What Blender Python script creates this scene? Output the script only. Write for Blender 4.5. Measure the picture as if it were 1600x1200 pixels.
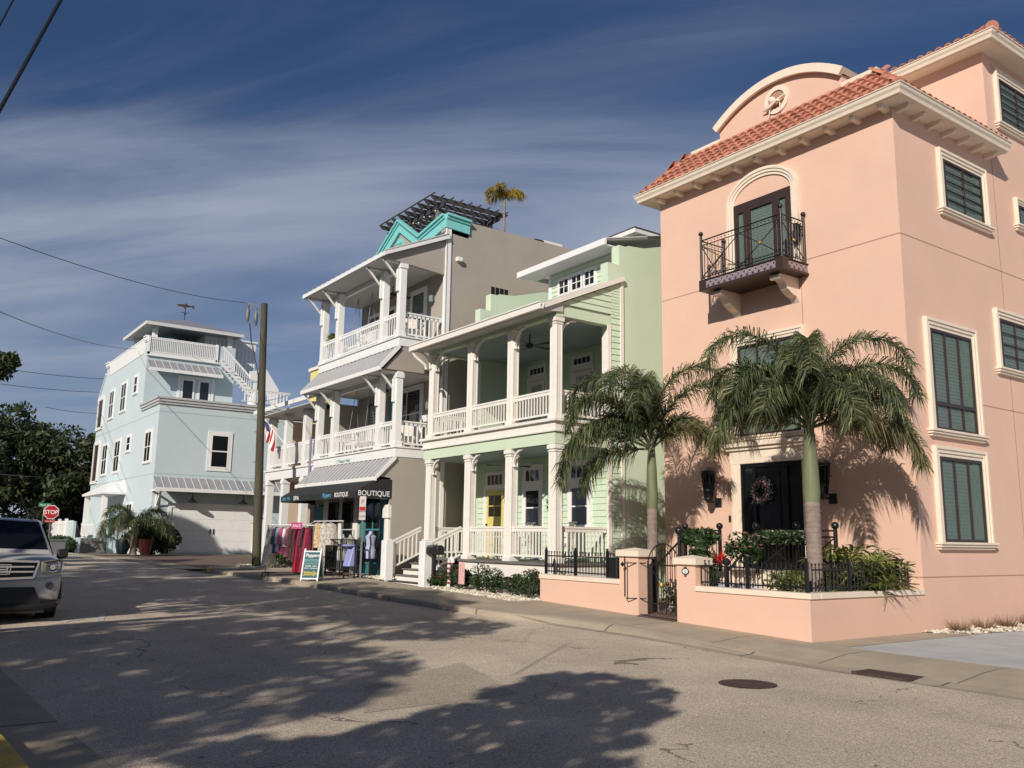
import bpy, bmesh, math, random
from mathutils import Vector, Matrix
R=math.radians
for o in list(bpy.data.objects): bpy.data.objects.remove(o)
S=bpy.context.scene
# ------------------------------------------------------------ camera
EYE=Vector((0,0,1.6)); YAW,PIT,ROL=R(35.606),R(10.0927),R(.8579)
fw=Vector((-math.cos(YAW)*math.cos(PIT),math.sin(YAW)*math.cos(PIT),math.sin(PIT)))
rt=Vector((math.sin(YAW),math.cos(YAW),0)); up=rt.cross(fw)
r2=math.cos(ROL)*rt+math.sin(ROL)*up; u2=-math.sin(ROL)*rt+math.cos(ROL)*up
cd=bpy.data.cameras.new('camera'); cam=bpy.data.objects.new('camera',cd); S.collection.objects.link(cam)
cam.matrix_world=Matrix(((r2.x,u2.x,-fw.x,EYE.x),(r2.y,u2.y,-fw.y,EYE.y),(r2.z,u2.z,-fw.z,EYE.z),(0,0,0,1)))
cd.sensor_width=36; cd.lens=36*1365.5/1600; cd.clip_start=.1; cd.clip_end=3000
S.camera=cam
# ------------------------------------------------------------ sun and sky
SD=Vector((-.58,.94,-.56)).normalized()          # direction the sunlight travels
ELEV=math.asin(-SD.z); AZ=math.atan2(-SD.x,-SD.y)  # azimuth of the sun, clockwise from +Y
ld=bpy.data.lights.new('sun','SUN'); ld.energy=4.4; ld.angle=R(.53); ld.color=(1,.93,.83)
sun=bpy.data.objects.new('sun',ld); S.collection.objects.link(sun)
sun.rotation_euler=SD.to_track_quat('-Z','Y').to_euler(); sun.location=(10,-20,30)
W=bpy.data.worlds.new('World'); S.world=W; W.use_nodes=True
nt=W.node_tree; N=nt.nodes; L=nt.links; bg=N['Background']
sky=N.new('ShaderNodeTexSky'); sky.sky_type='NISHITA'; sky.sun_disc=False
sky.sun_elevation=ELEV; sky.sun_rotation=AZ; sky.air_density=1.0; sky.dust_density=.2; sky.ozone_density=4.0
tc=N.new('ShaderNodeTexCoord'); sep=N.new('ShaderNodeSeparateXYZ'); L.new(tc.outputs['Generated'],sep.inputs[0])
def math_(op,a,b=None,c=None,clamp=False,N=N,L=L):
    n=N.new('ShaderNodeMath'); n.operation=op; n.use_clamp=clamp
    for i,v in enumerate((a,b,c)):
        if v is None: continue
        if hasattr(v,'links'): L.new(v,n.inputs[i])
        else: n.inputs[i].default_value=v
    return n.outputs[0]
zc=math_('MAXIMUM',sep.outputs[2],.03)
zc=math_('ADD',zc,.12)
px=math_('DIVIDE',sep.outputs[0],zc); py=math_('DIVIDE',sep.outputs[1],zc)
cmb=N.new('ShaderNodeCombineXYZ'); L.new(px,cmb.inputs[0]); L.new(py,cmb.inputs[1])
def cloudn(scale,det,rough,dist,rotz,sx,sy,off=(0,0,0)):
    vr=N.new('ShaderNodeVectorRotate'); vr.rotation_type='Z_AXIS'; vr.inputs['Angle'].default_value=rotz; L.new(cmb.outputs[0],vr.inputs[0])
    mp=N.new('ShaderNodeMapping')
    mp.inputs['Scale'].default_value=(sx,sy,1); mp.inputs['Location'].default_value=off
    L.new(vr.outputs[0],mp.inputs[0]); n=N.new('ShaderNodeTexNoise')
    n.inputs['Scale'].default_value=scale; n.inputs['Detail'].default_value=det
    n.inputs['Roughness'].default_value=rough; n.inputs['Distortion'].default_value=dist
    L.new(mp.outputs[0],n.inputs['Vector']); return n.outputs[0]
big=cloudn(.5,3,.5,.5,R(-40),.4,1.1,(9,9.3,0)); fine=cloudn(1.3,11,.62,.9,R(-48),.4,1.5,(0,3,0))
cl=math_('ADD',math_('MULTIPLY',big,.7),math_('MULTIPLY',fine,.3))
mr=N.new('ShaderNodeMapRange'); mr.interpolation_type='SMOOTHSTEP'; L.new(cl,mr.inputs[0])
mr.inputs[1].default_value=.42; mr.inputs[2].default_value=.68; mr.inputs[3].default_value=.03; mr.inputs[4].default_value=.85
# veil thickens towards the horizon
hz=N.new('ShaderNodeMapRange'); L.new(sep.outputs[2],hz.inputs[0]); hz.inputs[1].default_value=.0; hz.inputs[2].default_value=.42
hz.inputs[3].default_value=.55; hz.inputs[4].default_value=0
mask=math_('ADD',mr.outputs[0],hz.outputs[0],clamp=True)
tint=N.new('ShaderNodeMixRGB'); tint.blend_type='MULTIPLY'; tint.inputs[0].default_value=1; L.new(sky.outputs[0],tint.inputs[1]); tint.inputs[2].default_value=(.53,.74,1.0,1)
mix=N.new('ShaderNodeMixRGB'); L.new(mask,mix.inputs[0]); L.new(tint.outputs[0],mix.inputs[1]); mix.inputs[2].default_value=(7.4,8.2,10.2,1)
L.new(mix.outputs[0],bg.inputs[0]); bg.inputs[1].default_value=.05
S.view_settings.view_transform='Standard'; S.view_settings.look='None'; S.view_settings.exposure=0; S.view_settings.gamma=1
S.cycles.max_bounces=8; S.cycles.transparent_max_bounces=12; S.cycles.caustics_reflective=False; S.cycles.caustics_refractive=False
# ------------------------------------------------------------ materials
def mk(name):
    m=bpy.data.materials.new(name); m.use_nodes=True
    return m,m.node_tree.nodes,m.node_tree.links,m.node_tree.nodes['Principled BSDF']
def mat(name,col,rough=.6,metal=0,var=.0,vs=3,bump=0,bs=60,spec=.5,coat=0,stretch=None,dirt=0,dcol=(.25,.22,.18)):
    m,n,l,b=mk(name); b.inputs['Roughness'].default_value=rough; b.inputs['Metallic'].default_value=metal
    b.inputs['Specular IOR Level'].default_value=spec; b.inputs['Coat Weight'].default_value=coat
    b.inputs['Base Color'].default_value=(*col,1)
    t=n.new('ShaderNodeNewGeometry'); vec=t.outputs['Position']
    if stretch:
        mp=n.new('ShaderNodeMapping'); mp.inputs['Scale'].default_value=stretch; l.new(vec,mp.inputs[0]); vec=mp.outputs[0]
    src=None
    if var or dirt:
        no=n.new('ShaderNodeTexNoise'); no.inputs['Scale'].default_value=vs; no.inputs['Detail'].default_value=6; no.inputs['Roughness'].default_value=.65
        l.new(vec,no.inputs['Vector'])
        rp=n.new('ShaderNodeMapRange'); l.new(no.outputs[0],rp.inputs[0]); rp.inputs[1].default_value=.3; rp.inputs[2].default_value=.7
        rp.inputs[3].default_value=1-var; rp.inputs[4].default_value=1+var
        mu=n.new('ShaderNodeMixRGB'); mu.blend_type='MULTIPLY'; mu.inputs[0].default_value=1; mu.inputs[1].default_value=(*col,1)
        l.new(rp.outputs[0],mu.inputs[2]); src=mu.outputs[0]
        if dirt:
            n2=n.new('ShaderNodeTexNoise'); n2.inputs['Scale'].default_value=vs*.45; n2.inputs['Detail'].default_value=10; n2.inputs['Roughness'].default_value=.75
            l.new(vec,n2.inputs['Vector']); r3=n.new('ShaderNodeMapRange'); l.new(n2.outputs[0],r3.inputs[0])
            r3.inputs[1].default_value=.5; r3.inputs[2].default_value=.78; r3.inputs[3].default_value=0; r3.inputs[4].default_value=dirt
            m3=n.new('ShaderNodeMixRGB'); l.new(r3.outputs[0],m3.inputs[0]); l.new(src,m3.inputs[1]); m3.inputs[2].default_value=(*dcol,1); src=m3.outputs[0]
        l.new(src,b.inputs['Base Color'])
    if bump:
        nb=n.new('ShaderNodeTexNoise'); nb.inputs['Scale'].default_value=bs; nb.inputs['Detail'].default_value=5; l.new(vec,nb.inputs['Vector'])
        bp=n.new('ShaderNodeBump'); bp.inputs['Strength'].default_value=bump; bp.inputs['Distance'].default_value=.02
        l.new(nb.outputs[0],bp.inputs['Height']); l.new(bp.outputs[0],b.inputs['Normal'])
    return m
def leafmat(name,c1,c2,c3,scale=2.5,trans=.3,rough=.5):
    m,n,l,b=mk(name); t=n.new('ShaderNodeNewGeometry')
    wn=n.new('ShaderNodeTexWhiteNoise'); sc=n.new('ShaderNodeVectorMath'); sc.operation='SCALE'; sc.inputs['Scale'].default_value=1
    no=n.new('ShaderNodeTexNoise'); no.inputs['Scale'].default_value=scale; no.inputs['Detail'].default_value=4; no.inputs['Roughness'].default_value=.7
    l.new(t.outputs['Position'],no.inputs['Vector'])
    ad=n.new('ShaderNodeMath'); ad.operation='ADD'; l.new(no.outputs[0],ad.inputs[0])
    ri=n.new('ShaderNodeMath'); ri.operation='MULTIPLY_ADD'; l.new(t.outputs['Random Per Island'],ri.inputs[0]); ri.inputs[1].default_value=.34; ri.inputs[2].default_value=-.17
    l.new(ri.outputs[0],ad.inputs[1])
    cr=n.new('ShaderNodeValToRGB'); l.new(ad.outputs[0],cr.inputs[0]); e=cr.color_ramp.elements
    e[0].position=.32; e[0].color=(*c1,1); e[1].position=.72; e[1].color=(*c3,1); k=e.new(.5); k.color=(*c2,1)
    l.new(cr.outputs[0],b.inputs['Base Color']); b.inputs['Roughness'].default_value=rough
    tr=n.new('ShaderNodeBsdfTranslucent'); l.new(cr.outputs[0],tr.inputs[0]); mx=n.new('ShaderNodeMixShader'); mx.inputs[0].default_value=trans
    l.new(b.outputs[0],mx.inputs[1]); l.new(tr.outputs[0],mx.inputs[2]); l.new(mx.outputs[0],n['Material Output'].inputs[0])
    return m
def glassmat(name,tint,fac=.35,rough=.03):
    m,n,l,b=mk(name); b.inputs['Base Color'].default_value=(*[c*.15 for c in tint],1); b.inputs['Roughness'].default_value=rough
    b.inputs['Specular IOR Level'].default_value=.9; b.inputs['IOR'].default_value=1.7
    tb=n.new('ShaderNodeBsdfTransparent'); tb.inputs[0].default_value=(*tint,1); mx=n.new('ShaderNodeMixShader'); mx.inputs[0].default_value=fac
    no=n.new('ShaderNodeTexNoise'); no.inputs['Scale'].default_value=1.3; t=n.new('ShaderNodeNewGeometry'); l.new(t.outputs['Position'],no.inputs['Vector'])
    bp=n.new('ShaderNodeBump'); bp.inputs['Strength'].default_value=.25; bp.inputs['Distance'].default_value=.02; l.new(no.outputs[0],bp.inputs['Height']); l.new(bp.outputs[0],b.inputs['Normal'])
    l.new(tb.outputs[0],mx.inputs[1]); l.new(b.outputs[0],mx.inputs[2]); l.new(mx.outputs[0],n['Material Output'].inputs[0]); return m
def stripemat(name,c1,c2,scale,axis=2,rough=.6,wmix=.5,bump=.0):
    m,n,l,b=mk(name); t=n.new('ShaderNodeNewGeometry'); sp=n.new('ShaderNodeSeparateXYZ'); l.new(t.outputs['Position'],sp.inputs[0])
    a=math_('FRACT',math_('MULTIPLY',sp.outputs[axis],scale,N=n,L=l),N=n,L=l); f=math_('LESS_THAN',a,wmix,N=n,L=l)
    mx=n.new('ShaderNodeMixRGB'); l.new(f,mx.inputs[0]); mx.inputs[1].default_value=(*c1,1); mx.inputs[2].default_value=(*c2,1)
    l.new(mx.outputs[0],b.inputs['Base Color']); b.inputs['Roughness'].default_value=rough; return m
class M: pass
PINK=(.75,.495,.378)
M.pink=mat('pink_stucco',PINK,.85,var=.035,vs=.9,bump=.22,bs=130,dirt=.10,dcol=(.62,.36,.25),spec=.2)
M.cream=mat('cream_trim',(.80,.68,.55),.7,var=.05,vs=4,bump=.1,bs=80,spec=.2,dirt=.1,dcol=(.5,.42,.33))
M.tile=mat('clay_tile',(.47,.19,.125),.8,var=.38,vs=3.5,bump=.35,bs=50,dirt=.35,dcol=(.27,.12,.08))
M.groove=mat('control_joint',(.42,.24,.165),.9)
M.dwood=mat('dark_bronze_frame',(.045,.026,.02),.4,var=.1)
M.black=mat('black_iron',(.012,.012,.013),.35,bump=.1,bs=90)
M.blackp=mat('black_plastic',(.015,.015,.016),.5)
M.blackdoor=mat('black_lacquer',(.006,.006,.007),.25)
M.canvas=mat('black_canvas',(.022,.023,.026),.9,var=.12,vs=5,bump=.2,bs=300)
M.wtrim=mat('white_paint',(.83,.82,.80),.5,var=.04,vs=5,bump=.05,bs=60,dirt=.12,dcol=(.45,.43,.40),spec=.4)
M.wcream=mat('offwhite_paint',(.83,.79,.72),.5,var=.04,vs=5,bump=.05,bs=60,dirt=.12,dcol=(.45,.40,.35),spec=.4)
M.green=mat('mint_stucco',(.61,.71,.54),.85,var=.03,vs=.8,bump=.25,bs=90,dirt=.12,dcol=(.40,.54,.35),spec=.2)
M.gray=mat('taupe_stucco',(.40,.36,.31),.88,var=.05,vs=.8,bump=.3,bs=90,dirt=.18,dcol=(.28,.245,.21),spec=.2)
M.teal=mat('pale_aqua_stucco',(.55,.635,.655),.85,var=.03,vs=.8,bump=.2,bs=90,dirt=.1,dcol=(.5,.6,.58),spec=.2)
M.tan=mat('tan_stucco',(.66,.52,.40),.85,var=.04,vs=.8,bump=.2,bs=90)
M.yellow=mat('yellow_stucco',(.72,.62,.22),.85,var=.05,vs=1,bump=.2,bs=90)
M.ydoor=mat('yellow_door_paint',(.70,.58,.17),.4)
M.aqua=mat('turquoise_trim',(.22,.60,.58),.55,var=.06,vs=4)
M.tealp=mat('teal_paint',(.05,.20,.23),.55,var=.1)
M.metal=mat('galvanised_roof',(.36,.36,.38),.45,metal=.3,var=.12,vs=2,bump=.1,bs=20,dirt=.2,dcol=(.33,.33,.34))
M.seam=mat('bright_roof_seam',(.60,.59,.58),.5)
M.steel=mat('galvanised_steel',(.45,.46,.46),.4,metal=.8,var=.1)
M.chrome=mat('chrome',(.75,.75,.76),.12,metal=1)
M.pergola=mat('weathered_dark_timber',(.05,.045,.042),.8,var=.3,vs=8,bump=.4,bs=40)
M.pole=mat('creosoted_timber',(.075,.066,.042),.9,var=.4,vs=6,bump=.7,bs=30,stretch=(1,1,.12))
M.deck=mat('grey_deck_boards',(.16,.15,.14),.7,var=.2,vs=6,bump=.3,bs=40)
M.ceil=mat('porch_ceiling_paint',(.30,.38,.38),.7)
M.ceilw=mat('soffit_paint',(.52,.51,.49),.7)
M.dark=mat('dark_interior',(.012,.013,.014),.8)
M.glass=glassmat('window_glass',(.88,.93,.90),.22)
M.glassd=glassmat('dark_window_glass',(.12,.15,.16),.5)
M.glasscar=mat('tinted_windscreen',(.006,.008,.01),.08,spec=.22)
M.blind=mat('blind_slats',(.36,.42,.40),.7,var=.05)
M.curtain=mat('curtain_cloth',(.35,.42,.38),.9,var=.2,vs=9)
M.brick=None
M.rubber=mat('rubber',(.014,.014,.014),.8,bump=.2,bs=60)
M.stopred=mat('sign_red',(.42,.012,.02),.4)
M.white=mat('white_enamel',(.82,.82,.80),.4)
M.signgreen=mat('sign_green',(.02,.20,.10),.4)
M.paintmark=mat('road_paint',(.50,.50,.48),.7,var=.35,vs=14,dirt=.6,dcol=(.14,.135,.13))
M.ycurb=mat('yellow_curb_paint',(.62,.40,.06),.75,var=.2,vs=9,dirt=.5,dcol=(.25,.21,.15))
M.palm=leafmat('palm_leaflet',(.035,.055,.024),(.10,.125,.05),(.27,.29,.14),1.8,.3,.45)
M.palmdry=leafmat('yellowing_palm_leaflet',(.09,.11,.04),(.18,.17,.065),(.28,.23,.12),2.2,.35,.5)
M.palmgold=leafmat('golden_palm_leaflet',(.30,.25,.03),(.48,.36,.05),(.22,.10,.03),3,.35,.5)
M.oak=leafmat('oak_leaf',(.016,.030,.010),(.040,.060,.020),(.085,.10,.038),.9,.25,.55)
M.shrub=leafmat('shrub_leaf',(.018,.042,.014),(.04,.085,.025),(.09,.13,.045),4,.25,.5)
M.spiky=leafmat('strap_leaf',(.05,.09,.02),(.16,.20,.04),(.34,.35,.10),3,.3,.4)
M.drygrass=leafmat('dry_grass',(.12,.06,.035),(.22,.13,.07),(.32,.22,.13),5,.2,.8)
M.bark=mat('palm_bark',(.25,.195,.165),.9,var=.25,vs=6,bump=.5,bs=25,dirt=.5,dcol=(.14,.09,.065))
M.oakbark=mat('oak_bark',(.07,.055,.045),.95,var=.35,vs=4,bump=.8,bs=18)
M.shaft=mat('green_crownshaft',(.17,.185,.10),.6,var=.25,vs=4,stretch=(1,1,.2))
M.silver=mat('silver_car_paint',(.56,.54,.51),.35,metal=.25,coat=.5,var=.02)
M.clearlens=mat('headlamp_lens',(.42,.38,.27),.12,spec=.8,var=.3,vs=30)
M.redp=mat('red_paint',(.40,.02,.02),.5)
M.bluebox=mat('lavender_plastic',(.30,.33,.62),.5,var=.1)
M.flower_r=mat('red_petals',(.55,.03,.03),.7); M.flower_p=mat('pink_petals',(.75,.35,.34),.7); M.flower_w=mat('white_petals',(.75,.73,.70),.7)
M.rim2=mat('weathered_zinc',(.20,.19,.18),.6,metal=.4,var=.2,vs=12)
M.rim=mat('alloy',(.45,.45,.46),.3,metal=.9)
M.pot=mat('glazed_pot',(.02,.05,.06),.3); M.terra=mat('dark_red_glaze',(.10,.015,.015),.4)
M.gold=mat('brass',(.65,.45,.12),.35,metal=.8)
M.curtain2=mat('pale_curtain',(.34,.42,.33),.9,var=.25,vs=7)
M.glassd2=mat('smoked_lens',(.06,.06,.065),.12,spec=.8)
M.linen=mat('cushion_cloth',(.70,.66,.58),.9,var=.2,vs=12)
# ------------------------------------------------------------ helpers
ORG={}
def coords(F):
    if F[0]=='Y': return lambda u,v,d:(u,F[1]-d,v)
    return lambda u,v,d:(F[1]+d,u,v)
class MB:
    def __init__(s): s.v=[]; s.f=[]; s.sm=False
    def add(s,vs,fs):
        b=len(s.v); s.v+= [tuple(p) for p in vs]; s.f+=[tuple(b+i for i in f) for f in fs]; return s
    def hexa(s,p): return s.add(p,[(0,3,2,1),(4,5,6,7),(0,1,5,4),(1,2,6,5),(2,3,7,6),(3,0,4,7)])
    def box(s,x0,x1,y0,y1,z0,z1):
        return s.hexa([(x0,y0,z0),(x1,y0,z0),(x1,y1,z0),(x0,y1,z0),(x0,y0,z1),(x1,y0,z1),(x1,y1,z1),(x0,y1,z1)])
    def fb(s,F,u0,u1,v0,v1,d0,d1):
        c=coords(F); return s.hexa([c(u0,v0,d0),c(u1,v0,d0),c(u1,v0,d1),c(u0,v0,d1),c(u0,v1,d0),c(u1,v1,d0),c(u1,v1,d1),c(u0,v1,d1)])
    def prism(s,F,pts,d0,d1):
        c=coords(F); n=len(pts); vs=[c(u,v,d0) for u,v in pts]+[c(u,v,d1) for u,v in pts]
        return s.add(vs,[tuple(range(n)),tuple(range(2*n-1,n-1,-1))]+[(i,i+n,(i+1)%n+n,(i+1)%n) for i in range(n)])
    def zprism(s,pts,z0,z1):
        n=len(pts); vs=[(x,y,z0) for x,y in pts]+[(x,y,z1) for x,y in pts]
        return s.add(vs,[tuple(range(n)),tuple(range(2*n-1,n-1,-1))]+[(i,(i+1)%n,(i+1)%n+n,i+n) for i in range(n)])
    def cyl(s,p0,p1,r0,r1=None,n=10,caps=True):
        return s.tube([p0,p1],[r0,r0 if r1 is None else r1],n,caps)
    def tube(s,pts,r,n=8,caps=True):
        P=[Vector(p) for p in pts]; rs=r if isinstance(r,(list,tuple)) else [r]*len(P); b=len(s.v)
        a=None
        for i,p in enumerate(P):
            d=(P[min(i+1,len(P)-1)]-P[max(i-1,0)]).normalized()
            if a is None: a=d.orthogonal().normalized()
            else:
                a=(a-d*a.dot(d)); a=a.normalized() if a.length>1e-6 else d.orthogonal().normalized()
            c=d.cross(a)
            for k in range(n):
                t=2*math.pi*k/n; s.v.append(tuple(p+(a*math.cos(t)+c*math.sin(t))*rs[i]))
        for i in range(len(P)-1):
            for k in range(n): s.f.append((b+i*n+k,b+i*n+(k+1)%n,b+(i+1)*n+(k+1)%n,b+(i+1)*n+k))
        if caps: s.f.append(tuple(b+k for k in range(n))[::-1]); s.f.append(tuple(b+(len(P)-1)*n+k for k in range(n)))
        return s
    def bar(s,p0,p1,w,h=None):      # square bar
        h=h or w; a=Vector(p0); b=Vector(p1); d=(b-a).normalized(); q=Vector((0,0,1)) if abs(d.z)<.95 else Vector((1,0,0))
        sx=d.cross(q).normalized(); sz=sx.cross(d); vs=[]
        for p in (a,b):
            for i,j in ((-1,-1),(1,-1),(1,1),(-1,1)): vs.append(p+sx*i*w/2+sz*j*h/2)
        return s.hexa(vs)
    def lathe(s,c,prof,n=16):
        b=len(s.v); m=len(prof)
        for r,z in prof:
            for k in range(n):
                t=2*math.pi*k/n; s.v.append((c[0]+r*math.cos(t),c[1]+r*math.sin(t),c[2]+z))
        for i in range(m-1):
            for k in range(n): s.f.append((b+i*n+k,b+i*n+(k+1)%n,b+(i+1)*n+(k+1)%n,b+(i+1)*n+k))
        s.f.append(tuple(b+k for k in range(n))[::-1]); s.f.append(tuple(b+(m-1)*n+k for k in range(n))); return s
    def ball(s,c,r,n=10,sz=1):
        return s.lathe(c,[(max(1e-3,r*math.sin(math.pi*i/7)),-r*sz*math.cos(math.pi*i/7)) for i in range(8)],n)
    def quad(s,a,b,c,d): return s.add([a,b,c,d],[(0,1,2,3)])
    def build(s,name,m,parent=None,smooth=False,bevel=0,recalc=True,label=None,off=None):
        o=off
        if o is None: o=ORG.get(parent.name,Vector((0,0,0))) if parent else Vector((0,0,0))
        me=bpy.data.meshes.new(name); me.from_pydata([(x-o[0],y-o[1],z-o[2]) for x,y,z in s.v],[],s.f)
        if recalc:
            bm=bmesh.new(); bm.from_mesh(me); bmesh.ops.recalc_face_normals(bm,faces=bm.faces); bm.to_mesh(me); bm.free()
        me.materials.append(m)
        if smooth:
            me.polygons.foreach_set('use_smooth',[True]*len(me.polygons))
            try: me.set_sharp_from_angle(angle=R(40))
            except Exception: pass
        ob=bpy.data.objects.new(name,me); S.collection.objects.link(ob)
        if parent: ob.parent=parent; ORG[ob.name]=o
        if bevel:
            bv=ob.modifiers.new('bevel','BEVEL'); bv.width=bevel; bv.segments=1; bv.limit_method='ANGLE'
        if label: ob['label']=label
        return ob
def tag(o,label,cat,group=None,kind=None):
    if label: o['label']=label
    if cat: o['category']=cat
    if group: o['group']=group
    if kind: o['kind']=kind
    return o
def thing(name,label,cat,loc,group=None,rot=0,local=False):
    o=bpy.data.objects.new(name,None); S.collection.objects.link(o); o.location=loc; o.rotation_euler[2]=rot; o.empty_display_size=.2
    ORG[o.name]=Vector((0,0,0)) if local else Vector(loc); return tag(o,label,cat,group)
def single(mb,name,m,label,cat,loc,group=None,**k):
    o=mb.build(name,m,None,off=loc,**k); o.location=loc; return tag(o,label,cat,group)
def struct(mb,name,m,**k): return tag(mb.build(name,m,None,**k),None,None,kind='structure')
def dup(root,loc,rot=None,label=None,scale=None):
    r=root.copy(); S.collection.objects.link(r); r.location=loc
    if rot is not None: r.rotation_euler[2]=rot
    if scale: r.scale=(scale,)*3
    if label: r['label']=label
    for ch in list(root.children):
        c=ch.copy(); S.collection.objects.link(c); c.parent=r
        for g in ch.children:
            d=g.copy(); S.collection.objects.link(d); d.parent=c
    return r
def text(par,F,body,u,v,size,m,xs=1,shear=0,d=.004,off=.0,align='LEFT',name='lettering'):
    cu=bpy.data.curves.new('txt','FONT'); cu.body=body; cu.size=size; cu.shear=shear; cu.extrude=.0; cu.align_x=align; cu.offset=off
    ob=bpy.data.objects.new('txt',cu); S.collection.objects.link(ob); dg=bpy.context.evaluated_depsgraph_get()
    me=bpy.data.meshes.new_from_object(ob.evaluated_get(dg)); bpy.data.objects.remove(ob)
    c=F if callable(F) else coords(F); mb=MB(); mb.add([c(u+p.co.x*xs,v+p.co.y,d) for p in me.vertices],[tuple(q.vertices) for q in me.polygons])
    return mb.build(name,m,par,recalc=False)
def window(par,F,u0,u1,v0,v1,trim=.1,nx=1,nz=2,fm=None,tm=None,pm=None,fr=.045,sill=True,back=None,slats=0,td=.05,tt=None,name='window'):
    fm=fm or M.wtrim; tm=tm or M.wtrim; pm=pm or M.glassd
    w=MB(); w.fb(F,u0,u0+fr,v0,v1,.0,.06); w.fb(F,u1-fr,u1,v0,v1,.0,.06); w.fb(F,u0+fr,u1-fr,v0,v0+fr,0,.058); w.fb(F,u0+fr,u1-fr,v1-fr,v1,0,.058)
    for i in range(1,nx):
        u=u0+(u1-u0)*i/nx; w.fb(F,u-fr*.4,u+fr*.4,v0+fr,v1-fr,0,.055)
    for j in range(1,nz):
        v=v0+(v1-v0)*j/nz; w.fb(F,u0+fr,u1-fr,v-fr*.4,v+fr*.4,0,.052)
    w=w.build(name,fm,par)
    MB().fb(F,u0+fr,u1-fr,v0+fr,v1-fr,.030,.034).build('pane',pm,w)
    b=MB().fb(F,u0+.01,u1-.01,v0+.01,v1-.01,.002,.006).build('backing',back or M.dark,w)
    if slats:
        s=MB(); n=int((v1-v0-.1)/slats); c=coords(F)
        for i in range(n):
            v=v0+.06+i*slats; s.add([c(u0+fr,v,.018),c(u1-fr,v,.018),c(u1-fr,v+slats*.97,.010),c(u0+fr,v+slats*.97,.010)],[(0,1,2,3)])
        s.build('shutter',M.blind,w,recalc=False); k_=min(.28,(u1-u0)*.2); MB().fb(F,u1-fr-k_,u1-fr,v0+fr,v1-fr,.020,.024).build('curtain',M.curtain2,w)
    if trim:
        t=MB(); T=tt or trim
        t.fb(F,u0-trim,u0,v0-.0,v1+T,0,td); t.fb(F,u1,u1+trim,v0-.0,v1+T,0,td); t.fb(F,u0,u1,v1,v1+T,0,td)
        if sill: t.fb(F,u0-trim-.04,u1+trim+.04,v0-.09,v0,0,td+.05); t.fb(F,u0-trim,u1+trim,v0-.14,v0-.09,0,td-.01)
        else: t.fb(F,u0-trim,u1+trim,v0-trim,v0,0,td)
        t.build('trim',tm,w)
    return w
def molded(par,F,u0,u1,v0,v1,w=.22,sill=.14,name='window_surround'):
    t=MB()
    for k,(o,d) in enumerate(((0,.05),(w*.33,.075),(w*.66,.10))):
        a=o+0; b=o+w*.33
        t.fb(F,u0-b,u0-a,v0,v1+b,0,d); t.fb(F,u1+a,u1+b,v0,v1+b,0,d); t.fb(F,u0-a,u1+a,v1+a,v1+b,0,d)
    for k,(z,d,e) in enumerate(((0,.15,.1),(.05,.12,.07),(.1,.08,.03))):
        t.fb(F,u0-w-e+.0,u1+w+e,v0-z-.05,v0-z,0,d)
    return t.build(name,M.cream,par,bevel=.006)
def railing(par,p0,p1,zt,zb,m,sp=.125,bw=.032,top=.07,name='railing',slope=0,tz=.05):
    p0=Vector(p0); p1=Vector(p1); Ln=(p1-p0).length; n=max(2,int(Ln/sp)); mb=MB(); dz=Vector((0,0,1))
    S_=Vector((0,0,slope))
    mb.bar(p0+dz*(zt-tz/2),p1+dz*(zt-tz/2)+S_,top,tz); mb.bar(p0+dz*(zb+tz/2),p1+dz*(zb+tz/2)+S_,top*.7,tz)
    if top>.06: mb.bar(p0+dz*(zt-tz-.045),p1+dz*(zt-tz-.045)+S_,top*.5,.09)
    for i in range(1,n):
        q=p0.lerp(p1,i/n)+S_*(i/n); mb.bar(q+dz*(zb+tz),q+dz*(zt-tz),bw)
    return mb.build(name,m,par)
def brace(mb,F,u,v,l,h,w=.08,d0=0,sgn=1):  # knee brace in a plane perpendicular to facade, from column outward d
    c=coords(F); mb.bar(c(u,v-h,d0),c(u,v,d0+l*sgn),w,.07); return mb
def fan(par,c,r,m,n=5,drop=.3):
    f=MB(); f.cyl(c,(c[0],c[1],c[2]-drop),.02); f.lathe((c[0],c[1],c[2]-drop-.12),[(.03,-.04),(.11,0),(.12,.08),(.05,.13)],12)
    for k in range(n):
        a=2*math.pi*k/n+.3; d=Vector((math.cos(a),math.sin(a),0)); q=Vector((c[0],c[1],c[2]-drop-.07)); s=Vector((-d.y,d.x,0))
        f.add([q+d*.1+s*.03,q+d*.1-s*.03,q+d*r-s*.075+Vector((0,0,.03)),q+d*r+s*.075-Vector((0,0,.02))],[(0,1,2,3)])
    return f.build('ceiling_fan',m,par)
def lerp(a,b,t): return a+(b-a)*t
def interp(x,xs,ys):
    if x<=xs[0]: return ys[0]
    for i in range(len(xs)-1):
        if x<=xs[i+1]: return lerp(ys[i],ys[i+1],(x-xs[i])/(xs[i+1]-xs[i]))
    return ys[-1]
def zs(X): return interp(-X,[-200,8,9.5,17,25,48,200],[-.07,-.07,-.05,.17,.38,.60,.65])
rnd=random.Random(7)
def leaves(mb,c,rad,n,size,rg=None,flat=.0,shell=.35):
    g=rg or rnd
    for _ in range(n):
        while True:
            x,y,z=g.uniform(-1,1),g.uniform(-1,1),g.uniform(-1,1); q=x*x+y*y+z*z
            if q<1 and (q>shell or g.random()<.35): break
        p=Vector((c[0]+x*rad[0],c[1]+y*rad[1],c[2]+z*rad[2])); s=size*g.uniform(.6,1.3)
        a=Vector((g.gauss(0,1),g.gauss(0,1),g.gauss(0,1)*(1-flat))).normalized(); b=a.orthogonal().normalized()
        b=Matrix.Rotation(g.uniform(0,6.28),3,a)@b; b=b*s
        w=a.cross(b).normalized()*s*.38
        mb.add([p-b,p+w,p+b,p-w],[(0,1,2,3)])
    return mb
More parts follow.
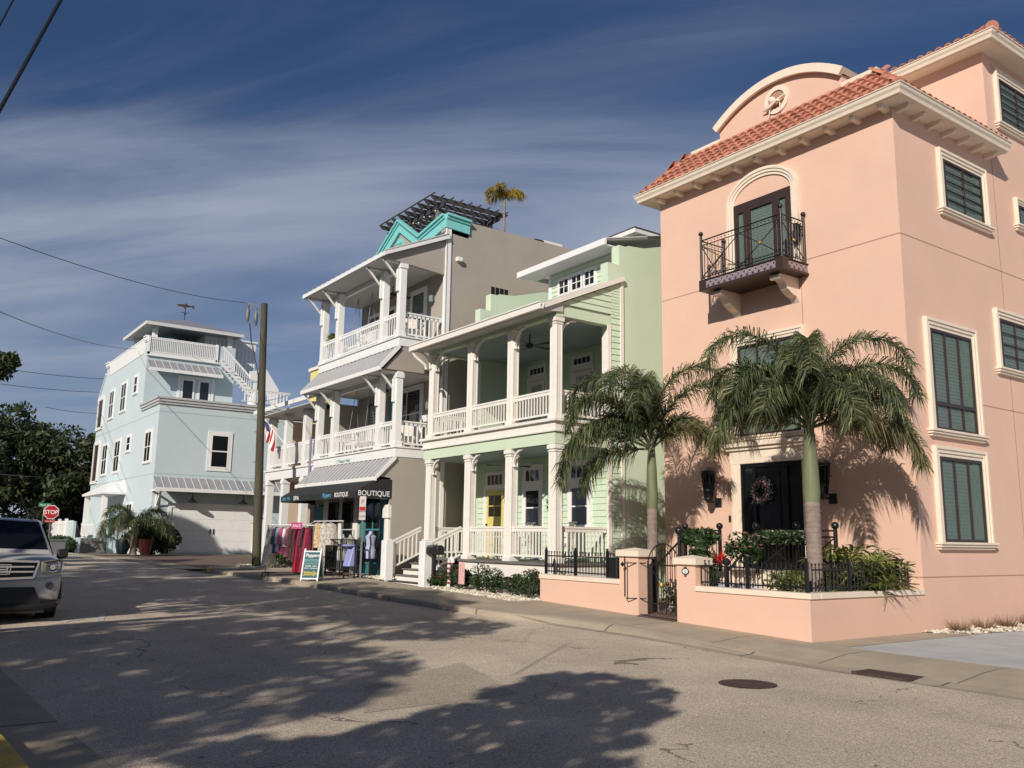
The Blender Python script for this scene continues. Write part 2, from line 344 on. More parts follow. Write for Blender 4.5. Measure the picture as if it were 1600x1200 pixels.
# ------------------------------------------------------------ ground
def asphalt(name,k=1.0,crack=True):
    m,n,l,b=mk(name); t=n.new('ShaderNodeNewGeometry'); P=t.outputs['Position']
    def noise(s,d=3,r=.6,dist=0):
        q=n.new('ShaderNodeTexNoise'); q.inputs['Scale'].default_value=s; q.inputs['Detail'].default_value=d; q.inputs['Roughness'].default_value=r; q.inputs['Distortion'].default_value=dist; l.new(P,q.inputs['Vector']); return q.outputs[0]
    f=noise(72,4,.85); g=noise(.6,5,.6); h=noise(26,3,.7)
    cr=n.new('ShaderNodeValToRGB'); l.new(f,cr.inputs[0]); e=cr.color_ramp.elements
    e[0].position=.36; e[0].color=(.17*k,.137*k,.105*k,1); e[1].position=.64; e[1].color=(.92*k,.80*k,.64*k,1); q=e.new(.5); q.color=(.57*k,.47*k,.365*k,1)
    mr=n.new('ShaderNodeMapRange'); l.new(g,mr.inputs[0]); mr.inputs[1].default_value=.3; mr.inputs[2].default_value=.7; mr.inputs[3].default_value=.82; mr.inputs[4].default_value=1.14
    m2=n.new('ShaderNodeMapRange'); l.new(h,m2.inputs[0]); m2.inputs[1].default_value=.3; m2.inputs[2].default_value=.7; m2.inputs[3].default_value=.84; m2.inputs[4].default_value=1.14
    mm=math_('MULTIPLY',mr.outputs[0],m2.outputs[0],N=n,L=l)
    mu=n.new('ShaderNodeMixRGB'); mu.blend_type='MULTIPLY'; mu.inputs[0].default_value=1; l.new(cr.outputs[0],mu.inputs[1]); l.new(mm,mu.inputs[2]); src=mu.outputs[0]
    if crack:
        st_=noise(.9,7,.75,1.2); r5=n.new('ShaderNodeMapRange'); l.new(st_,r5.inputs[0]); r5.inputs[1].default_value=.58; r5.inputs[2].default_value=.74; r5.inputs[3].default_value=0; r5.inputs[4].default_value=.38
        m5=n.new('ShaderNodeMixRGB'); l.new(r5.outputs[0],m5.inputs[0]); l.new(src,m5.inputs[1]); m5.inputs[2].default_value=(.13,.11,.09,1); src=m5.outputs[0]
        wp=n.new('ShaderNodeTexNoise'); wp.inputs['Scale'].default_value=2.2; wp.inputs['Detail'].default_value=5; l.new(P,wp.inputs['Vector'])
        av=n.new('ShaderNodeVectorMath'); av.operation='MULTIPLY_ADD'; l.new(wp.outputs['Color'],av.inputs[0]); av.inputs[1].default_value=(.9,.9,0); l.new(P,av.inputs[2])
        vo=n.new('ShaderNodeTexVoronoi'); vo.feature='DISTANCE_TO_EDGE'; vo.inputs['Scale'].default_value=.28; l.new(av.outputs[0],vo.inputs['Vector'])
        c1=math_('LESS_THAN',vo.outputs['Distance'],.0035,N=n,L=l); c2=math_('GREATER_THAN',noise(.5,2),.52,N=n,L=l)
        c=math_('MULTIPLY',math_('MULTIPLY',c1,c2,N=n,L=l),.6,N=n,L=l)
        m3=n.new('ShaderNodeMixRGB'); l.new(c,m3.inputs[0]); l.new(src,m3.inputs[1]); m3.inputs[2].default_value=(.035,.03,.027,1); src=m3.outputs[0]
    l.new(src,b.inputs['Base Color']); b.inputs['Roughness'].default_value=.93; b.inputs['Specular IOR Level'].default_value=.25
    bp=n.new('ShaderNodeBump'); bp.inputs['Strength'].default_value=.6; bp.inputs['Distance'].default_value=.012; l.new(f,bp.inputs['Height']); l.new(bp.outputs[0],b.inputs['Normal'])
    return m
def concrete(name,col,jx=1.5,jy=None,y0=0):
    m,n,l,b=mk(name); t=n.new('ShaderNodeNewGeometry'); P=t.outputs['Position']; sp=n.new('ShaderNodeSeparateXYZ'); l.new(P,sp.inputs[0])
    no=n.new('ShaderNodeTexNoise'); no.inputs['Scale'].default_value=1.1; no.inputs['Detail'].default_value=9; no.inputs['Roughness'].default_value=.7; l.new(P,no.inputs['Vector'])
    f=n.new('ShaderNodeTexNoise'); f.inputs['Scale'].default_value=70; f.inputs['Detail'].default_value=3; l.new(P,f.inputs['Vector'])
    s=math_('ADD',math_('MULTIPLY',no.outputs[0],.7,N=n,L=l),math_('MULTIPLY',f.outputs[0],.35,N=n,L=l),N=n,L=l)
    mr=n.new('ShaderNodeMapRange'); l.new(s,mr.inputs[0]); mr.inputs[1].default_value=.3; mr.inputs[2].default_value=.75; mr.inputs[3].default_value=.70; mr.inputs[4].default_value=1.22
    mu=n.new('ShaderNodeMixRGB'); mu.blend_type='MULTIPLY'; mu.inputs[0].default_value=1; mu.inputs[1].default_value=(*col,1); l.new(mr.outputs[0],mu.inputs[2]); src=mu.outputs[0]
    if jx:
        a=math_('LESS_THAN',math_('FRACT',math_('DIVIDE',sp.outputs[0],jx,N=n,L=l),N=n,L=l),.012,N=n,L=l)
        m3=n.new('ShaderNodeMixRGB'); l.new(a,m3.inputs[0]); l.new(src,m3.inputs[1]); m3.inputs[2].default_value=(*[c*.3 for c in col],1); src=m3.outputs[0]
    l.new(src,b.inputs['Base Color']); b.inputs['Roughness'].default_value=.9; b.inputs['Specular IOR Level'].default_value=.25
    bp=n.new('ShaderNodeBump'); bp.inputs['Strength'].default_value=.3; bp.inputs['Distance'].default_value=.01; l.new(f.outputs[0],bp.inputs['Height']); l.new(bp.outputs[0],b.inputs['Normal'])
    return m
M.asph=asphalt('worn_asphalt'); M.asph2=asphalt('asphalt_patch_surface',.8,False)
M.conc=concrete('sidewalk_concrete',(.43,.36,.275),2.1); M.conc2=concrete('driveway_concrete',(.50,.50,.49),0); M.curbc=concrete('curb_concrete',(.40,.335,.255),3.2)
M.soil=mat('sandy_soil',(.16,.13,.09),.95,var=.3,vs=2,bump=.4,bs=30)
def brickmat():
    m,n,l,b=mk('brick_paving'); t=n.new('ShaderNodeNewGeometry'); br=n.new('ShaderNodeTexBrick'); br.inputs['Scale'].default_value=4
    br.inputs['Color1'].default_value=(.13,.08,.065,1); br.inputs['Color2'].default_value=(.19,.115,.09,1); br.inputs['Mortar'].default_value=(.16,.13,.11,1); br.inputs['Mortar Size'].default_value=.02
    l.new(t.outputs['Position'],br.inputs['Vector']); l.new(br.outputs[0],b.inputs['Base Color']); b.inputs['Roughness'].default_value=.9; return m
M.brick=brickmat()
XS=[60,30,15,8,4,0,-2,-4,-6,-8,-8.7,-9.5,-11,-12,-13,-14,-15,-16,-17,-18,-19,-20,-21,-22,-23,-24,-25,-26,-27,-28,-29,-30,-31,-33,-36,-40,-44,-48,-52,-60,-80,-120,-200,-500,-900]
YC=([-30.7,-27,-22.9,-19.4,-16.8,-14,-11.8,-8.3,-5.3,30],[9.48,9.74,10.03,10.17,10.42,11.0,11.33,11.35,11.33,11.3])
def yc(x): return interp(x,*YC)
def yn(x): return interp(x,[-16,-13,-7,10],[.55,1.45,1.75,1.75])
def sheet(ylo,yhi,x0,x1,off,ny=1):
    xs=[x0]+[x for x in XS if min(x0,x1)<x<max(x0,x1)]+[x1]; mb=MB(); vs=[]
    lo=ylo if callable(ylo) else (lambda x:ylo); hi=yhi if callable(yhi) else (lambda x:yhi); of=off if callable(off) else (lambda x,t:off)
    for x in xs:
        for j in range(ny+1):
            t=j/ny; vs.append((x,lerp(lo(x),hi(x),t),zs(x)+of(x,t)))
    m=ny+1; mb.add(vs,[(i*m+j,(i+1)*m+j,(i+1)*m+j+1,i*m+j+1) for i in range(len(xs)-1) for j in range(ny)]); return mb
struct(sheet(-900,900,60,-900,-.17),'ground',M.soil)
rd=sheet(yn,yc,60,-30.7,-.12,4); 
r2_=sheet(.55,9.3,-30.7,-900,-.12); rd.add(r2_.v,r2_.f)
r3=sheet(9.3,13.5,-30.7,-36,-.116); 
struct(rd,'road',M.asph)
# alley beyond the pole, in brick with a concrete band
struct(sheet(9.304,60,-34.3,-51.4,-.112),'brick_alley',M.brick)
struct(sheet(9.31,10.3,-33.5,-47,-.106),'crosswalk_band',M.conc)
struct(sheet(12.2,40,-49.2,-52.1,-.10),'garage_apron',M.curbc)
# north sidewalk: rises from the gutter on the right, kerbed on the left
def so(x,t):
    if x>-8.6: return lerp(-.10,.0,min(1,t*1.6))
    if x>-14.5: return lerp(lerp(-.1,0,min(1,(-8.6-x)/5.9*1.4)),0,min(1,t*2))
    return 0
sw=sheet(lambda x: yc(x)+(.42 if x>-14.5 else .16),lambda x: 13.17 if x>-17.1 else 12.35,60,-30.7,so,4)
struct(sw,'sidewalk',M.conc)
kb=MB()
pts=[x for x in XS if -31<x<60]+[-30.7]
for a,b in zip(pts[:-1],pts[1:]):
    def ring(x):
        r=x>-8.6; w=.42 if x>-14.5 else .16; z=zs(x); y=yc(x)
        if r: prof=[(y,-.118),(y+.2,-.125),(y+w-.06,-.104),(y+w,-.1)]
        elif x>-14.5: k=(-8.6-x)/5.9; h=lerp(-.1,0,min(1,k*1.4)); prof=[(y,-.118),(y+.2,-.115),(y+w-.1,h-.03),(y+w,h)]
        else: prof=[(y,-.125),(y+.012,-.02),(y+.05,-.002),(y+w,.0)]
        return [(x,p,z+q) for p,q in prof]
    ra,rb=ring(a),ring(b)
    for i in range(3): kb.quad(ra[i],rb[i],rb[i+1],ra[i+1])
struct(kb,'curb',M.curbc)
# kerb return at the alley corner
kc=MB(); cp=[(-30.7,9.48),(-31.6,9.6),(-32.6,10.0),(-33.6,10.7),(-34.2,11.8),(-34.3,13.5)]
kc.zprism(cp+[(-30.7,13.5)],.30,.475); struct(kc,'corner_pavement',M.curbc,bevel=.02)
yk=MB()
for (xa,ya),(xb,yb) in zip(cp[:2],cp[1:3]): yk.add([(xa,ya-.006,.35),(xb,yb-.006,.36),(xb,yb-.006,.485),(xa,ya-.006,.479),(xb,yb+.14,.487),(xa,ya+.14,.479)],[(0,1,2,3),(3,2,4,5)])
struct(yk,'yellow_curb_paint',M.ycurb)
struct(MB().zprism([(-31.8,10.7),(-33.2,11.2),(-33.7,12.2),(-33.7,13.2),(-31.4,13.2)],.47,.484),'planting_bed',M.soil)
# driveway on the right
struct(sheet(13.19,60,60,-8.85,-.004),'driveway',M.conc2)
struct(sheet(13.17,60,-8.85,-9.6,.0),'side_path',M.conc)
# front yards
struct(sheet(12.35,16.9,-17.12,-24.6,-.03),'planting_bed',M.soil)
struct(sheet(12.35,15,-24.6,-30.7,.002),'shop_forecourt',M.conc)
gp_=sheet(13.2,16.8,-9.7,-16.4,.03); struct(gp_,'patio',M.brick)
struct(sheet(13.05,15,-12.64,-13.7,.012),'gate_path',M.brick)
# near side
struct(sheet(lambda x:yn(x)-.62,lambda x:yn(x)+.0,60,-900,-.112),'gutter',M.curbc)
k2=sheet(lambda x:yn(x)-.80,lambda x:yn(x)-.62,60,-900,.0); k3=sheet(lambda x:yn(x)-.621,lambda x:yn(x)-.619,60,-900,lambda x,t:lerp(0,-.13,t)); k2.add(k3.v,k3.f)
struct(k2,'near_curb',M.curbc)
struct(sheet(-2.6,lambda x:yn(x)-.80,60,-900,.0),'near_sidewalk',M.curbc)
y1=sheet(lambda x:yn(x)-.80,lambda x:yn(x)-.615,-5,-8.9,.005); y2=sheet(lambda x:yn(x)-.616,lambda x:yn(x)-.612,-5,-8.9,lambda x,t:lerp(.005,-.1,t)); y1.add(y2.v,y2.f)
struct(y1,'yellow_curb_paint',M.ycurb)
struct(sheet(-60,-2.6,60,-900,-.02),'near_lawn',mat('lawn',(.06,.08,.03),.9,var=.3,vs=6,bump=.6,bs=60))
def flat(pts,off,name,m,lift=0):
    mb=MB(); n=len(pts); mb.add([(x,y,zs(x)+off) for x,y in pts],[tuple(range(n))]); return struct(mb,name,m)
flat([(-8.66,6.35),(-10.9,7.0),(-9.9,5.0),(-8.55,4.3)][::-1],-.116,'asphalt_patch',M.asph2)
flat([(-17.30,2.9),(-17.40,2.9),(-18.28,3.52),(-18.16,3.58)],-.115,'parking_line',M.paintmark)
flat([(-17.25,3.40),(-18.5,3.66),(-18.5,3.78),(-17.25,3.50)],-.1145,'parking_line',M.paintmark)
# manhole and drain
mh=thing('manhole_cover','round rusty iron manhole cover set in the road',"manhole cover",(-7.75,9.35,zs(-7.75)-.118))
M.rust=mat('rusty_iron',(.075,.045,.035),.85,var=.4,vs=14,bump=.6,bs=70)
r=MB().lathe((-7.75,9.35,zs(-7.75)-.12),[(.0,0),(.33,0),(.34,.010),(.0,.012)],36); r.build('cover',M.rust,mh)
r=MB()
for i in range(36):
    a=2*math.pi*i/36; b=2*math.pi*(i+1)/36
    f=lambda q,rr:(-7.75+rr*math.cos(q),9.35+rr*math.sin(q),zs(-7.75)-.110)
    r.quad(f(a,.345),f(b,.345),f(b,.37),f(a,.37))
r.build('rim',M.rust,mh)
dr=thing('drain_grate','rusty storm drain grate let into the gutter',"drain grate",(-7.2,11.65,zs(-7.2)-.11))
g=MB(); g.box(-7.62,-6.78,11.42,11.47,-.185,-.155); g.box(-7.62,-6.78,11.80,11.85,-.185,-.155)
for i in range(13): x=-7.62+i*.067; g.box(x,x+.036,11.47,11.80,-.185,-.158)
g.build('grate',M.rust,dr); MB().box(-7.62,-6.78,11.42,11.85,-.30,-.19).build('pit',M.dark,dr)
lf=MB()
for i in range(150):
    x=rnd.uniform(-26,2); y=rnd.uniform(yn(x),yc(x)) ; s=rnd.uniform(.012,.04); a=rnd.uniform(0,3.1); z=zs(x)-.108+rnd.uniform(0,.006)
    dx,dy=math.cos(a)*s,math.sin(a)*s; lf.quad((x-dx,y-dy,z),(x+dy*.35,y-dx*.35,z+.01),(x+dx,y+dy,z+.004),(x-dy*.35,y+dx*.35,z+.008))
tag(lf.build('fallen_leaves',mat('dead_leaf',(.10,.06,.035),.9),None),'small brown fallen leaves scattered over the asphalt','leaves',kind='stuff')
def pebbles(name,label,poly,n,s,m,off=0):
    mb=MB(); xs=[p[0] for p in poly]; ys=[p[1] for p in poly]
    def inside(x,y):
        c=False
        for i in range(len(poly)):
            (x1,y1),(x2,y2)=poly[i],poly[i-1]
            if (y1>y)!=(y2>y) and x<(x2-x1)*(y-y1)/(y2-y1)+x1: c=not c
        return c
    k=0
    while k<n:
        x=rnd.uniform(min(xs),max(xs)); y=rnd.uniform(min(ys),max(ys))
        if not inside(x,y): continue
        k+=1; q=s*rnd.uniform(.5,1.4); z=zs(x)+off+q*rnd.uniform(-.1,.5); a=rnd.uniform(0,3)
        c,d=math.cos(a)*q,math.sin(a)*q*.8
        mb.add([(x+c,y+d,z),(x-d,y+c,z),(x-c,y-d,z),(x+d,y-c,z),(x+q*.1,y,z+q*.7),(x,y,z-q*.3)],[(0,1,4),(1,2,4),(2,3,4),(3,0,4),(0,3,5),(2,1,5)])
    return tag(mb.build(name,m,None,recalc=False),label,'gravel',kind='stuff')
M.gravel=leafmat('cream_gravel',(.30,.25,.18),(.60,.54,.43),(.78,.73,.62),9,0,.9)
pebbles('gravel','cream gravel in front of the rose bushes',[(-17.15,12.4),(-21.3,12.4),(-21.3,14),(-17.15,14)],4200,.05,M.gravel,-.02)
pebbles('gravel','cream gravel beside the pink house and driveway',[(-9.5,16.6),(-8.95,17.3),(-7.4,30),(-9.5,30)],5200,.045,M.gravel,0)
pebbles('gravel','cream gravel below the shop fence',[(-23.9,12.4),(-26.2,12.4),(-26.2,12.8),(-23.9,13)],700,.055,M.gravel,.01)
pebbles('gravel','pale gravel round the foot of the utility pole',[(-31.3,10.6),(-33.3,11.2),(-33.7,12.9),(-31.3,12.9)],1800,.05,M.gravel,.03)
# ------------------------------------------------------------ pink house
PX,PY=-9.51,16.78; FY=('Y',PY); FX=('X',PX)
ph=thing('pink_house','three storey pink stucco house with terracotta tiled eaves and an iron balcony','house',(-13,20,zs(-12)))
w=MB(); w.box(-16.45,PX,PY,21.06,-.4,11.0); w.box(-16.45,PX,21.06,36,-.4,13.75); w.build('wall',M.pink,ph,recalc=True)
g=MB(); e=.004
for z in (8.07,4.70,.99):
    g.fb(FY,-16.45,-9.51,z-.011,z+.011,0,e); g.fb(FX,PY,36,z-.011,z+.011,0,e)
g.fb(FX,21.09,21.115,0,10.9,0,e); g.fb(FY,-11.99,-11.97,4.7,8.06,0,e); g.build('control_joints',M.groove,ph)
# eaves: soffit slab, gutter, brackets, tiles
def eave(x0,x1,y0,zt,over,yback,name_l=None,brk=True,xr=True):
    s=MB(); s.box(x0-over,x1+over,y0-over,yback,zt-.20,zt-.12)      # soffit board
    s.box(x0-over+.12,x1+over-.12,y0-over+.12,yback,zt-.12,zt-.02); s.build('soffit',M.cream,ph)
    g=MB(); prof=[(0,-.19),(.07,-.19),(.09,-.12),(.13,-.07),(.15,0),(.17,0),(.17,.02),(0,.02)]
    path=[(x0-over,yback,-1,0),(x0-over,y0-over,-1,-1),(x1+over,y0-over,1,-1),(x1+over,yback,1,0)]
    vs=[]
    for (x,y,nx,ny) in path:
        for d,z in prof: vs.append((x+nx*d*.9,y+ny*d*.9,zt+z))
    n=len(prof); fs=[(i*n+j,i*n+(j+1)%n,(i+1)*n+(j+1)%n,(i+1)*n+j) for i in range(3) for j in range(n)]
    g.add(vs,fs+[tuple(range(n)),tuple(range(3*n,4*n))]); g.build('gutter',M.cream,ph,smooth=False)
    if brk:
        for i in range(11):
            x=lerp(x0+.2,x1-.1,i/10); corbel(('Y',y0),x)
        for i in range(7):
            y=lerp(y0+.15,yback-.3,i/6); corbel(('X',x1),y)
def corbel(F,u):
    b=MB(); c=coords(F); pr=[(0,10.925),(.33,10.925),(.33,10.875),(.28,10.83),(.05,10.81),(0,10.81)]
    vs=[c(u-.055,z,d) for d,z in pr]+[c(u+.055,z,d) for d,z in pr]; n=len(pr)
    b.add(vs,[tuple(range(n)),tuple(range(2*n-1,n-1,-1))]+[(i,(i+1)%n,(i+1)%n+n,i+n) for i in range(n)]); b.build('corbel',M.cream,ph)
eave(-16.45,PX,PY,11.12,.38,21.06)
eave(-16.45,PX,21.06,13.95,.42,36,brk=False)
# barrel tiles
def tiles(p0,p1,q0,q1,step=.24,rows=5,name='roof'):
    mb=MB(); P0,P1,Q0,Q1=map(Vector,(p0,p1,q0,q1)); Wd=(P1-P0).length; U=(P1-P0).normalized(); Vv=(Q0-P0); Vv=(Vv-U*Vv.dot(U)).normalized(); Nn=U.cross(Vv).normalized()
    if Nn.z<0: Nn=-Nn
    H=(Q0-P0).dot(Vv); a0=(Q0-P0).dot(U); a1=(Q1-P1).dot(U)+Wd; n=int(Wd/step)
    for j in range(rows):
        h0=H*j/rows; h1=H*(j+1)/rows+.05
        for i in range(-2,n+3):
            c=(i+.5)*Wd/n; t=(h0/H)
            if c<lerp(0,a0,t)-.05 or c>lerp(Wd,a1,t)+.05: continue
            jr=rnd.uniform(-.006,.006)
            for k in range(6):
                def pt(k,h,rr,lift):
                    a=math.pi*k/6; return P0+U*(c-rr*math.cos(a))+Vv*h+Nn*(rr*.8*math.sin(a)+lift+jr)
                mb.quad(pt(k,h0,step*.44,.045),pt(k+1,h0,step*.44,.045),pt(k+1,h1,step*.36,.0),pt(k,h1,step*.36,.0))
                mb.quad(pt(k,h0,step*.44,.045),pt(k,h0,step*.34,.02),pt(k+1,h0,step*.34,.02),pt(k+1,h0,step*.44,.045))
    mb.add([P0-Nn*.01,P1-Nn*.01,Q1-Nn*.01,Q0-Nn*.01],[(0,1,2,3)])
    return mb.build(name,M.tile,ph,smooth=True)
zt=11.14; x0,x1,y0=-16.86,-9.1,16.4; tx0,tx1,ty,tz=-15.9,-10.2,17.44,12.24
tiles((x0,y0,zt),(x1,y0,zt),(tx0,ty,tz),(tx1,ty,tz))
tiles((x1,y0,zt),(x1,21.0,zt),(tx1,ty,tz),(tx1,21.0,tz))
tiles((x0,21.0,zt),(x0,y0,zt),(tx0,21.0,tz),(tx0,ty,tz))
for a,b in (((x0,y0,zt+.0),(tx0,ty,tz+.0)),((x1,y0,zt+.0),(tx1,ty,tz+.0))):
    A,B=Vector(a),Vector(b); cap=MB()
    for i in range(6): cap.tube([A.lerp(B,i/6),A.lerp(B,(i+1.25)/6)],[.125,.10],10)
    cap.build('hip_tiles',M.tile,ph,smooth=True)
MB().box(tx0,tx1,ty+.02,21.05,11,tz-.05).build('roof_deck',M.cream,ph)
# upper roof
zt2=13.97; X0,X1,Y0=-16.95,-9.0,20.6
tiles((X0,Y0,zt2),(X1,Y0,zt2),(X0+1.6,Y0+1.6,zt2+.50),(X1-1.6,Y0+1.6,zt2+.50),rows=4)
tiles((X1,Y0,zt2),(X1,36,zt2),(X1-1.6,Y0+1.6,zt2+.50),(X1-1.6,36,zt2+.50),rows=4)
cap=MB(); A,B=Vector((X1,Y0,zt2+.04)),Vector((X1-1.6,Y0+1.6,zt2+.78))
for i in range(5): cap.tube([A.lerp(B,i/5),A.lerp(B,(i+1.25)/5)],[.16,.12],10)
cap.build('hip_tiles',M.tile,ph,smooth=True)
# segmental parapet with a round niche
pa=MB(); F=('Y',17.5); arc=[]
cx,hw=-13.0,1.87
def arcz(t,z0=12.72,rise=.62): return z0+rise*math.cos(t*math.pi/2)**.9 if abs(t)<1 else z0
N_=24; pts=[(cx-hw,11.5)]+[(cx+hw*t,12.66+.66*(1-abs(t)**2.1)) for t in [(-1+2*i/N_) for i in range(N_+1)]]+[(cx+hw,11.5)]
pa.prism(F,pts,0,-.42); pa.build('parapet',M.pink,ph)
cp_=MB(); cc=coords(F); prof=[(-.08,.14),(-.08,.06),(0,.0),(0,-.5),(.13,-.5),(.13,.14)]
vs=[]
for i in range(N_+1):
    t=-1+2*i/N_; u=cx+(hw+.06)*t; z=12.66+.66*(1-abs(t)**2.1); dz=-1.386*abs(t)**1.1*(1 if t>0 else -1)/1.87; nn=Vector((-dz,1)).normalized()
    for h,d in prof: vs.append(cc(u+nn[0]*h,z+nn[1]*h,d))
n=6; cp_.add(vs,[(i*n+j,i*n+(j+1)%n,(i+1)*n+(j+1)%n,(i+1)*n+j) for i in range(N_) for j in range(n)]+[tuple(range(n)),tuple(range(N_*n,N_*n+n))]).build('parapet_coping',M.cream,ph)
for a,b in ((-15.9,cx-hw),(cx+hw,-10.2)): MB().fb(F,a,b,12.0,12.42,-.3,.04).build('coping',M.cream,ph)
def ring(F,u,v,r0,r1,d0,d1,n=28):
    mb=MB(); c=coords(F); vs=[]
    for i in range(n):
        a=2*math.pi*i/n
        for r,d in ((r0,d0),(r0,d1),(r1,d1),(r1,d0)): vs.append(c(u+r*math.cos(a),v+r*math.sin(a),d))
    return mb.add(vs,[(i*4+j,i*4+(j+1)%4,((i+1)%n)*4+(j+1)%4,((i+1)%n)*4+j) for i in range(n) for j in range(4)])
ring(F,-12.97,12.78,.25,.37,0,.04).build('niche_ring',M.cream,ph)
c=coords(F); nd=MB(); nd.add([c(-12.97+.25*math.cos(2*math.pi*i/24),12.78+.25*math.sin(2*math.pi*i/24),.006) for i in range(24)],[tuple(range(24))]); nd.build('niche',M.groove,ph)
o=MB(); o.ball(c(-13.05,12.76,.10),.10); o.tube([c(-13.36,12.58,.09),c(-13.1,12.60,.12),c(-12.9,12.70,.12),c(-12.66,12.80,.09)],[.015,.05,.04,.015],6); o.tube([c(-13.2,12.35,.06),c(-13.12,12.60,.1)],.018,5); o.tube([c(-12.85,12.42,.06),c(-12.82,12.62,.1)],.018,5)
o.tube([c(-13.12,12.62,.11),c(-12.98,12.72,.14),c(-12.8,12.66,.12)],.03,6); o.build('ornament',M.cream,ph,smooth=True)
# french window behind the balcony, arched surround
def glazed(F,u0,u1,v0,v1,par,cols,fm=M.dwood,top=0,**k): pass
bw=window(ph,FY,-13.84,-12.14,7.95,9.98,trim=0,nx=1,nz=1,fm=M.dwood,pm=M.glass,fr=.05,slats=.07,sill=False,name='balcony_door')
b=MB()
for u in (-13.79,-13.46,-13.42,-12.56,-12.52,-12.19): pass
for a,b_ in ((-13.79,-13.70),(-13.53,-13.32),(-12.66,-12.45),(-12.28,-12.19)): b.fb(FY,a,b_,8.0,9.93,.03,.075)
for a,b_ in ((-13.70,-13.53),(-13.32,-12.66),(-12.45,-12.28)): b.fb(FY,a,b_,9.74,9.93,.03,.072); b.fb(FY,a,b_,8.0,8.12,.03,.072)
b.build('stiles',M.dwood,bw)
t=MB()
for k,(a,d) in enumerate(((0,.04),(.07,.07),(.14,.095))):
    t.fb(FY,-13.84-a-.07,-13.84-a,7.95,9.98,0,d); t.fb(FY,-12.14+a,-12.14+a+.07,7.95,9.98,0,d)
    r0=.85+a; rr=[(.85+a),(.85+a+.07)]; c=coords(FY); n=22; vs=[]
    for i in range(n+1):
        q=math.pi*i/n
        for r in rr:
            for dd in (0,d): vs.append(c(-12.99+r*math.cos(q),9.98+(r-.85+.52)*math.sin(q)*(1.0),dd))
    t.add(vs,[(i*4+p,i*4+q_,(i+1)*4+q_,(i+1)*4+p) for i in range(n) for p,q_ in ((0,1),(1,3),(3,2),(2,0))])
t.build('arched_surround',M.cream,ph)
# balcony
ba=('Y',PY); X_0,X_1,dep=-14.24,-11.76,.95
def tilemat():
    m,n,l,b=mk('patterned_tile'); t=n.new('ShaderNodeNewGeometry'); sp=n.new('ShaderNodeVectorMath'); sp.operation='MODULO'; ad=n.new('ShaderNodeVectorMath'); ad.operation='ADD'; ad.inputs[1].default_value=(100,100,100)
    l.new(t.outputs['Position'],ad.inputs[0]); l.new(ad.outputs[0],sp.inputs[0]); sp.inputs[1].default_value=(.17,.17,.17)
    su=n.new('ShaderNodeVectorMath'); su.operation='SUBTRACT'; l.new(sp.outputs[0],su.inputs[0]); su.inputs[1].default_value=(.085,.085,.085)
    nz=n.new('ShaderNodeSeparateXYZ'); l.new(su.outputs[0],nz.inputs[0]); nn=n.new('ShaderNodeSeparateXYZ'); l.new(t.outputs['Normal'],nn.inputs[0])
    sq=lambda a,k: math_('MULTIPLY',math_('POWER',a,2,N=n,L=l),math_('SUBTRACT',1,math_('ABSOLUTE',k,N=n,L=l),N=n,L=l),N=n,L=l)
    d=math_('SQRT',math_('ADD',math_('ADD',sq(nz.outputs[0],nn.outputs[0]),sq(nz.outputs[1],nn.outputs[1]),N=n,L=l),sq(nz.outputs[2],nn.outputs[2]),N=n,L=l),N=n,L=l)
    cr=n.new('ShaderNodeValToRGB'); cr.color_ramp.interpolation='CONSTANT'; l.new(math_('MULTIPLY',d,9,N=n,L=l),cr.inputs[0]); e=cr.color_ramp.elements
    e[0].color=(.08,.05,.07,1); e[1].position=.28; e[1].color=(.40,.33,.34,1); q=e.new(.5); q.color=(.09,.055,.08,1); q=e.new(.62); q.color=(.42,.35,.36,1); q=e.new(.76); q.color=(.07,.05,.07,1)
    l.new(cr.outputs[0],b.inputs['Base Color']); b.inputs['Roughness'].default_value=.35; return m
M.ptile=tilemat()
MB().box(X_0+.03,X_1-.03,PY-dep+.03,PY,7.74,7.93).build('balcony_slab',M.ptile,ph)
tr=MB(); tr.box(X_0,X_1,PY-dep,PY,7.68,7.735); tr.box(X_0,X_0+.2,PY-dep,PY-dep+.2,7.735,7.935); tr.box(X_1-.2,X_1,PY-dep,PY-dep+.2,7.735,7.935); tr.box(X_0,X_1,PY-dep,PY,7.935,7.955); tr.build('balcony_edge',M.dwood,ph)
for u in (-13.85,-12.15):
    b=MB(); c=coords(FY); pr=[(0,7.68),(.72,7.68),(.76,7.62),(.70,7.54),(.60,7.56),(.52,7.50),(.42,7.36),(.25,7.26),(.10,7.22),(0,7.10)]
    vs=[c(u-.11,z,d) for d,z in pr]+[c(u+.11,z,d) for d,z in pr]; n=len(pr)
    b.add(vs,[tuple(range(n)),tuple(range(2*n-1,n-1,-1))]+[(i,(i+1)%n,(i+1)%n+n,i+n) for i in range(n)])
    b.tube([c(u-.13,7.60,.70),c(u+.13,7.60,.70)],.07,10); b.build('balcony_bracket',M.cream,ph,bevel=.008)
ir=MB(); zt_,zb_=8.98,8.03
post=[(X_0+.05,PY-dep+.05),(X_1-.05,PY-dep+.05),(X_0+.05,PY-.06),(X_1-.05,PY-.06)]
for i,(x,y) in enumerate(post):
    ir.cyl((x,y,7.93),(x,y,9.10),.033,n=10); ir.ball((x,y,9.16),.06)
def panel(p,q,n):
    P,Q=Vector((*p,0)),Vector((*q,0)); z=lambda v,h:(v.x,v.y,h)
    for h,rr in ((zt_,.018),(zt_-.13,.012),(zb_,.014)): ir.cyl(z(P,h),z(Q,h),rr,n=6)
    for i in range(1,n): v=P.lerp(Q,i/n); ir.cyl(z(v,zb_),z(v,zt_-.13),.007,n=5); ir.ball(z(v,zt_-.065),.016,6)
panel(post[0],post[1],22); panel(post[0],post[2],8); panel(post[1],post[3],8)
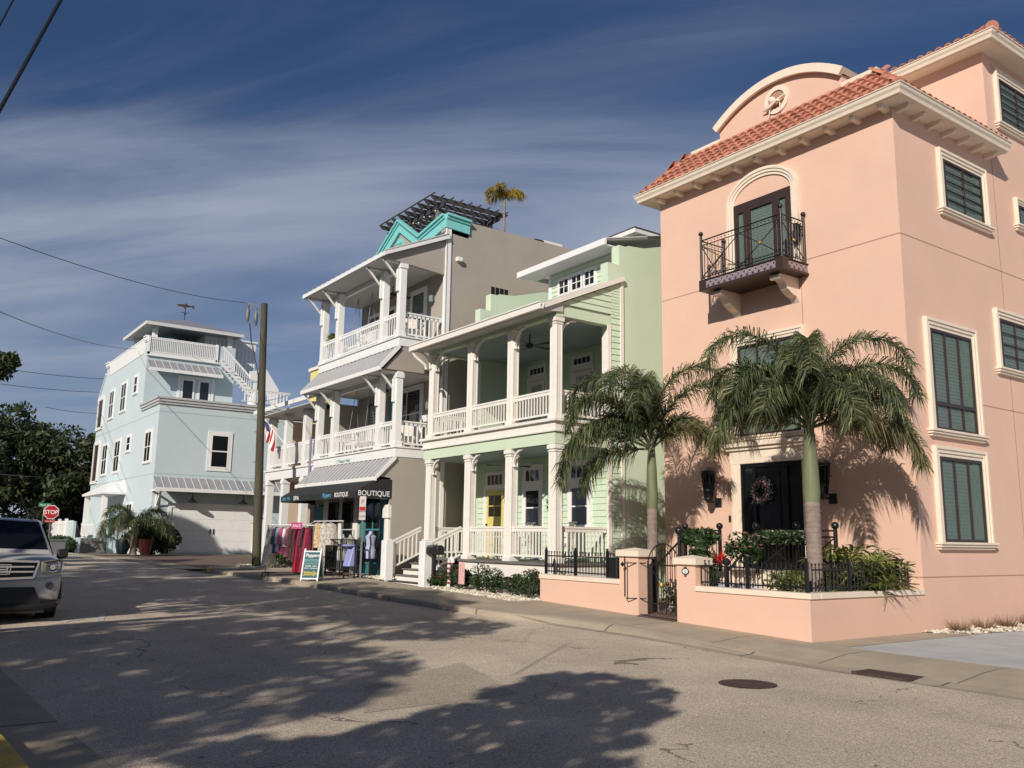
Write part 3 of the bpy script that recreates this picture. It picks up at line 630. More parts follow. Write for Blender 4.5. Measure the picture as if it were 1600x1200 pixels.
def cross(p,q):
    P,Q=Vector((*p,0)),Vector((*q,0)); z=lambda v,h:(v.x,v.y,h)
    ir.cyl(z(P,zb_),z(Q,zt_-.13),.012,n=5); ir.cyl(z(Q,zb_),z(P,zt_-.13),.012,n=5)
mid=((X_0+X_1)/2,post[0][1]); cross(post[0],mid); cross(mid,post[1]); cross(post[0],post[2]); cross(post[1],post[3])
ib=ir.build('balcony_railing',M.black,ph,smooth=True)
g=MB()
for x,y in ((lerp(X_0,mid[0],.5),post[0][1]-.02),(lerp(mid[0],X_1,.5),post[0][1]-.02),(post[1][0]+.02,PY-dep/2),(post[0][0],PY-dep/2)): g.ball((x,y,8.44),.04,8)
g.build('rosette',M.gold,ib)
wl=MB(); wl.box(-11.98,-11.90,PY-.22,PY-.02,8.75,8.95); wl.lathe((-11.94,PY-.16,8.45),[(.02,0),(.08,.06),(.10,.3),(.04,.36)],8); wl.build('wall_lantern',M.black,ph)
# side windows
def pwin(F,u0,u1,v0,v1,nx,nz,slats=.075,w=.22):
    q=window(ph,F,u0,u1,v0,v1,trim=0,nx=nx,nz=nz,fm=M.dwood,pm=M.glass,fr=.06,slats=slats,sill=False); molded(q,F,u0,u1,v0,v1,w); return q
pwin(FX,18.68,20.38,9.02,10.24,2,1); 
c=coords(FX)
def lou(u0,u1,v0,v1,n,par=ph):
    b=MB()
    for i in range(1,n): v=lerp(v0,v1,i/n); b.fb(FX,u0,u1,v-.012,v+.012,.04,.062)
    return b
lou(18.74,20.32,9.08,10.18,5).build('window_bars',M.dwood,ph)
q=pwin(FX,17.62,19.30,3.98,6.14,3,1); MB().fb(FX,17.68,19.24,4.50,4.58,.02,.066).build('transom_bar',M.dwood,q)
pwin(FX,17.64,19.34,1.68,3.42,3,1)
pwin(FX,20.72,22.9,5.66,6.85,3,1); lou(20.78,22.84,5.72,6.79,4).build('window_bars',M.dwood,ph)
pwin(FX,22.2,23.0,9.45,10.0,2,1,w=.16)
pwin(FX,21.75,24.4,12.0,13.25,3,1); lou(21.8,24.3,12.05,13.2,6).build('window_bars',M.dwood,ph)
pwin(FX,24.4,26.2,1.7,3.4,3,1)
# front: tall window over the door, door with surround
q=window(ph,FY,-13.86,-12.12,4.12,6.35,trim=0,nx=3,nz=1,fm=M.dwood,pm=M.glass,fr=.06,slats=.075,sill=False); molded(q,FY,-13.86,-12.12,4.12,6.35,.2)
MB().fb(FY,-13.8,-12.18,4.60,4.68,.02,.066).build('transom_bar',M.dwood,q)
dd=MB(); dd.fb(FY,-13.86,-12.12,1.02,3.46,.0,.03); ddo=dd.build('front_door',M.blackdoor,ph)
b=MB()
for a,b_ in ((-13.86,-13.78),(-13.52,-13.42),(-12.62,-12.52),(-12.22,-12.12)): b.fb(FY,a,b_,1.05,3.44,.03,.075)
b.fb(FY,-13.86,-12.12,3.36,3.46,.03,.07)
for a,b_ in ((-13.42,-12.62),):
    for v0,v1 in ((1.2,1.9),(2.0,3.25)): b.fb(FY,a+.14,b_-.14,v0,v1,.03,.05)
b.build('door_stiles',M.blackdoor,ddo); MB().fb(FY,-13.78,-13.52,1.2,3.36,.032,.036).build('side_light',M.glassd,ddo)
s=MB(); s.fb(FY,-14.14,-13.86,1.02,3.46,0,.10); s.fb(FY,-12.12,-11.84,1.02,3.46,0,.10)
for k in range(3): s.fb(FY,-14.12+k*.09,-14.07+k*.09,1.02,3.46,.10,.125); s.fb(FY,-11.92-k*.09,-11.87-k*.09,1.02,3.46,.10,.125)
s.fb(FY,-14.16,-11.82,3.46,3.78,0,.11); s.fb(FY,-14.22,-11.76,3.78,3.86,0,.17); s.fb(FY,-14.28,-11.70,3.86,3.95,0,.24); s.build('door_surround',M.cream,ph,bevel=.006)
wr=thing('wreath','round grey and pink wreath hung on the black front door','wreath',(-13.22,PY-.1,2.8))
t=MB()
for i in range(620):
    a=rnd.uniform(0,6.28); r=rnd.gauss(.225,.05); p=(-13.22+r*math.cos(a),PY-.10-rnd.uniform(0,.07),2.8+r*math.sin(a)); leaves(t,p,(.01,.01,.01),1,.035)
t.build('foliage',leafmat('frosted_leaf',(.10,.10,.085),(.32,.30,.27),(.55,.48,.45),14,0),wr,recalc=False)
t=MB()
for i in range(16):
    a=i/16*6.28; t.ball((-13.22+.22*math.cos(a),PY-.17,2.8+.22*math.sin(a)),.028,6)
t.build('berries',M.flower_p,wr)
def lantern(x,label=None):
    t=MB(); y=PY-.36; z=2.55
    for k in range(10):
        a=2*math.pi*k/10; t.cyl((x+.10*math.cos(a),y+.10*math.sin(a),z+.1),(x+.17*math.cos(a),y+.17*math.sin(a),z+.74),.011,n=4)
    for zz,r in ((z+.1,.105),(z+.3,.125),(z+.72,.17)): 
        for k in range(16):
            a,b=2*math.pi*k/16,2*math.pi*(k+1)/16; t.cyl((x+r*math.cos(a),y+r*math.sin(a),zz),(x+r*math.cos(b),y+r*math.sin(b),zz),.014,n=4,caps=False)
    t.lathe((x,y,z+.74),[(.19,0),(.19,.03),(.12,.09),(.03,.13)],10); t.lathe((x,y,z),[(.01,-.02),(.06,.0),(.10,.1)],8)
    t.box(x-.02,x+.02,y,PY,z+.0,z+.05); t.box(x-.09,x+.09,PY-.03,PY,z-.09,z+.13); t.tube([(x,PY-.02,z+.5),(x,y+.1,z+.6)],.012,5)
    o=t.build('wall_lantern',M.black,ph,smooth=True); MB().lathe((x,y,z+.12),[(.085,0),(.135,.58)],10).build('glass',M.glassd,o)
lantern(-14.62); lantern(-11.42)
MB().box(-14.30,-14.25,PY-.03,PY,2.1,2.25).build('doorbell',M.black,ph)
# stoop with tiled risers
st=MB(); st.box(-13.95,-11.95,15.2,PY,-.1,1.02); st.build('stoop',M.cream,ph)
for k,(a,b_) in enumerate(((14.9,.78),(14.6,.55),(14.3,.32))):
    MB().box(-13.95,-12.0,a,15.2 if k==0 else a+.3,-.1,b_).build('step',M.cream,ph)
    MB().box(-13.95,-12.0,a-.012,a-.002,b_-.2,b_-.04).build('riser_tile',mat('blue_white_tile',(.5,.5,.62),.3,var=.5,vs=22),ph)
pl=MB(); pl.box(-11.9,-10.4,14.5,16.7,-.1,.62); pl.build('planter_box',M.cream,ph)
MB().box(-11.9,-10.4,14.488,14.498,.36,.60).build('riser_tile',mat('blue_white_tile_band',(.42,.42,.58),.3,var=.7,vs=26),ph)
def ironrail(F,u0,u1,v0,v1,d,par,zs_=True,x=True):
    t=MB(); c=coords(F)
    for v in (v0,v1,v1-.12): t.cyl(c(u0,v,d),c(u1,v,d),.018,n=6)
    n=max(2,int(abs(u1-u0)/.1))
    for i in range(1,n): u=lerp(u0,u1,i/n); t.cyl(c(u,v0,d),c(u,v1-.12,d),.008,n=4)
    if x: t.cyl(c(u0,v0,d),c(u1,v1-.12,d),.013,n=5); t.cyl(c(u1,v0,d),c(u0,v1-.12,d),.013,n=5)
    for u in (u0,u1): t.cyl(c(u,v0-.1,d),c(u,v1+.03,d),.042,n=8); t.ball(c(u,v1+.1,d),.075)
    return t
for a in ((-14.22,-13.2),(-12.2,-11.2),(-11.2,-10.3)): ironrail(('Y',15.15),a[0],a[1],1.08,1.86,0,ph).build('stoop_railing',M.black,ph,smooth=True)
for x in (-14.05,-12.0):
    t=MB(); t.cyl((x,15.1,1.86),(x,13.95,1.02),.024,n=6); t.cyl((x,13.95,.0),(x,13.95,1.12),.05,n=8); t.ball((x,13.95,1.22),.08)
    for i in range(1,8): q=i/8; t.cyl((x,lerp(15.1,13.95,q),lerp(1.0,.1,q)),(x,lerp(15.1,13.95,q),lerp(1.83,1.0,q)),.009,n=4)
    t.build('stair_railing',M.black,ph,smooth=True)
# ------------------------------------------------------------ garden wall, fences, gate of the pink house
gw=thing('garden_wall','low pink stucco garden wall with cream coping right of the iron gate','garden wall',(-11,13.3,0))
w=MB(); w.box(-12.12,PX,13.17,13.41,-.4,.66); w.box(-9.75,PX,13.41,16.78,-.4,.66); w.build('wall',M.pink,gw)
MB().box(-12.62,-12.12,13.17,13.56,-.4,1.16).build('pillar',M.pink,gw)
cp_=MB(); cp_.box(-12.12,PX+.03,13.14,13.45,.66,.76); cp_.box(-9.79,PX+.03,13.45,16.78,.66,.76); cp_.build('coping',M.cream,gw,bevel=.008)
def pcap(mb,x0,x1,y0,y1,z): mb.box(x0-.06,x1+.06,y0-.06,y1+.06,z,z+.13); mb.add([(x0-.06,y0-.06,z+.13),(x1+.06,y0-.06,z+.13),(x1+.06,y1+.06,z+.13),(x0-.06,y1+.06,z+.13),((x0+x1)/2,(y0+y1)/2,z+.19)],[(0,1,4),(1,2,4),(2,3,4),(3,0,4)])
p=MB(); pcap(p,-12.62,-12.12,13.17,13.56,1.16); p.build('pillar_cap',M.cream,gw,bevel=.006)
nb=thing('house_number_plaque','small oval black house number plaque on the pink gate pillar','plaque',(-12.37,13.15,1.03))
o=MB(); F=('Y',13.168); c=coords(F); o.add([c(-12.37+.10*math.cos(a),1.03+.065*math.sin(a),.012) for a in [2*math.pi*i/20 for i in range(20)]],[tuple(range(20))]); o.build('oval_plate',M.blackp,nb)
o=MB(); o.add([c(-12.37+.075*math.cos(a),1.03+.045*math.sin(a),.015) for a in [2*math.pi*i/20 for i in range(20)]],[tuple(range(20))]); o.build('centre',M.white,nb); text(nb,F,'102',-12.37,1.008,.055,M.blackp,d=.018,align='CENTER')
o=MB(); o.cyl(c(-12.37,.955,.01),c(-12.37,.94,.01),.03,n=6); o.cyl(c(-12.37,1.1,.01),c(-12.37,1.12,.01),.03,n=6); o.build('scrolls',M.blackp,nb)
gw2=thing('garden_wall','low pink stucco garden wall with cream coping left of the iron gate','garden wall',(-15.5,13.3,.1))
w=MB(); w.box(-17.10,-14.30,13.17,13.41,-.3,.69); w.build('wall',M.pink,gw2); MB().box(-14.30,-13.72,13.17,13.56,-.3,1.28).build('pillar',M.pink,gw2)
w=MB(); w.box(-17.13,-14.30,13.14,13.45,.69,.79); w.build('coping',M.cream,gw2,bevel=.008); p=MB(); pcap(p,-14.30,-13.72,13.17,13.56,1.28); p.build('pillar_cap',M.cream,gw2,bevel=.006)
p=MB()
for i in range(9): x=lerp(-14.33,-13.70,i/8); p.cyl((x,13.3,1.46),(x,13.3,1.50),.006,n=4); p.ball((x,13.3,1.52),.018,6)
def ironfence(name,label,P,Q,zb,zt_,posts,sp=.105):
    P,Q=Vector(P),Vector(Q); t=thing(name,label,'iron fence',(P.x,P.y,zb)); ln=(Q-P).length; n=int(ln/sp); mb=MB(); z=lambda v,h:(v.x,v.y,h)
    for h in (zt_-.09,zb+.07): mb.bar(z(P,h),z(Q,h),.028)
    for i in range(n+1):
        v=P.lerp(Q,i/n); mb.cyl(z(v,zb+.02),z(v,zt_),.0115,n=5); mb.ball(z(v,zt_+.005),.02,6)
    mb.build('fence_panel',M.black,t)
    for f in posts:
        v=P.lerp(Q,f); mb=MB(); mb.bar(z(v,zb),z(v,zt_+.06),.055); mb.ball(z(v,zt_+.085),.03,6); mb.build('fence_post',M.black,t)
    return t
ironfence('iron_fence','black iron fence on the pink wall facing the street, right of the gate',(-12.1,13.31,0),(-9.66,13.31,0),.77,1.24,(.47,1.0))
ironfence('iron_fence','black iron fence on the pink wall along the driveway side',(-9.65,13.45,0),(-9.65,16.5,0),.77,1.24,(.36,.88))
f3=ironfence('iron_fence','black iron fence on the pink wall in front of the mint porch',(-17.05,13.31,0),(-14.42,13.31,0),.80,1.32,(0,.42,.84))
MB().box(-14.78,-14.5,13.27,13.42,.80,1.24).build('utility_box',M.black,f3,bevel=.02)
gt=thing('garden_gate','arched black iron gate standing half open between the pink pillars','gate',(-13.1,13.3,.06))
g=MB(); gx0,gx1=-13.62,-12.72; gy=13.36
g.cyl((gx1,gy,.1),(gx1,gy,1.75),.032,n=10); g.ball((gx1,gy,1.83),.085); 
for h in (.33,1.12): g.cyl((gx0,gy,h),(gx1,gy,h),.014,n=6)
n=7
for i in range(n+1):
    x=lerp(gx0,gx1,i/n); q=(i/n-.5)*2; top=1.12+.42*math.sqrt(max(0,1-q*q)); g.cyl((x,gy,.13),(x,gy,top),.010,n=5)
g.tube([(lerp(gx0,gx1,.5)+.45*math.cos(a),gy,1.12+.44*math.sin(a)) for a in [math.pi*i/14 for i in range(15)]],.014,6)
g.tube([(lerp(gx0,gx1,.5)+.25*math.cos(a),gy,1.14+.3*math.sin(a)) for a in [math.pi*i/12 for i in range(13)]],.010,6)
g.cyl((gx0,gy,1.1),(gx1,gy,.35),.012,n=5); g.cyl((gx0,gy,.1),(gx0,gy,1.2),.02,n=6)
g.build('gate_leaf',M.black,gt,smooth=True); MB().ball((-13.2,gy-.03,.72),.06,10).build('medallion',M.gold,gt)
g=MB(); g.cyl((-14.0+.05,13.0,.45),(-13.95,13.0,1.2),.016,n=6); 
for h in (.42,1.15): g.cyl((-13.95,13.02,h),(-13.62,13.3,h),.012,n=5)
g.lathe((-13.95,13.0,1.2),[(.02,0),(.0,.12)],6); g.lathe((-14.02,13.0,1.12),[(.0,-.06),(.05,0),(.0,.06)],6); g.build('gate_bracket',M.black,gt)
# ------------------------------------------------------------ palms
def frond(mb,base,az,el,L_,curve,n=56,ll=.46,g=None,side=3,twist=0,lw=.0105):
    g=g or rnd; p=Vector(base); a=az; pts=[p.copy()]; dirs=[]; e=el; N=22; st=L_/N
    for i in range(N):
        d=Vector((math.cos(a)*math.cos(e),math.sin(a)*math.cos(e),math.sin(e))); dirs.append(d); p=p+d*st; pts.append(p.copy()); e-=curve/N*(.12+1.76*i/N); e=max(e,-1.42); a+=twist/N
    mb.tube(pts,[lerp(.030,.004,i/N) for i in range(N+1)],5,False)
    for i in range(n):
        t=lerp(.13,1,(i+.5)/n); k=min(N-1,int(t*N)); q=pts[k].lerp(pts[k+1],t*N-k); d=dirs[k]; s=d.cross(Vector((0,0,1)))
        s=s.normalized() if s.length>.05 else Vector((math.sin(az),-math.cos(az),0)); u=s.cross(d)
        ln=ll*(.45+.55*math.sin(min(1,t*1.35)*math.pi*.72+.35))*(1-.35*max(0,t-.75)*2)
        for sg in (-1,1):
            for kk in range(side):
                fan_=g.uniform(-.75,.85); dr=(s*sg*math.cos(fan_)+u*math.sin(fan_)*.9+d*g.uniform(.35,.75)).normalized()
                l=ln*g.uniform(.75,1.1); m1=q+dr*l*.5; m2=q+dr*l*.9+Vector((0,0,-1))*l*g.uniform(.25,.75)
                w=(dr.cross(Vector((g.uniform(-1,1),g.uniform(-1,1),g.uniform(-1,1))))).normalized()*lw
                mb.add([q-w*.6,q+w*.6,m1+w,m1-w,m2],[(0,1,2,3),(3,2,4)])
    return mb
def palm(label,base,h_tr,h_sh,r,fronds,group=None,name='foxtail_palm',lean=(0,0),dry=(),m=None,L_=1.0,seed=1,cat='palm tree',ll=.60,n=80,side=3):
    g=random.Random(seed); t=thing(name,label,cat,base,group); b=Vector(base); top=b+Vector((lean[0],lean[1],h_tr)); tt=top+Vector((lean[0]*.2,lean[1]*.2,h_sh))
    tk=MB(); n_=56; pts=[b.lerp(top,i/n_)-Vector((0,0,.05 if i==0 else 0)) for i in range(n_+1)]
    rs=[r*(1.0+(.28*math.exp(-i/5)))*(1.055 if i%3==0 else .975) for i in range(n_+1)]
    tk.tube(pts,rs,14); tk.build('trunk',M.bark,t,smooth=True)
    cs=MB(); cs.tube([top,top.lerp(tt,.12),top.lerp(tt,.6),tt,tt+Vector((0,0,.25*r/.1))],[r*.98,r*1.12,r*.95,r*.6,r*.3],12); cs.build('crownshaft',M.shaft,t,smooth=True)
    for i,(az,el,l,cv) in enumerate(fronds):
        fb_=MB(); az+=g.uniform(-9,9); el+=g.uniform(-7,4); cv*=g.uniform(.88,1.1); l*=g.uniform(.88,1.04); frond(fb_,tt-Vector((0,0,.12)),R(az),R(el),l*L_,cv,g=g,ll=ll,n=n,side=side,twist=g.uniform(-.2,.2)); fb_.build('frond',(M.palmdry if i in dry else (m or M.palm)),t,recalc=False)
    sp=MB(); sp.tube([tt,tt+Vector((.03,.02,.8*L_))],[.02,.004],5); sp.build('spear_leaf',M.shaft,t)
    return t
# world azimuths: screen right is about 54 deg, screen left 234, towards the camera 306
palm('thick foxtail palm on the right, its crown hiding the window above the black door',(-10.08,14.15,.62),1.75,1.50,.142,
  [(54,84,3.4,3.2),(46,72,3.0,3.1),(38,46,2.4,2.6),(40,24,2.5,2.3),(60,20,2.2,1.9),(234,84,3.4,3.2),(242,70,3.1,3.1),(250,44,2.5,2.6),(228,22,2.0,1.9),(306,80,3.1,3.4),(290,46,2.3,2.8),(330,52,2.3,2.8),(140,78,3.2,3.1),(180,66,2.7,2.9),(100,70,2.9,3.0),(300,88,2.9,3.1),(215,52,2.4,2.7),(72,56,2.5,2.8),(20,60,2.4,3.0),(265,62,2.5,3.0)],dry=(3,4,8),seed=3)
palm('slimmer foxtail palm behind the garden gate, against the mint wall',(-14.12,14.0,.12),2.2,1.45,.118,
  [(60,86,3.5,3.1),(48,76,3.0,3.1),(234,72,3.0,3.1),(226,86,3.4,3.1),(244,42,2.3,2.5),(306,78,3.1,3.4),(140,80,3.1,3.1),(54,40,2.0,2.4),(195,56,2.5,2.8),(290,84,3.0,3.2),(250,62,2.7,3.0),(90,60,2.4,2.8),(238,26,2.7,2.5),(225,4,2.2,1.8)],dry=(7,),seed=5)
palm('small palm with golden fronds on the roof of the taupe house',(-24.95,17.4,12.3),1.45,.35,.05,
  [(54,35,1.3,1.9),(80,55,1.3,1.9),(234,45,1.4,2.0),(220,20,1.2,1.6),(306,60,1.3,2.1),(140,50,1.3,1.9),(20,20,1.3,1.8),(260,60,1.2,1.8)],m=M.palmgold,seed=9,ll=.36,n=40,L_=.62,side=2,name='small_palm')
# ------------------------------------------------------------ plants near the pink house
def clump(name,label,cat,c,rad,n,size,m,group=None,stems=True,extra=None,seed=1,shell=.3):
    g=random.Random(seed); base=(c[0],c[1],c[2]-rad[2]); t=thing(name,label,cat,base,group)
    mb=MB()
    k=max(3,int(n/450))
    leaves(mb,c,rad,int(n*.45),size,g,shell=shell)
    for _ in range(k):
        a=g.uniform(0,6.28); q=(c[0]+rad[0]*.6*math.cos(a)*g.random(),c[1]+rad[1]*.6*math.sin(a),c[2]+g.uniform(-.3,.55)*rad[2])
        leaves(mb,q,(rad[0]*.5,rad[1]*.5,rad[2]*.5),int(n*.55/k),size,g,shell=.1)
    mb.build('foliage',m,t,recalc=False)
    if stems:
        s=MB()
        for i in range(7):
            a=g.uniform(0,6.28); s.tube([(c[0]+.05*math.cos(a),c[1]+.05*math.sin(a),base[2]-.03),(c[0]+rad[0]*.3*math.cos(a),c[1]+rad[1]*.3*math.sin(a),c[2]),(c[0]+rad[0]*.7*math.cos(a),c[1]+rad[1]*.7*math.sin(a),c[2]+rad[2]*.8)],[.016,.010,.004],5)
        s.build('stems',M.oakbark,t)
    if extra:
        m2,cnt,sz,nm=extra; f=MB()
        for i in range(cnt):
            a=g.uniform(0,6.28); b=g.uniform(-.2,1.2); p=Vector((c[0]+rad[0]*math.cos(a)*math.cos(b),c[1]+rad[1]*math.sin(a)*math.cos(b),c[2]+rad[2]*math.sin(b)*.95))
            for q in range(6):
                r=Matrix.Rotation(q*1.05,3,'Z')@Vector((sz,0,sz*g.uniform(.2,.9))); u=r.cross(Vector((0,0,1))).normalized()*sz*.5
                f.quad(p,p+r*.6+u,p+r,p+r*.6-u)
        f.build(nm,m2,t,recalc=False)
    return t
def rosette(name,label,cat,c,n,L_,w,m,seed=1,el=(20,85),group=None,droop=.5):
    g=random.Random(seed); t=thing(name,label,cat,c,group); mb=MB()
    for i in range(n):
        a=g.uniform(0,6.28); e=R(g.uniform(*el)); l=L_*g.uniform(.6,1.1); p=Vector(c)+Vector((g.uniform(-.06,.06),g.uniform(-.06,.06),0)); s=Vector((-math.sin(a),math.cos(a),0)); q=[p]; K=5
        for k in range(K): d=Vector((math.cos(a)*math.cos(e),math.sin(a)*math.cos(e),math.sin(e))); q.append(q[-1]+d*l/K); e-=droop*g.uniform(.6,1.4)/K*2
        vs=[]
        for k,pp in enumerate(q): ww=w*(.6+.8*k/K if k<3 else 1.3*(1-(k-2)/(K-2)*.97)); vs+= [pp-s*ww,pp+s*ww]
        mb.add(vs,[(2*k,2*k+1,2*k+3,2*k+2) for k in range(K)])
    mb.build('leaves',m,t,recalc=False); return t
def ladypalm(label,c,n,seed):  # canes with hand-shaped fans of broad segments
    g=random.Random(seed); t=thing('fan_palm_shrub',label,'shrub',c); mb=MB(); s=MB()
    for i in range(n):
        a=g.uniform(0,6.28); r=abs(g.gauss(0,.36)); b=Vector(c)+Vector((math.cos(a)*r*.8,math.sin(a)*r*.8,0)); h=g.uniform(.15,1.05)*(1-.25*r)
        o=b+Vector((math.cos(a)*h*.35,math.sin(a)*h*.35,h)); s.tube([b,o],.006,4,False); f=g.uniform(0,6.28)
        ax=Vector((math.cos(a+g.gauss(0,.6)),math.sin(a+g.gauss(0,.6)),g.uniform(-.1,.7))).normalized(); sd=ax.orthogonal().normalized(); sd=Vector((-ax.y,ax.x,0)).normalized(); upv=ax.cross(sd)
        for k in range(9):
            q=(k-4)*.42; d=(ax*math.cos(q)+sd*math.sin(q)+upv*g.uniform(-.15,.25)).normalized(); l=g.uniform(.30,.52); w=d.cross(upv).normalized()*.026
            m1=o+d*l*.6; m2=o+d*l+Vector((0,0,-.10*g.random()-.03)); mb.add([o,m1-w,m2-w*.5,m2+w*.5,m1+w],[(0,1,4),(1,2,3,4)])
    mb.build('leaves',M.spiky,t,recalc=False); s.build('stems',M.shaft,t); return t
ladypalm('broad bushy fan palm spilling over the driveway corner of the pink wall',(-10.12,15.55,.5),85,4)
ladypalm('darker fan palm shrub behind the right palm trunk',(-10.5,16.3,.55),24,5)
clump('flowering_shrub','dark shrub with white and pink blooms on the stoop railing by the door','shrub',(-11.35,15.0,1.72),(.8,.18,.15),900,.045,M.shrub,extra=(M.flower_w,60,.035,'blossoms'),stems=False,seed=8)
clump('flowering_shrub','leafy garland with orange flowers hanging below the stoop railing','garland',(-12.1,14.6,1.5),(.45,.3,.35),700,.06,M.shrub,extra=(M.flower_p,24,.045,'blossoms'),stems=False,seed=18)
clump('garland','dark leafy garland along the left stoop railing','garland',(-13.75,15.1,1.72),(.62,.2,.22),1400,.075,M.shrub,stems=False,seed=28)
clump('shrub','dark spiky evergreen shrub just behind the gate','shrub',(-13.25,14.6,.95),(.38,.35,.75),1500,.08,M.shrub,seed=38)
clump('flowering_shrub','low shrub with pink flowers at the foot of the palm behind the gate','shrub',(-13.35,13.95,.5),(.42,.3,.35),700,.05,M.shrub,extra=(M.flower_p,26,.04,'blossoms'),seed=48)
rosette('bromeliad','red leaved plant in front of the stoop railing','plant',(-12.85,14.75,1.15),34,.4,.022,M.flower_r,3,(30,88))
rosette('strap_leaved_plant','tall strap leaved plant right of the right palm trunk','plant',(-10.6,15.3,.5),46,.95,.02,M.shrub,6,(50,88))
clump('shrub','small green shrub at the foot of the right palm','shrub',(-10.6,14.0,.85),(.5,.3,.28),900,.05,M.spiky,seed=58)
rosette('potted_plant','green plant in a dark pot on the porch side of the low wall','plant',(-15.6,14.2,.3),40,.6,.02,M.shrub,16,(30,88))
for i in range(7):
    y=17.5+i*.95; g=random.Random(i); t=thing('grass_tuft',['driest grass tuft, nearest the wall corner','second dry grass tuft from the wall corner along the pink wall','third dry grass tuft from the wall corner along the pink wall','fourth dry grass tuft from the wall corner along the pink wall','fifth dry grass tuft from the wall corner along the pink wall','sixth dry grass tuft from the wall corner along the pink wall','farthest dry grass tuft along the pink wall'][i],'grass tuft',(-9.22,y,-.07),'dry grass tufts beside the driveway')
    mb=MB()
    for k in range(260):
        a=g.uniform(0,6.28); r=g.uniform(0,.13); b=Vector((-9.22+r*math.cos(a),y+r*1.6*math.sin(a),-.06)); l=g.uniform(.12,.34); d=Vector((math.cos(a)*g.uniform(.1,1.1),math.sin(a)*g.uniform(.1,1.1),1)).normalized(); w=d.cross(Vector((g.gauss(0,1),g.gauss(0,1),.2))).normalized()*.005
        mb.add([b-w,b+w,b+d*l],[(0,1,2)])
    mb.build('blades',M.drygrass,t,recalc=False)
# ------------------------------------------------------------ mint green house
GX0,GX1,GY,GW=-24.0,-17.35,13.8,15.7
gh=thing('mint_green_house','two storey mint green house with white columned porches and a yellow door','house',(-20.7,18,zs(-20)))
GU=17.2
w=MB(); w.box(GX0+.3,GX1-.3,GW,GU,-.2,4.7); w.box(GX0+.3,GX1-.3,GW,16.4,7.5,8.2); w.box(GX0+.3,GX1-.3,16.4,GU,7.5,8.9); w.box(GX0+.3,GX1-.3,GU,26,-.2,8.9); w.build('wall',M.green,gh)
F=('X',GX1); par=[(16.05,-.2),(16.05,8.75),(15.62,8.55),(15.62,9.2),(16.04,9.2),(16.04,9.78)]+[(16.04+.28,9.78),(16.4,9.83),(17.0,9.88),(17.6,10.05),(18.3,10.25),(26,10.3),(26,-.2)]
MB().prism(F,[(15.7,-.2),(15.7,8.2),(15.62,8.45)]+par[3:],-.3,0).build('parapet_wall',M.green,gh)
MB().prism(('X',GX0+.3),[(15.7,-.2),(15.7,8.2),(15.62,8.45)]+par[3:],-.3,0).build('parapet_wall',M.green,gh)
FG=('Y',GW)
def laps(F,u0,u1,v0,v1,m,par,step=.17,name='siding'):
    mb=MB(); c=coords(F); v=v0
    while v<v1-.01:
        t=min(v+step,v1); mb.add([c(u0,v,.030),c(u1,v,.030),c(u1,t,.008),c(u0,t,.008),c(u0,v,.0),c(u1,v,0)],[(0,1,2,3),(4,5,1,0)]); v=t
    return mb.build(name,m,par)
M.greensid=mat('mint_siding',(.60,.72,.54),.6,var=.03,vs=3)
laps(FG,GX0+.3,GX1-.0,1.05,4.03,M.greensid,gh); laps(('Y',GU),GX0+.3,GX1-.3,4.75,7.45,M.greensid,gh)
FS=('X',GX1+.002); laps(FS,15.7,16.05,1.0,8.7,M.greensid,gh)
# gable side siding under the rake
mb=MB(); c=coords(FS); v=7.72
while v<8.7:
    t=v+.17; ya=max(13.95,13.3+(v-7.45)/.44); mb.add([c(min(ya,16.0),v,.03),c(16.05,v,.03),c(16.05,t,.008),c(min(16.0,max(13.95,13.3+(t-7.45)/.44)),t,.008)],[(0,1,2,3)]); v=t
mb.build('siding',M.greensid,gh)
MB().prism(('X',GX1-.02),[(13.86,7.45),(16.05,7.45),(16.05,8.62),(13.86,7.66)],-.2,0).build('gable_panel',M.green,gh)
t=MB(); t.fb(FS,16.05,16.16,.3,8.8,0,.045); t.fb(FS,15.58,15.70,1.03,7.4,0,.04); t.fb(('Y',GW),GX1-.12,GX1,1.03,4.03,0,.04); t.fb(('Y',GW),GX1-.3,GX1,4.7,7.4,0,.04); t.build('corner_board',M.wcream,gh)
MB().box(GX0,GX1,GY,GW,4.03,4.34).build('beam',M.green,gh)   # storey beam
t=MB(); t.box(GX0-.06,GX1+.06,GY-.06,GW,4.34,4.40); t.box(GX0-.03,GX1+.03,GY-.03,GW,4.40,4.60); t.box(GX0-.12,GX1+.12,GY-.12,GW,4.60,4.68); t.build('belt_course',M.wcream,gh,bevel=.006)
MB().box(GX0+.04,GX1-.04,GY+.04,GW,4.005,4.028).build('porch_ceiling',M.ceil,gh)
MB().box(GX0+.31,GX1-.31,GY+.05,GU,4.705,4.72).build('upper_deck',M.deck,gh)
t=MB(); t.box(GX0-.05,GX1+.05,GY-.06,GW,.97,1.03); t.build('porch_deck',M.deck,gh)
t=MB(); t.box(-21.55,GX1,GY,GY+.06,.62,.965); t.box(GX1-.06,GX1,GY+.06,GW,.62,.965); t.build('skirt_board',M.wcream,gh)
MB().box(GX0,GX1-.08,GY+.12,GW,-.2,.96).build('crawl_space',M.dark,gh)
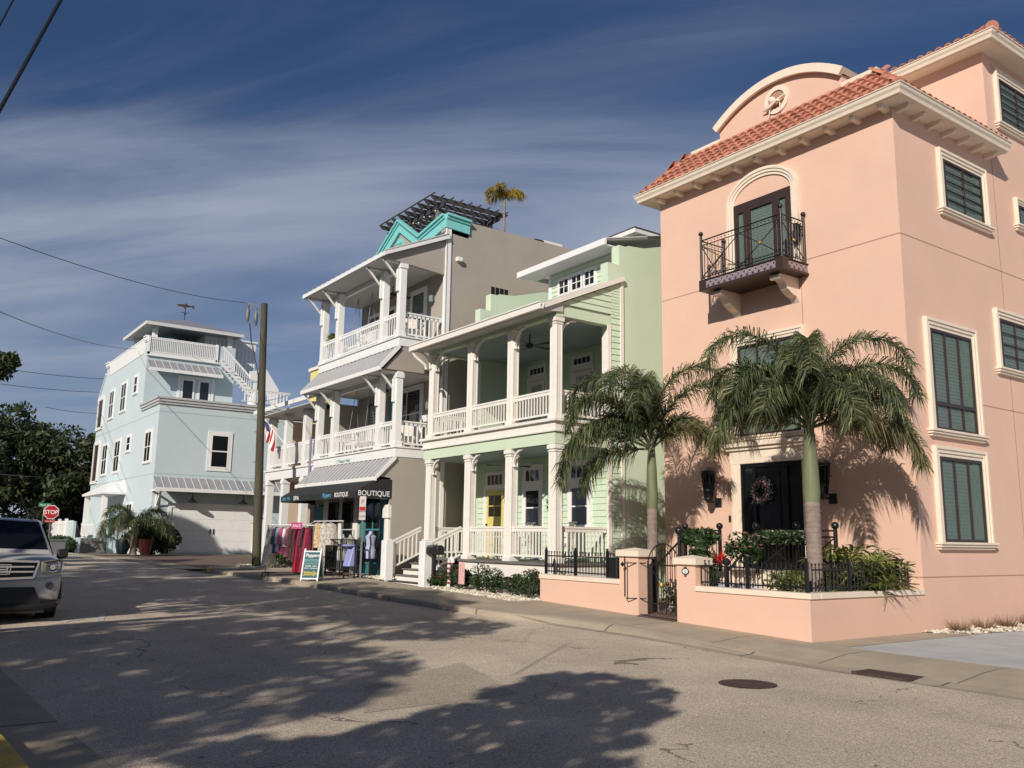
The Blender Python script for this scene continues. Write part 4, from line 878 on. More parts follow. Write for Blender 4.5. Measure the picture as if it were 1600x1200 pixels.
def column(par,x,y,z0,z1,m,s=.26,F='Y',panel=True,base=True):
    t=MB(); h=s/2; t.box(x-h,x+h,y-h,y+h,z0,z1)
    t.box(x-h-.035,x+h+.035,y-h-.035,y+h+.035,z1-.13,z1-.02); t.box(x-h-.02,x+h+.02,y-h-.02,y+h+.02,z1-.2,z1-.17)
    if base: t.box(x-h-.035,x+h+.035,y-h-.035,y+h+.035,z0,z0+.12)
    if panel:
        for a,b in ((x-h+.02,x-h+.055),(x+h-.055,x+h-.02)): t.box(a,b,y-h-.012,y-h,z0+.14,z1-.22); t.box(x+h,x+h+.012,a-x+y,b-x+y,z0+.14,z1-.22)
    return t.build('column',m,par,bevel=.005)
gcx=[-23.72,-21.48,-19.42,-17.5]
for x in gcx: column(gh,x,GY+.14,1.03,4.03,M.wcream); column(gh,x,GY+.14,4.68,7.38,M.wcream,s=.24)
def scroll(par,x,y,z,sx,sy,m,r=.42):
    t=MB(); pts=[(x+sx*(r-r*math.cos(a)),y+sy*(r-r*math.cos(a)),z-r+r*math.sin(a)) for a in [math.pi/2*i/6 for i in range(7)]]
    for p,q in zip(pts[:-1],pts[1:]): t.bar(p,q,.06,.05)
    t.tube([(pts[0][0]+sx*.04+.0,pts[0][1]-.0,pts[0][2]-.04),(pts[0][0]+sx*.04,pts[0][1],pts[0][2]+.02)],.045,8); return t.build('bracket',m,par)
for x in gcx[:-1]:
    scroll(gh,x+.14,GY+.10,4.0,1,0,M.wcream); scroll(gh,x+.13,GY+.1,7.36,1,0,M.wcream,.5)
scroll(gh,gcx[0]-.0,GY+.28,7.36,0,1,M.wcream,.45); scroll(gh,gcx[-1],GY+.28,7.36,0,1,M.wcream,.5); scroll(gh,gcx[0],GY-.02,7.4,0,-1,M.wcream,.45)
for a,b in zip(gcx[:-1],gcx[1:]):
    railing(gh,(a+.12,GY+.12,0),(b-.12,GY+.12,0),5.47,4.80,M.wcream)
    if a!=gcx[0]: railing(gh,(a+.13,GY+.12,0),(b-.13,GY+.12,0),1.95,1.16,M.wcream)
for z0,z1 in ((1.16,1.95),(4.80,5.47)):
    railing(gh,(gcx[-1],GY+.27,0),(gcx[-1],GW-.06,0),z1,z0,M.wcream); railing(gh,(gcx[0],GY+.27,0),(gcx[0],GW-.06,0),z1,z0,M.wcream)
t=MB(); t.box(GX0+.1,GX1-.0,GY+.02,GY+.24,7.38,7.62); t.box(GX1-.22,GX1,GY+.24,GW,7.40,7.66); t.box(GX0+.1,GX0+.3,GY+.24,GW,7.4,7.66); t.build('porch_beam',M.greensid,gh)
MB().box(GX0+.3,GX1-.3,GY+.24,GU,7.45,7.48).build('porch_ceiling',M.ceil,gh)
# porch roof slab and gutter
def slope(par,name,m,x0,x1,ya,za,yb,zb,th=.07,rib=0,rh=.035,rw=.03):
    d=Vector((0,yb-ya,zb-za)).normalized(); nrm=Vector((0,-d.z,d.y)); 
    if nrm.z<0: nrm=-nrm
    t=MB(); A=Vector((0,ya,za)); B=Vector((0,yb,zb)); X=lambda x,p:(x,p.y,p.z)
    t.hexa([X(x0,A-nrm*th),X(x1,A-nrm*th),X(x1,B-nrm*th),X(x0,B-nrm*th),X(x0,A),X(x1,A),X(x1,B),X(x0,B)])
    if rib:
        n=int(abs(x1-x0)/rib); o=t.build(name,m,par); t=MB()
        for i in range(n+1):
            x=lerp(x0,x1,i/n); a,b=x-rw/2,x+rw/2; t.hexa([X(a,A),X(b,A),X(b,B),X(a,B),X(a,A+nrm*rh),X(b,A+nrm*rh),X(b,B+nrm*rh),X(a,B+nrm*rh)])
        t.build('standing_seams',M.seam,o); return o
    return t.build(name,m,par)
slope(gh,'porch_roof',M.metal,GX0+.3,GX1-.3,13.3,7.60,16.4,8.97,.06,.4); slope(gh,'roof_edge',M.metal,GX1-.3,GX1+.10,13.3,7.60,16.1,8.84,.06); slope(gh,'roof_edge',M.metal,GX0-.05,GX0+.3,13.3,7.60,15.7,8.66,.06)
MB().hexa([(GX0,13.32,7.44),(GX1+.05,13.32,7.44),(GX1+.05,14.0,7.50),(GX0,14.0,7.50),(GX0,13.32,7.50),(GX1+.05,13.32,7.50),(GX1+.05,14.0,7.80),(GX0,14.0,7.80)]).build('soffit',M.ceilw,gh)
t=MB(); t.box(GX0-.05,GX1+.15,13.16,13.30,7.44,7.50); t.box(GX0-.05,GX1+.15,13.16,13.19,7.50,7.60); t.box(GX0-.05,GX1+.15,13.13,13.20,7.60,7.63); t.box(GX0-.05,GX1+.15,13.28,13.30,7.44,7.6); t.build('gutter',M.wcream,gh)
t=MB(); c=coords(('X',GX1+.10)); t.bar(c(13.3,7.54,.0),c(16.14,8.80,.0),.05,.13); t.build('rake_board',M.wcream,gh)
t=MB(); t.tube([(GX0+.05,13.25,7.45),(GX0+.1,13.3,7.3),(GX0+.15,13.65,7.05),(GX0+.15,13.7,6.9)],.045,8); t.build('downpipe',M.wcream,gh,smooth=True)
# dormer
DF=('Y',16.4); MB().box(-20.95,-17.95,16.4,19,8.6,9.86).build('dormer_wall',M.green,gh); laps(DF,-20.95,-17.95,8.8,9.8,M.greensid,gh,.14)
dw=MB(); dw.fb(DF,-20.95,-20.83,8.8,9.8,0,.04); dw.fb(DF,-18.07,-17.95,8.8,9.8,0,.04); dw.build('corner_board',M.wtrim,gh)
for i in range(3):
    u=-20.42+i*.60; window(gh,DF,u,u+.48,9.04,9.52,trim=.07,nx=2,nz=2,fr=.03,sill=False,pm=M.glassd)
slope(gh,'dormer_roof',M.metal,-21.75,-17.55,15.75,9.96,19,10.75,.05,.35)
t=MB(); t.box(-21.75,-17.55,15.70,15.76,9.80,9.98); t.box(-21.7,-17.6,15.76,16.4,9.80,9.83); t.box(-21.75,-21.69,15.76,19,9.82,9.98); t.build('fascia',M.wtrim,gh)
# cupola block behind
t=MB(); t.box(-24.5,-21.85,21,24,10,12.45); t.build('roof_room',M.gray,gh); t=MB(); t.box(-24.8,-21.55,20.7,24.2,12.42,12.60); t.build('roof_room_fascia',M.wtrim,gh)
t=MB(); t.add([(-24.85,20.65,12.6),(-21.5,20.65,12.6),(-21.5,24.3,12.6),(-24.85,24.3,12.6),(-23.2,22.5,12.95)],[(0,1,4),(1,2,4),(2,3,4),(3,0,4)]); t.build('roof_room_roof',M.metal,gh)
# doors and windows
def casing(F,u0,u1,v0,v1,w,par,d=.045):
    t=MB(); t.fb(F,u0-w,u0,v0,v1+w,0,d); t.fb(F,u1,u1+w,v0,v1+w,0,d); t.fb(F,u0,u1,v1,v1+w,0,d); return t.build('casing',M.wcream,par)
yd=MB().fb(FG,-23.13,-22.24,1.05,3.1,.0,.05); ydo=yd.build('front_door',M.ydoor,gh)
t=MB()
for a,b,v0,v1 in ((-23.05,-22.72,1.2,2.1),(-22.64,-22.32,1.2,2.1)): t.fb(FG,a,b,v0,v1,.05,.062)
t.build('door_panels',M.ydoor,ydo); MB().fb(FG,-23.02,-22.35,2.3,2.95,.05,.056).build('door_glass',M.glassd,ydo)
t=MB(); t.fb(FG,-22.70,-22.67,2.3,2.95,.05,.07); t.fb(FG,-23.02,-22.35,2.61,2.64,.05,.069); t.build('muntins',M.ydoor,ydo); MB().ball((-23.08,GW-.09,2.05),.035,8).build('handle',M.black,ydo)
casing(FG,-23.2,-22.2,1.05,3.15,.14,gh); window(gh,FG,-23.14,-22.26,3.24,3.62,trim=.08,nx=4,nz=1,fr=.03,sill=False)
for a,b in ((-21.12,-20.38),(-18.98,-18.22)):
    window(gh,FG,a,b,1.98,3.08,trim=.13,nx=1,nz=2,sill=True,pm=M.glassd,fr=.05,tt=.065); window(gh,FG,a,b,3.28,3.68,trim=.13,nx=3,nz=1,fr=.04,sill=False)
FU=('Y',GU)
for a,b in ((-22.95,-22.15),(-20.68,-19.85)):
    t=MB().fb(FU,a,b,4.75,6.75,.0,.05); d=t.build('balcony_door',M.wcream,gh); MB().fb(FU,a+.14,b-.14,5.2,6.6,.05,.058).build('door_glass',M.curtain,d)
    casing(FU,a-.02,b+.02,4.75,6.78,.12,gh); window(gh,FU,a,b,6.96,7.2,trim=.09,nx=4,nz=1,fr=.025,sill=False)
def sconce(par,F,u,v,m=None):
    t=MB(); c=coords(F); t.fb(F,u-.05,u+.05,v-.1,v+.12,0,.03); p=c(u,v,.14); t.lathe((p[0],p[1],p[2]-.14),[(.03,0),(.075,.03),(.085,.22),(.03,.3)],8); t.bar(c(u,v+.05,.0),c(u,v+.12,.14),.02); return t.build('wall_lantern',m or M.black,par)
sconce(gh,FU,-21.45,6.55); sconce(gh,FG,-21.9,2.75)
fan(gh,(-19.75,14.75,7.44),.75,M.black,5,.25); fan(gh,(-20.6,14.75,4.0),.7,M.black,5,.22)
hw=thing('wreath','dark leafy wreath hanging between the mint porch windows','wreath',(-19.6,GW-.1,2.7)); leaves_=MB()
for i in range(420): a=rnd.uniform(0,6.28); r=rnd.gauss(.26,.045); leaves(leaves_,(-19.6+r*math.cos(a),GW-.10-rnd.random()*.06,2.62+r*1.15*math.sin(a)),(.01,.01,.01),1,.045)
leaves_.build('foliage',M.shrub,hw,recalc=False)
# entry stairs
for i in range(4):
    z=1.03-(i+1)*.17; y=GY-.06-(i+1)*.28
    s=MB(); s.box(-24.05,-21.72,y,y+.32,z-.035,z); s.build('tread',M.deck,gh); MB().box(-24.0,-21.75,y+.04,y+.07,z-.17,z-.036).build('riser',M.wcream,gh)
MB().box(-24.0,-21.75,12.62,12.66,.2,.345).build('riser',M.wcream,gh)
for x in (-24.02,-21.72):
    t=MB(); t.box(x-.15,x+.15,12.52,12.80,.2,1.52); t.box(x-.11,x+.11,12.56,12.76,1.52,1.57); t.build('newel_post',M.wtrim,gh,bevel=.02)
    railing(gh,(x,12.8,-.44),(x,GY,-.44),1.95,1.12,M.wcream,slope=.45,sp=.13)
# rocking chairs
def rocker(label,loc,rot):
    t=thing('rocking_chair',label,'rocking chair',loc,'white rocking chairs on the mint porch',rot,True)
    s=MB()
    for i in range(6): s.box(-.26,.26,-.24+i*.085,-.17+i*.085,.40,.425)
    s.build('seat',M.wtrim,t)
    b=MB(); 
    for i in range(7): x=-.21+i*.07; b.bar((x,.25,.43),(x,.42,1.05),.03,.015)
    b.bar((-.25,.42,1.05),(.25,.42,1.05),.09,.03); b.bar((-.25,.27,.5),(.25,.27,.5),.05,.03); b.build('backrest',M.wtrim,t)
    for sx in (-.27,.27):
        a=MB(); a.box(sx-.035,sx+.035,-.28,.32,.63,.655); a.build('armrest',M.wtrim,t)
        r=MB(); pts=[(sx,-.42+.1*i,.015+.0035*(i-4.4)**2) for i in range(10)]; r.tube(pts,.018,6); r.build('rocker',M.wtrim,t)
        for y in (-.22,.25): l=MB(); l.cyl((sx,y,.05),(sx,y,.64 if y<0 else .95),.02,n=6); l.build('leg',M.wtrim,t)
    return t
rk=rocker('white rocking chair right of the yellow door, behind the porch railing',(-21.3,14.9,1.03),R(0))
dup(rk,(-20.2,14.75,1.03),R(12),'white rocking chair between the two mint porch windows'); dup(rk,(-18.5,14.8,1.03),R(-10),'white rocking chair below the right mint porch window')
# ------------------------------------------------------------ rose bed and things along it
xs_=[-17.5,-18.2,-18.95,-19.6,-20.3,-21.0,-21.3]
lb=['rose bush with a tall red bloom beside the end of the pink wall','rose bush with pink blooms, second from the end of the pink wall','bush sprinkled with white flowers in the rose bed','leafy rose bush right of the small pink garden flag','dark rose bush left of the small pink garden flag','dark shrub behind the mailbox','low dark shrub at the foot of the stair post']
for i,x in enumerate(xs_):
    h=[.36,.27,.34,.38,.27,.33,.18][i]; clump('rose_bush',lb[i],'shrub',(x,13.15-.05*i+.12*(i%2),zs(x)+h),(.34,.30,h),760,.042,M.shrub,extra=((M.flower_w if i==2 else (M.flower_r if i%2==0 else M.flower_p)),(60 if i==2 else 9),.035,'blossoms'),seed=70+i)
gf=thing('garden_flag','small pink patterned garden flag on a wire stand in the rose bed','garden flag',(-19.9,12.75,.25)); 
MB().tube([(-20.12,12.75,.2),(-20.12,12.75,1.02),(-19.82,12.75,1.02)],.008,5).build('stand',M.black,gf); MB().box(-20.1,-19.82,12.742,12.75,.42,1.0).build('cloth',mat('pink_pattern_cloth',(.72,.42,.40),.9,var=.35,vs=16),gf)
cc_=thing('garden_ornament','red and white striped cane ornament in the rose bed','ornament',(-20.85,12.9,.25)); 
pts=[(-20.85,12.9,.3),(-20.85,12.9,.95),(-20.82,12.9,1.05),(-20.74,12.9,1.08),(-20.67,12.9,1.02),(-20.66,12.9,.95)]
MB().tube(pts,.05,8).build('cane',M.white,cc_,smooth=True); t=MB()
for i in range(5): z=.38+i*.13; t.lathe((-20.85,12.9,z),[(.053,0),(.053,.055)],8)
t.build('stripes',M.redp,cc_)
mb_=thing('mailbox','black mailbox on a black post beside the entry steps','mailbox',(-21.35,12.72,.29))
t=MB(); t.box(-21.41,-21.31,12.67,12.77,.2,1.16); t.box(-21.44,-21.28,12.64,12.80,.2,.42); t.build('post',M.black,mb_,bevel=.01)
t=MB(); c=coords(('X',0)); pr=[(-.12,0),(.12,0),(.12,.14)]+[(.12*math.cos(a),.14+.10*math.sin(a)) for a in [math.pi*i/8 for i in range(1,8)]]+[(-.12,.14)]
t.add([(-21.62,12.70+u,1.18+v) for u,v in pr]+[(-20.98,12.70+u,1.18+v) for u,v in pr],[tuple(range(len(pr))),tuple(range(2*len(pr)-1,len(pr)-1,-1))]+[(i,(i+1)%len(pr),(i+1)%len(pr)+len(pr),i+len(pr)) for i in range(len(pr))]); t.build('box',M.black,mb_,bevel=.008)
MB().box(-21.45,-21.20,12.572,12.58,1.36,1.39).build('name_plate',M.steel,mb_); MB().box(-21.7,-20.95,12.6,12.8,1.155,1.18).build('support',M.black,mb_)
# ------------------------------------------------------------ taupe house with the shop
HX0,HX1,HY,HW=-31.0,-24.6,13.09,14.8
th=thing('taupe_house','three storey taupe house with white porches, turquoise zigzag cornice and a shop below','house',(-27.8,18,.36))
FH=('Y',HW); FHX=('X',HX1)
MB().box(HX0,HX1,HW,30,-.1,12.0).build('wall',M.gray,th)
MB().prism(FHX,[(HW,12.0),(30,12.0),(30,12.5),(HW,12.5)],-.25,0).build('parapet',M.gray,th)
# triangular side infills beside the porches
MB().prism(('X',HX1-.01),[(12.45,10.58),(HW,10.42),(HW,11.78),(12.45,10.70)],-.12,0).build('side_gable',M.gray,th)
MB().prism(('X',HX1-.01),[(12.6,6.92),(HW,6.92),(HW,7.72),(13.3,7.72)],-.12,0).build('side_gable',M.gray,th)
MB().prism(('X',HX1-.01),[(13.0,2.6),(HW,2.6),(HW,4.12),(13.14,4.12),(12.55,3.5),(13.0,3.45)],-.12,0).build('side_gable',M.gray,th)
MB().box(HX1-.13,HX1-.005,13.06,HW,.2,2.6).build('side_wall',M.gray,th)
t=MB(); t.fb(FHX,HW-.02,HW+.14,6.9,12.1,0,.05); t.fb(FHX,HW-.02,HW+.14,4.4,6.9,0,.05); t.box(HX1-.1,HX1+.05,HW-.06,HW-.0,4.4,12.1); t.fb(FHX,HW-.02,HW+.12,.3,4.2,0,.045); t.build('corner_board',M.wtrim,th)
for z0,z1 in ((4.13,4.42),(7.73,8.02)):
    t=MB(); t.box(HX0,HX1+.01,HY,HW,z0,z1); t.box(HX0-.04,HX1+.05,HY-.05,HW,z1,z1+.05); t.build('belt_course',M.wtrim,th,bevel=.005)
    MB().box(HX0+.1,HX1-.1,HY+.1,HW-.01,z0-.02,z0-.003).build('porch_ceiling',M.ceilw,th)
MB().box(HX0-.16,HX1-.13,12.41,HW-.01,10.585,10.605).build('porch_ceiling',M.ceilw,th); MB().box(HX0+.02,HX1-.13,12.47,HW-.01,6.90,6.92).build('porch_ceiling',M.ceilw,th)
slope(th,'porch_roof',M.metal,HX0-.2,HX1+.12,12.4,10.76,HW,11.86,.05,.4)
MB().box(HX0-.2,HX1+.12,12.36,12.41,10.60,10.73).build('fascia',M.wtrim,th); t=MB(); c=coords(('X',HX1+.12)); t.bar(c(12.38,10.67,0),c(HW+.02,11.76,0),.05,.11); t.build('rake_board',M.wtrim,th)
for z0,zo in ((7.72,6.98),(4.13,3.47)):
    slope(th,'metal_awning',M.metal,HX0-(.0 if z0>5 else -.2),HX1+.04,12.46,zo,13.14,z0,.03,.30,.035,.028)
    t=MB(); t.box(HX0-.02,HX1+.05,12.42,12.47,zo-.13,zo+.0); c=coords(('X',HX1+.045)); t.bar(c(12.45,zo-.02,0),c(13.1,z0-.02,0),.05,.11); t.build('fascia',M.wtrim,th)
hc=[-30.86,-29.5,-25.93,-24.75]
for z0,z1 in ((4.44,6.90),(8.04,10.58)):
    for x in hc:
        t=MB(); h=.115; t.box(x-h,x+h,HY,HY+2*h,z0,z1); t.box(x-h-.03,x+h+.03,HY-.03,HY+2*h+.03,z1-.22,z1-.06); t.box(x-h-.025,x+h+.025,HY-.025,HY+2*h+.025,z0,z0+.16)
        t.box(x-.05,x+.05,HY-.09,HY,z1-1.0,z1-.25); t.bar((x,HY-.03,z1-.62),(x,12.5,z1-.02),.07,.06); t.bar((x,HY,z1-.04),(x,12.47,z1-.04),.07,.06); t.build('column',M.wtrim,th,bevel=.004)
    for a,b in zip(hc[:-1],hc[1:]): railing(th,(a+.11,HY+.11,0),(b-.11,HY+.11,0),z0+.88,z0+.12,M.wtrim,sp=.15,bw=.028)
    railing(th,(hc[-1],HY+.23,0),(hc[-1],HW-.03,0),z0+.88,z0+.12,M.wtrim,sp=.16,bw=.035); railing(th,(hc[0],HY+.23,0),(hc[0],HW-.03,0),z0+.88,z0+.12,M.wtrim,sp=.16,bw=.035)
    t=MB()      # star shaped inset in the long railing
    for u in (-27.85,-27.6):
        t.bar((u-.12,HY+.09,z0+.15),(u+.12,HY+.09,z0+.83),.025); t.bar((u+.12,HY+.09,z0+.15),(u-.12,HY+.09,z0+.83),.025)
    t.bar((-28.0,HY+.09,z0+.5),(-27.45,HY+.09,z0+.5),.03); t.build('rail_inset',M.wtrim,th)
MB().box(HX0,HX1-.13,HY+.2,HY+.32,10.42,10.58).build('porch_beam',M.wtrim,th); MB().box(HX0,HX1-.13,HY+.2,HY+.32,6.74,6.90).build('porch_beam',M.wtrim,th)
# zigzag cornice: two gables, returning along the side
zz=[(-30.9,11.58),(-27.9,13.33),(-26.3,12.25),(-24.6,12.56)]
sidez=[(13.05,12.98),(15.7,12.52)]
F=('Y',HW-.02); c=coords(F)
body=MB(); body.prism(F,[(-30.9,11.4)]+[(x,z-.2) for x,z in zz[0:]]+[(-24.6,11.4)],-.2,0); body.build('gable_wall',M.gray,th)
def band(mb,pts,f,h0,h1,d):
    for (a,b) in zip(pts[:-1],pts[1:]):
        mb.hexa([f(a[0],a[1]+h0,0),f(b[0],b[1]+h0,0),f(b[0],b[1]+h0,d),f(a[0],a[1]+h0,d),f(a[0],a[1]+h1,0),f(b[0],b[1]+h1,0),f(b[0],b[1]+h1,d),f(a[0],a[1]+h1,d)])
t=MB(); band(t,zz,c,-.46,-.14,.10); band(t,zz,c,-.14,-.05,.15); band(t,zz,c,-.05,.03,.22); 
cs=coords(FHX); sp_=[(HW-.1,12.56),(15.66,12.50)]; band(t,sp_,cs,-.46,-.14,.08); band(t,sp_,cs,-.14,-.05,.13); band(t,sp_,cs,-.05,.03,.20); t.build('zigzag_cornice',M.aqua,th)
t=MB(); band(t,[(x,z) for x,z in sp_],cs,-.6,-.1,-.25); t.build('parapet_return',M.gray,th)
t=MB(); n=16; ce=(-27.95,12.28); pts=[(ce[0]-.27,11.93)]+[(ce[0]+.27*math.cos(math.pi-math.pi*i/n)*1,12.38+.27*math.sin(math.pi*i/n)) for i in range(n+1)]+[(ce[0]+.27,11.93)]
t.prism(F,pts,0,.06)
for i in range(7): t.fb(F,ce[0]-.22,ce[0]+.22,11.98+i*.075,12.02+i*.075,.06,.085)
t.build('gable_vent',M.aqua,th)
t=MB(); t.fb(FHX,15.16,15.34,10.98,11.12,0,.16); t.build('wall_light',M.wcream,th)
t=MB()
for i in range(4): t.fb(FHX,16.65+i*.19,16.80+i*.19,9.98,10.36,0,.012)
t.build('vent_grille',M.black,th)
# doors and windows in the shade of the porches
for a,b,z,zt in ((-30.3,-29.3,8.05,10.1),(-28.85,-28.05,8.05,10.1)):
    d=MB().fb(FH,a,b,z,zt,.0,.05).build('balcony_door',M.wtrim,th); MB().fb(FH,a+.14,b-.14,z+.3,zt-.15,.05,.056).build('door_glass',M.glassd,d)
window(th,FH,-26.85,-25.95,8.55,10.2,trim=.14,nx=1,nz=2,slats=.08,pm=M.glass)
window(th,FH,-27.95,-26.0,5.0,6.72,trim=.14,nx=2,nz=2,pm=M.glassd); d=MB().fb(FH,-29.9,-29.1,4.46,6.6,.0,.05).build('balcony_door',M.dwood,th)
t=MB()
for i in range(16): t.fb(FH,-29.78,-29.22,4.75+i*.11,4.83+i*.11,.05,.075)
t.build('louvres',M.curtain,d)
MB().fb(FH,-28.35,-28.1,4.46,6.7,.0,.04).build('shutter',M.tealp,th)
sconce(th,FH,-25.35,9.75,M.steel); sconce(th,FH,-25.35,6.0,M.steel)
fan(th,(-26.9,14.0,10.42),.7,M.black,5,.25); fan(th,(-27.2,14.0,6.98),.7,M.black,5,.22)
# shop front
SF=('Y',13.06); sh=MB(); sh.box(-31.0,-24.73,13.5,13.6,.3,4.1); sh.build('shop_back_wall',M.dark,th)
t=MB()
for a,b in ((-29.75,-29.25),(-28.45,-28.1),(-27.3,-26.95)): t.fb(SF,a,b,.36,3.4,-.1,.02)
t.build('shop_pier',M.wcream,th)
t=MB(); t.fb(SF,-31.0,-26.5,2.75,3.45,-.1,.0); t.build('shop_header',M.gray,th)
for a,b in ((-29.25,-28.45),(-28.1,-27.3)): window(th,SF,a,b,.5,2.8,trim=0,nx=1,nz=1,fm=M.dwood,sill=False,name='shop_window')
MB().fb(SF,-30.6,-29.75,.38,2.7,-.06,-.02).build('shop_door',M.tealp,th); MB().fb(SF,-31.0,-30.6,.36,3.4,-.08,.0).build('shop_pier',M.gray,th)
sw_=window(th,SF,-26.35,-25.2,.75,2.95,trim=.0,nx=2,nz=2,fm=M.tealp,sill=False,back=M.dark,fr=.07,name='shop_window')
t=MB(); t.fb(SF,-26.75,-26.35,.45,3.3,0,.03); t.fb(SF,-25.2,-24.92,.45,3.3,0,.03); t.fb(SF,-26.35,-25.2,.36,.75,0,.03); t.fb(SF,-26.35,-25.2,2.95,3.3,0,.03); t.build('shop_panel',M.tealp,th)
t=MB(); t.box(-24.92,-24.68,12.98,13.16,.36,2.45); t.box(-24.97,-24.62,12.93,13.2,2.2,2.62); t.build('corner_pillar',M.wcream,th,bevel=.015)
# black awning
aw=MB(); x0,x1=-30.75,-24.62; yo,yi=11.82,12.5; zo,zi=3.0,3.40
aw.add([(x0,yo,zo),(x1,yo,zo),(x1,yi,zi),(x0,yi,zi)],[(0,1,2,3)]); aw.add([(x0,yo,zo),(x1,yo,zo),(x1,yo,2.80),(x0,yo,2.80)],[(0,1,2,3)])
for x in (x0,x1): aw.add([(x,yo,2.8),(x,yo,zo),(x,yi,zi),(x,13.05,3.40),(x,13.05,2.8)],[(0,1,2,3,4)])
ao=aw.build('shop_awning',M.canvas,th,recalc=False); sm=ao.modifiers.new('thickness','SOLIDIFY'); sm.thickness=.012
AF=('Y',yo-.002); text(ao,AF,'BOUTIQUE',-26.15,2.855,.19,M.white,xs=1.06,d=.012,off=.004); text(ao,AF,'Poppers',-27.1,2.865,.20,mat('blue_lettering',(.10,.42,.60),.6),xs=1.0,shear=.35,d=.012,off=.003)
text(ao,AF,'SPA',-29.55,2.845,.20,M.white,xs=1.5,d=.012,off=.004); text(ao,AF,'Salty Mia',-30.62,2.86,.18,bpy.data.materials['blue_lettering'],xs=1.15,shear=.35,d=.012)
text(ao,('X',x1+.002),'BOUTIQUE',11.88,2.87,.225,M.white,xs=.98,d=.012,off=.002)
t=MB()
for x in (-30.7,-27.7,-24.66): t.tube([(x,yo+.02,2.8),(x,13.02,2.8)],.012,5); t.tube([(x,yo+.02,2.98),(x,13.0,3.38)],.012,5)
t.build('awning_frame',M.steel,ao)
text(th,('Y',HY-.002),'17 Pelican Walk',-28.95,4.17,.17,mat('green_lettering',(.03,.30,.22),.5),xs=1.0,shear=.2,d=.008)
def loungechair(label,loc,rot):
    t=thing('lounge_chair',label,'chair',loc,None,rot,True)
    MB().box(-.3,.3,-.3,.3,.32,.44).build('seat',M.linen,t,bevel=.04); MB().hexa([(-.3,.26,.4),(.3,.26,.4),(.3,.38,.4),(-.3,.38,.4),(-.3,.38,.95),(.3,.38,.95),(.3,.48,.95),(-.3,.48,.95)]).build('backrest',M.linen,t,bevel=.04)
    for x in (-.3,.3):
        for y in (-.26,.3): MB().box(x-.025,x+.025,y-.025,y+.025,0,.6).build('leg',M.wtrim,t)
        MB().box(x-.04,x+.04,-.3,.34,.6,.63).build('armrest',M.wtrim,t)
    return t
c1=loungechair('cushioned white chair on the middle porch of the taupe house',(-25.35,14.0,4.45),R(60)); dup(c1,(-25.3,14.0,8.05),R(75),'cushioned white chair on the top porch of the taupe house'); 
def porchswing(label,x,z,ztop):
    t=thing('porch_swing',label,'porch swing',(x,13.75,z)); s=MB(); s.box(x-.7,x+.7,13.5,14.0,z+.42,z+.47); s.build('seat',M.wtrim,t); b=MB()
    for i in range(10): u=x-.66+i*.147; b.box(u,u+.06,13.98,14.01,z+.47,z+.95)
    b.box(x-.7,x+.7,13.97,14.02,z+.93,z+1.0); b.build('backrest',M.wtrim,t); c_=MB()
    for u in (x-.68,x+.68):
        for y in (13.52,13.98): c_.tube([(u,y,z+.45),(u+(.12 if u<x else -.12),13.75,ztop)],.012,5)
    c_.build('chain',M.steel,t); return t
porchswing('white porch swing hanging on chains on the top porch',-28.6,8.05,10.42); porchswing('white porch swing hanging on chains on the middle porch',-28.4,4.45,6.98)
clump('potted_plant','yellow green potted plant at the left end of the top porch','plant',(-30.4,13.35,9.0),(.35,.22,.22),500,.06,M.spiky,stems=False,extra=(M.flower_w,8,.04,'blossoms'),seed=90)
pb=thing('planter_box','white planter box hooked over the middle porch railing, side end','planter box',(-24.7,14.45,5.35)); MB().hexa([(-24.80,14.2,5.36),(-24.58,14.2,5.36),(-24.58,14.65,5.36),(-24.80,14.65,5.36),(-24.84,14.15,5.56),(-24.54,14.15,5.56),(-24.54,14.7,5.56),(-24.84,14.7,5.56)]).build('box',M.wtrim,pb); MB().box(-24.82,-24.56,14.17,14.68,5.53,5.55).build('soil',M.soil,pb)
# pergola on the roof
pg=thing('pergola','dark timber pergola on the roof of the taupe house','pergola',(-28,16.6,12.1)); a0,a1,b0,b1,zp=-29.55,-26.3,15.4,17.7,13.42
for x in (a0,a1):
    for y in (b0,b1): MB().box(x-.07,x+.07,y-.07,y+.07,12.0,zp).build('post',M.pergola if y>b0 else mat('grey_post',(.20,.19,.18),.8,var=.2,vs=8),pg)
for y in (b0-.05,b1+.05):
    b=MB(); b.prism(('Y',y),[(a0-.6,zp+.10),(a0-.5,zp-.02),(a1+.5,zp-.02),(a1+.6,zp+.10),(a1+.6,zp+.2),(a0-.6,zp+.2)],-.03,.03); b.build('beam',M.pergola,pg)
for i in range(9):
    x=lerp(a0-.35,a1+.35,i/8); b=MB(); b.prism(('X',x),[(b0-.55,zp+.33),(b0-.42,zp+.2),(b1+.42,zp+.2),(b1+.55,zp+.33),(b1+.55,zp+.38),(b0-.55,zp+.36)],-.02,.02); b.build('rafter',M.pergola,pg)
b=MB()
for i in range(9): y=lerp(b0-.45,b1+.45,i/8); b.box(a0-.5,a1+.5,y-.015,y+.015,zp+.382,zp+.43)
b.build('slats',M.pergola,pg)
b=MB()
for x,sx in ((a0,1),(a1,-1)):
    for y,sy in ((b0,1),(b1,-1)): b.bar((x,y,zp-.5),(x+.45*sx,y,zp),.06); b.bar((x,y,zp-.5),(x,y+.45*sy,zp),.06)
b.build('brace',M.pergola,pg)
sl=thing('string_lights','string of small bulbs hung from the rooftop pergola','string lights',(-26,15.4,13.4)); t=MB(); bl=MB()
pts=[Vector((lerp(a0,a1,i/24),b0-.12,zp-.02-.10*abs(math.sin(i*math.pi/6)))) for i in range(25)]+[Vector((a1+.2+.25*i,17.8-.02*i,zp-.1-.22*i)) for i in range(1,5)]
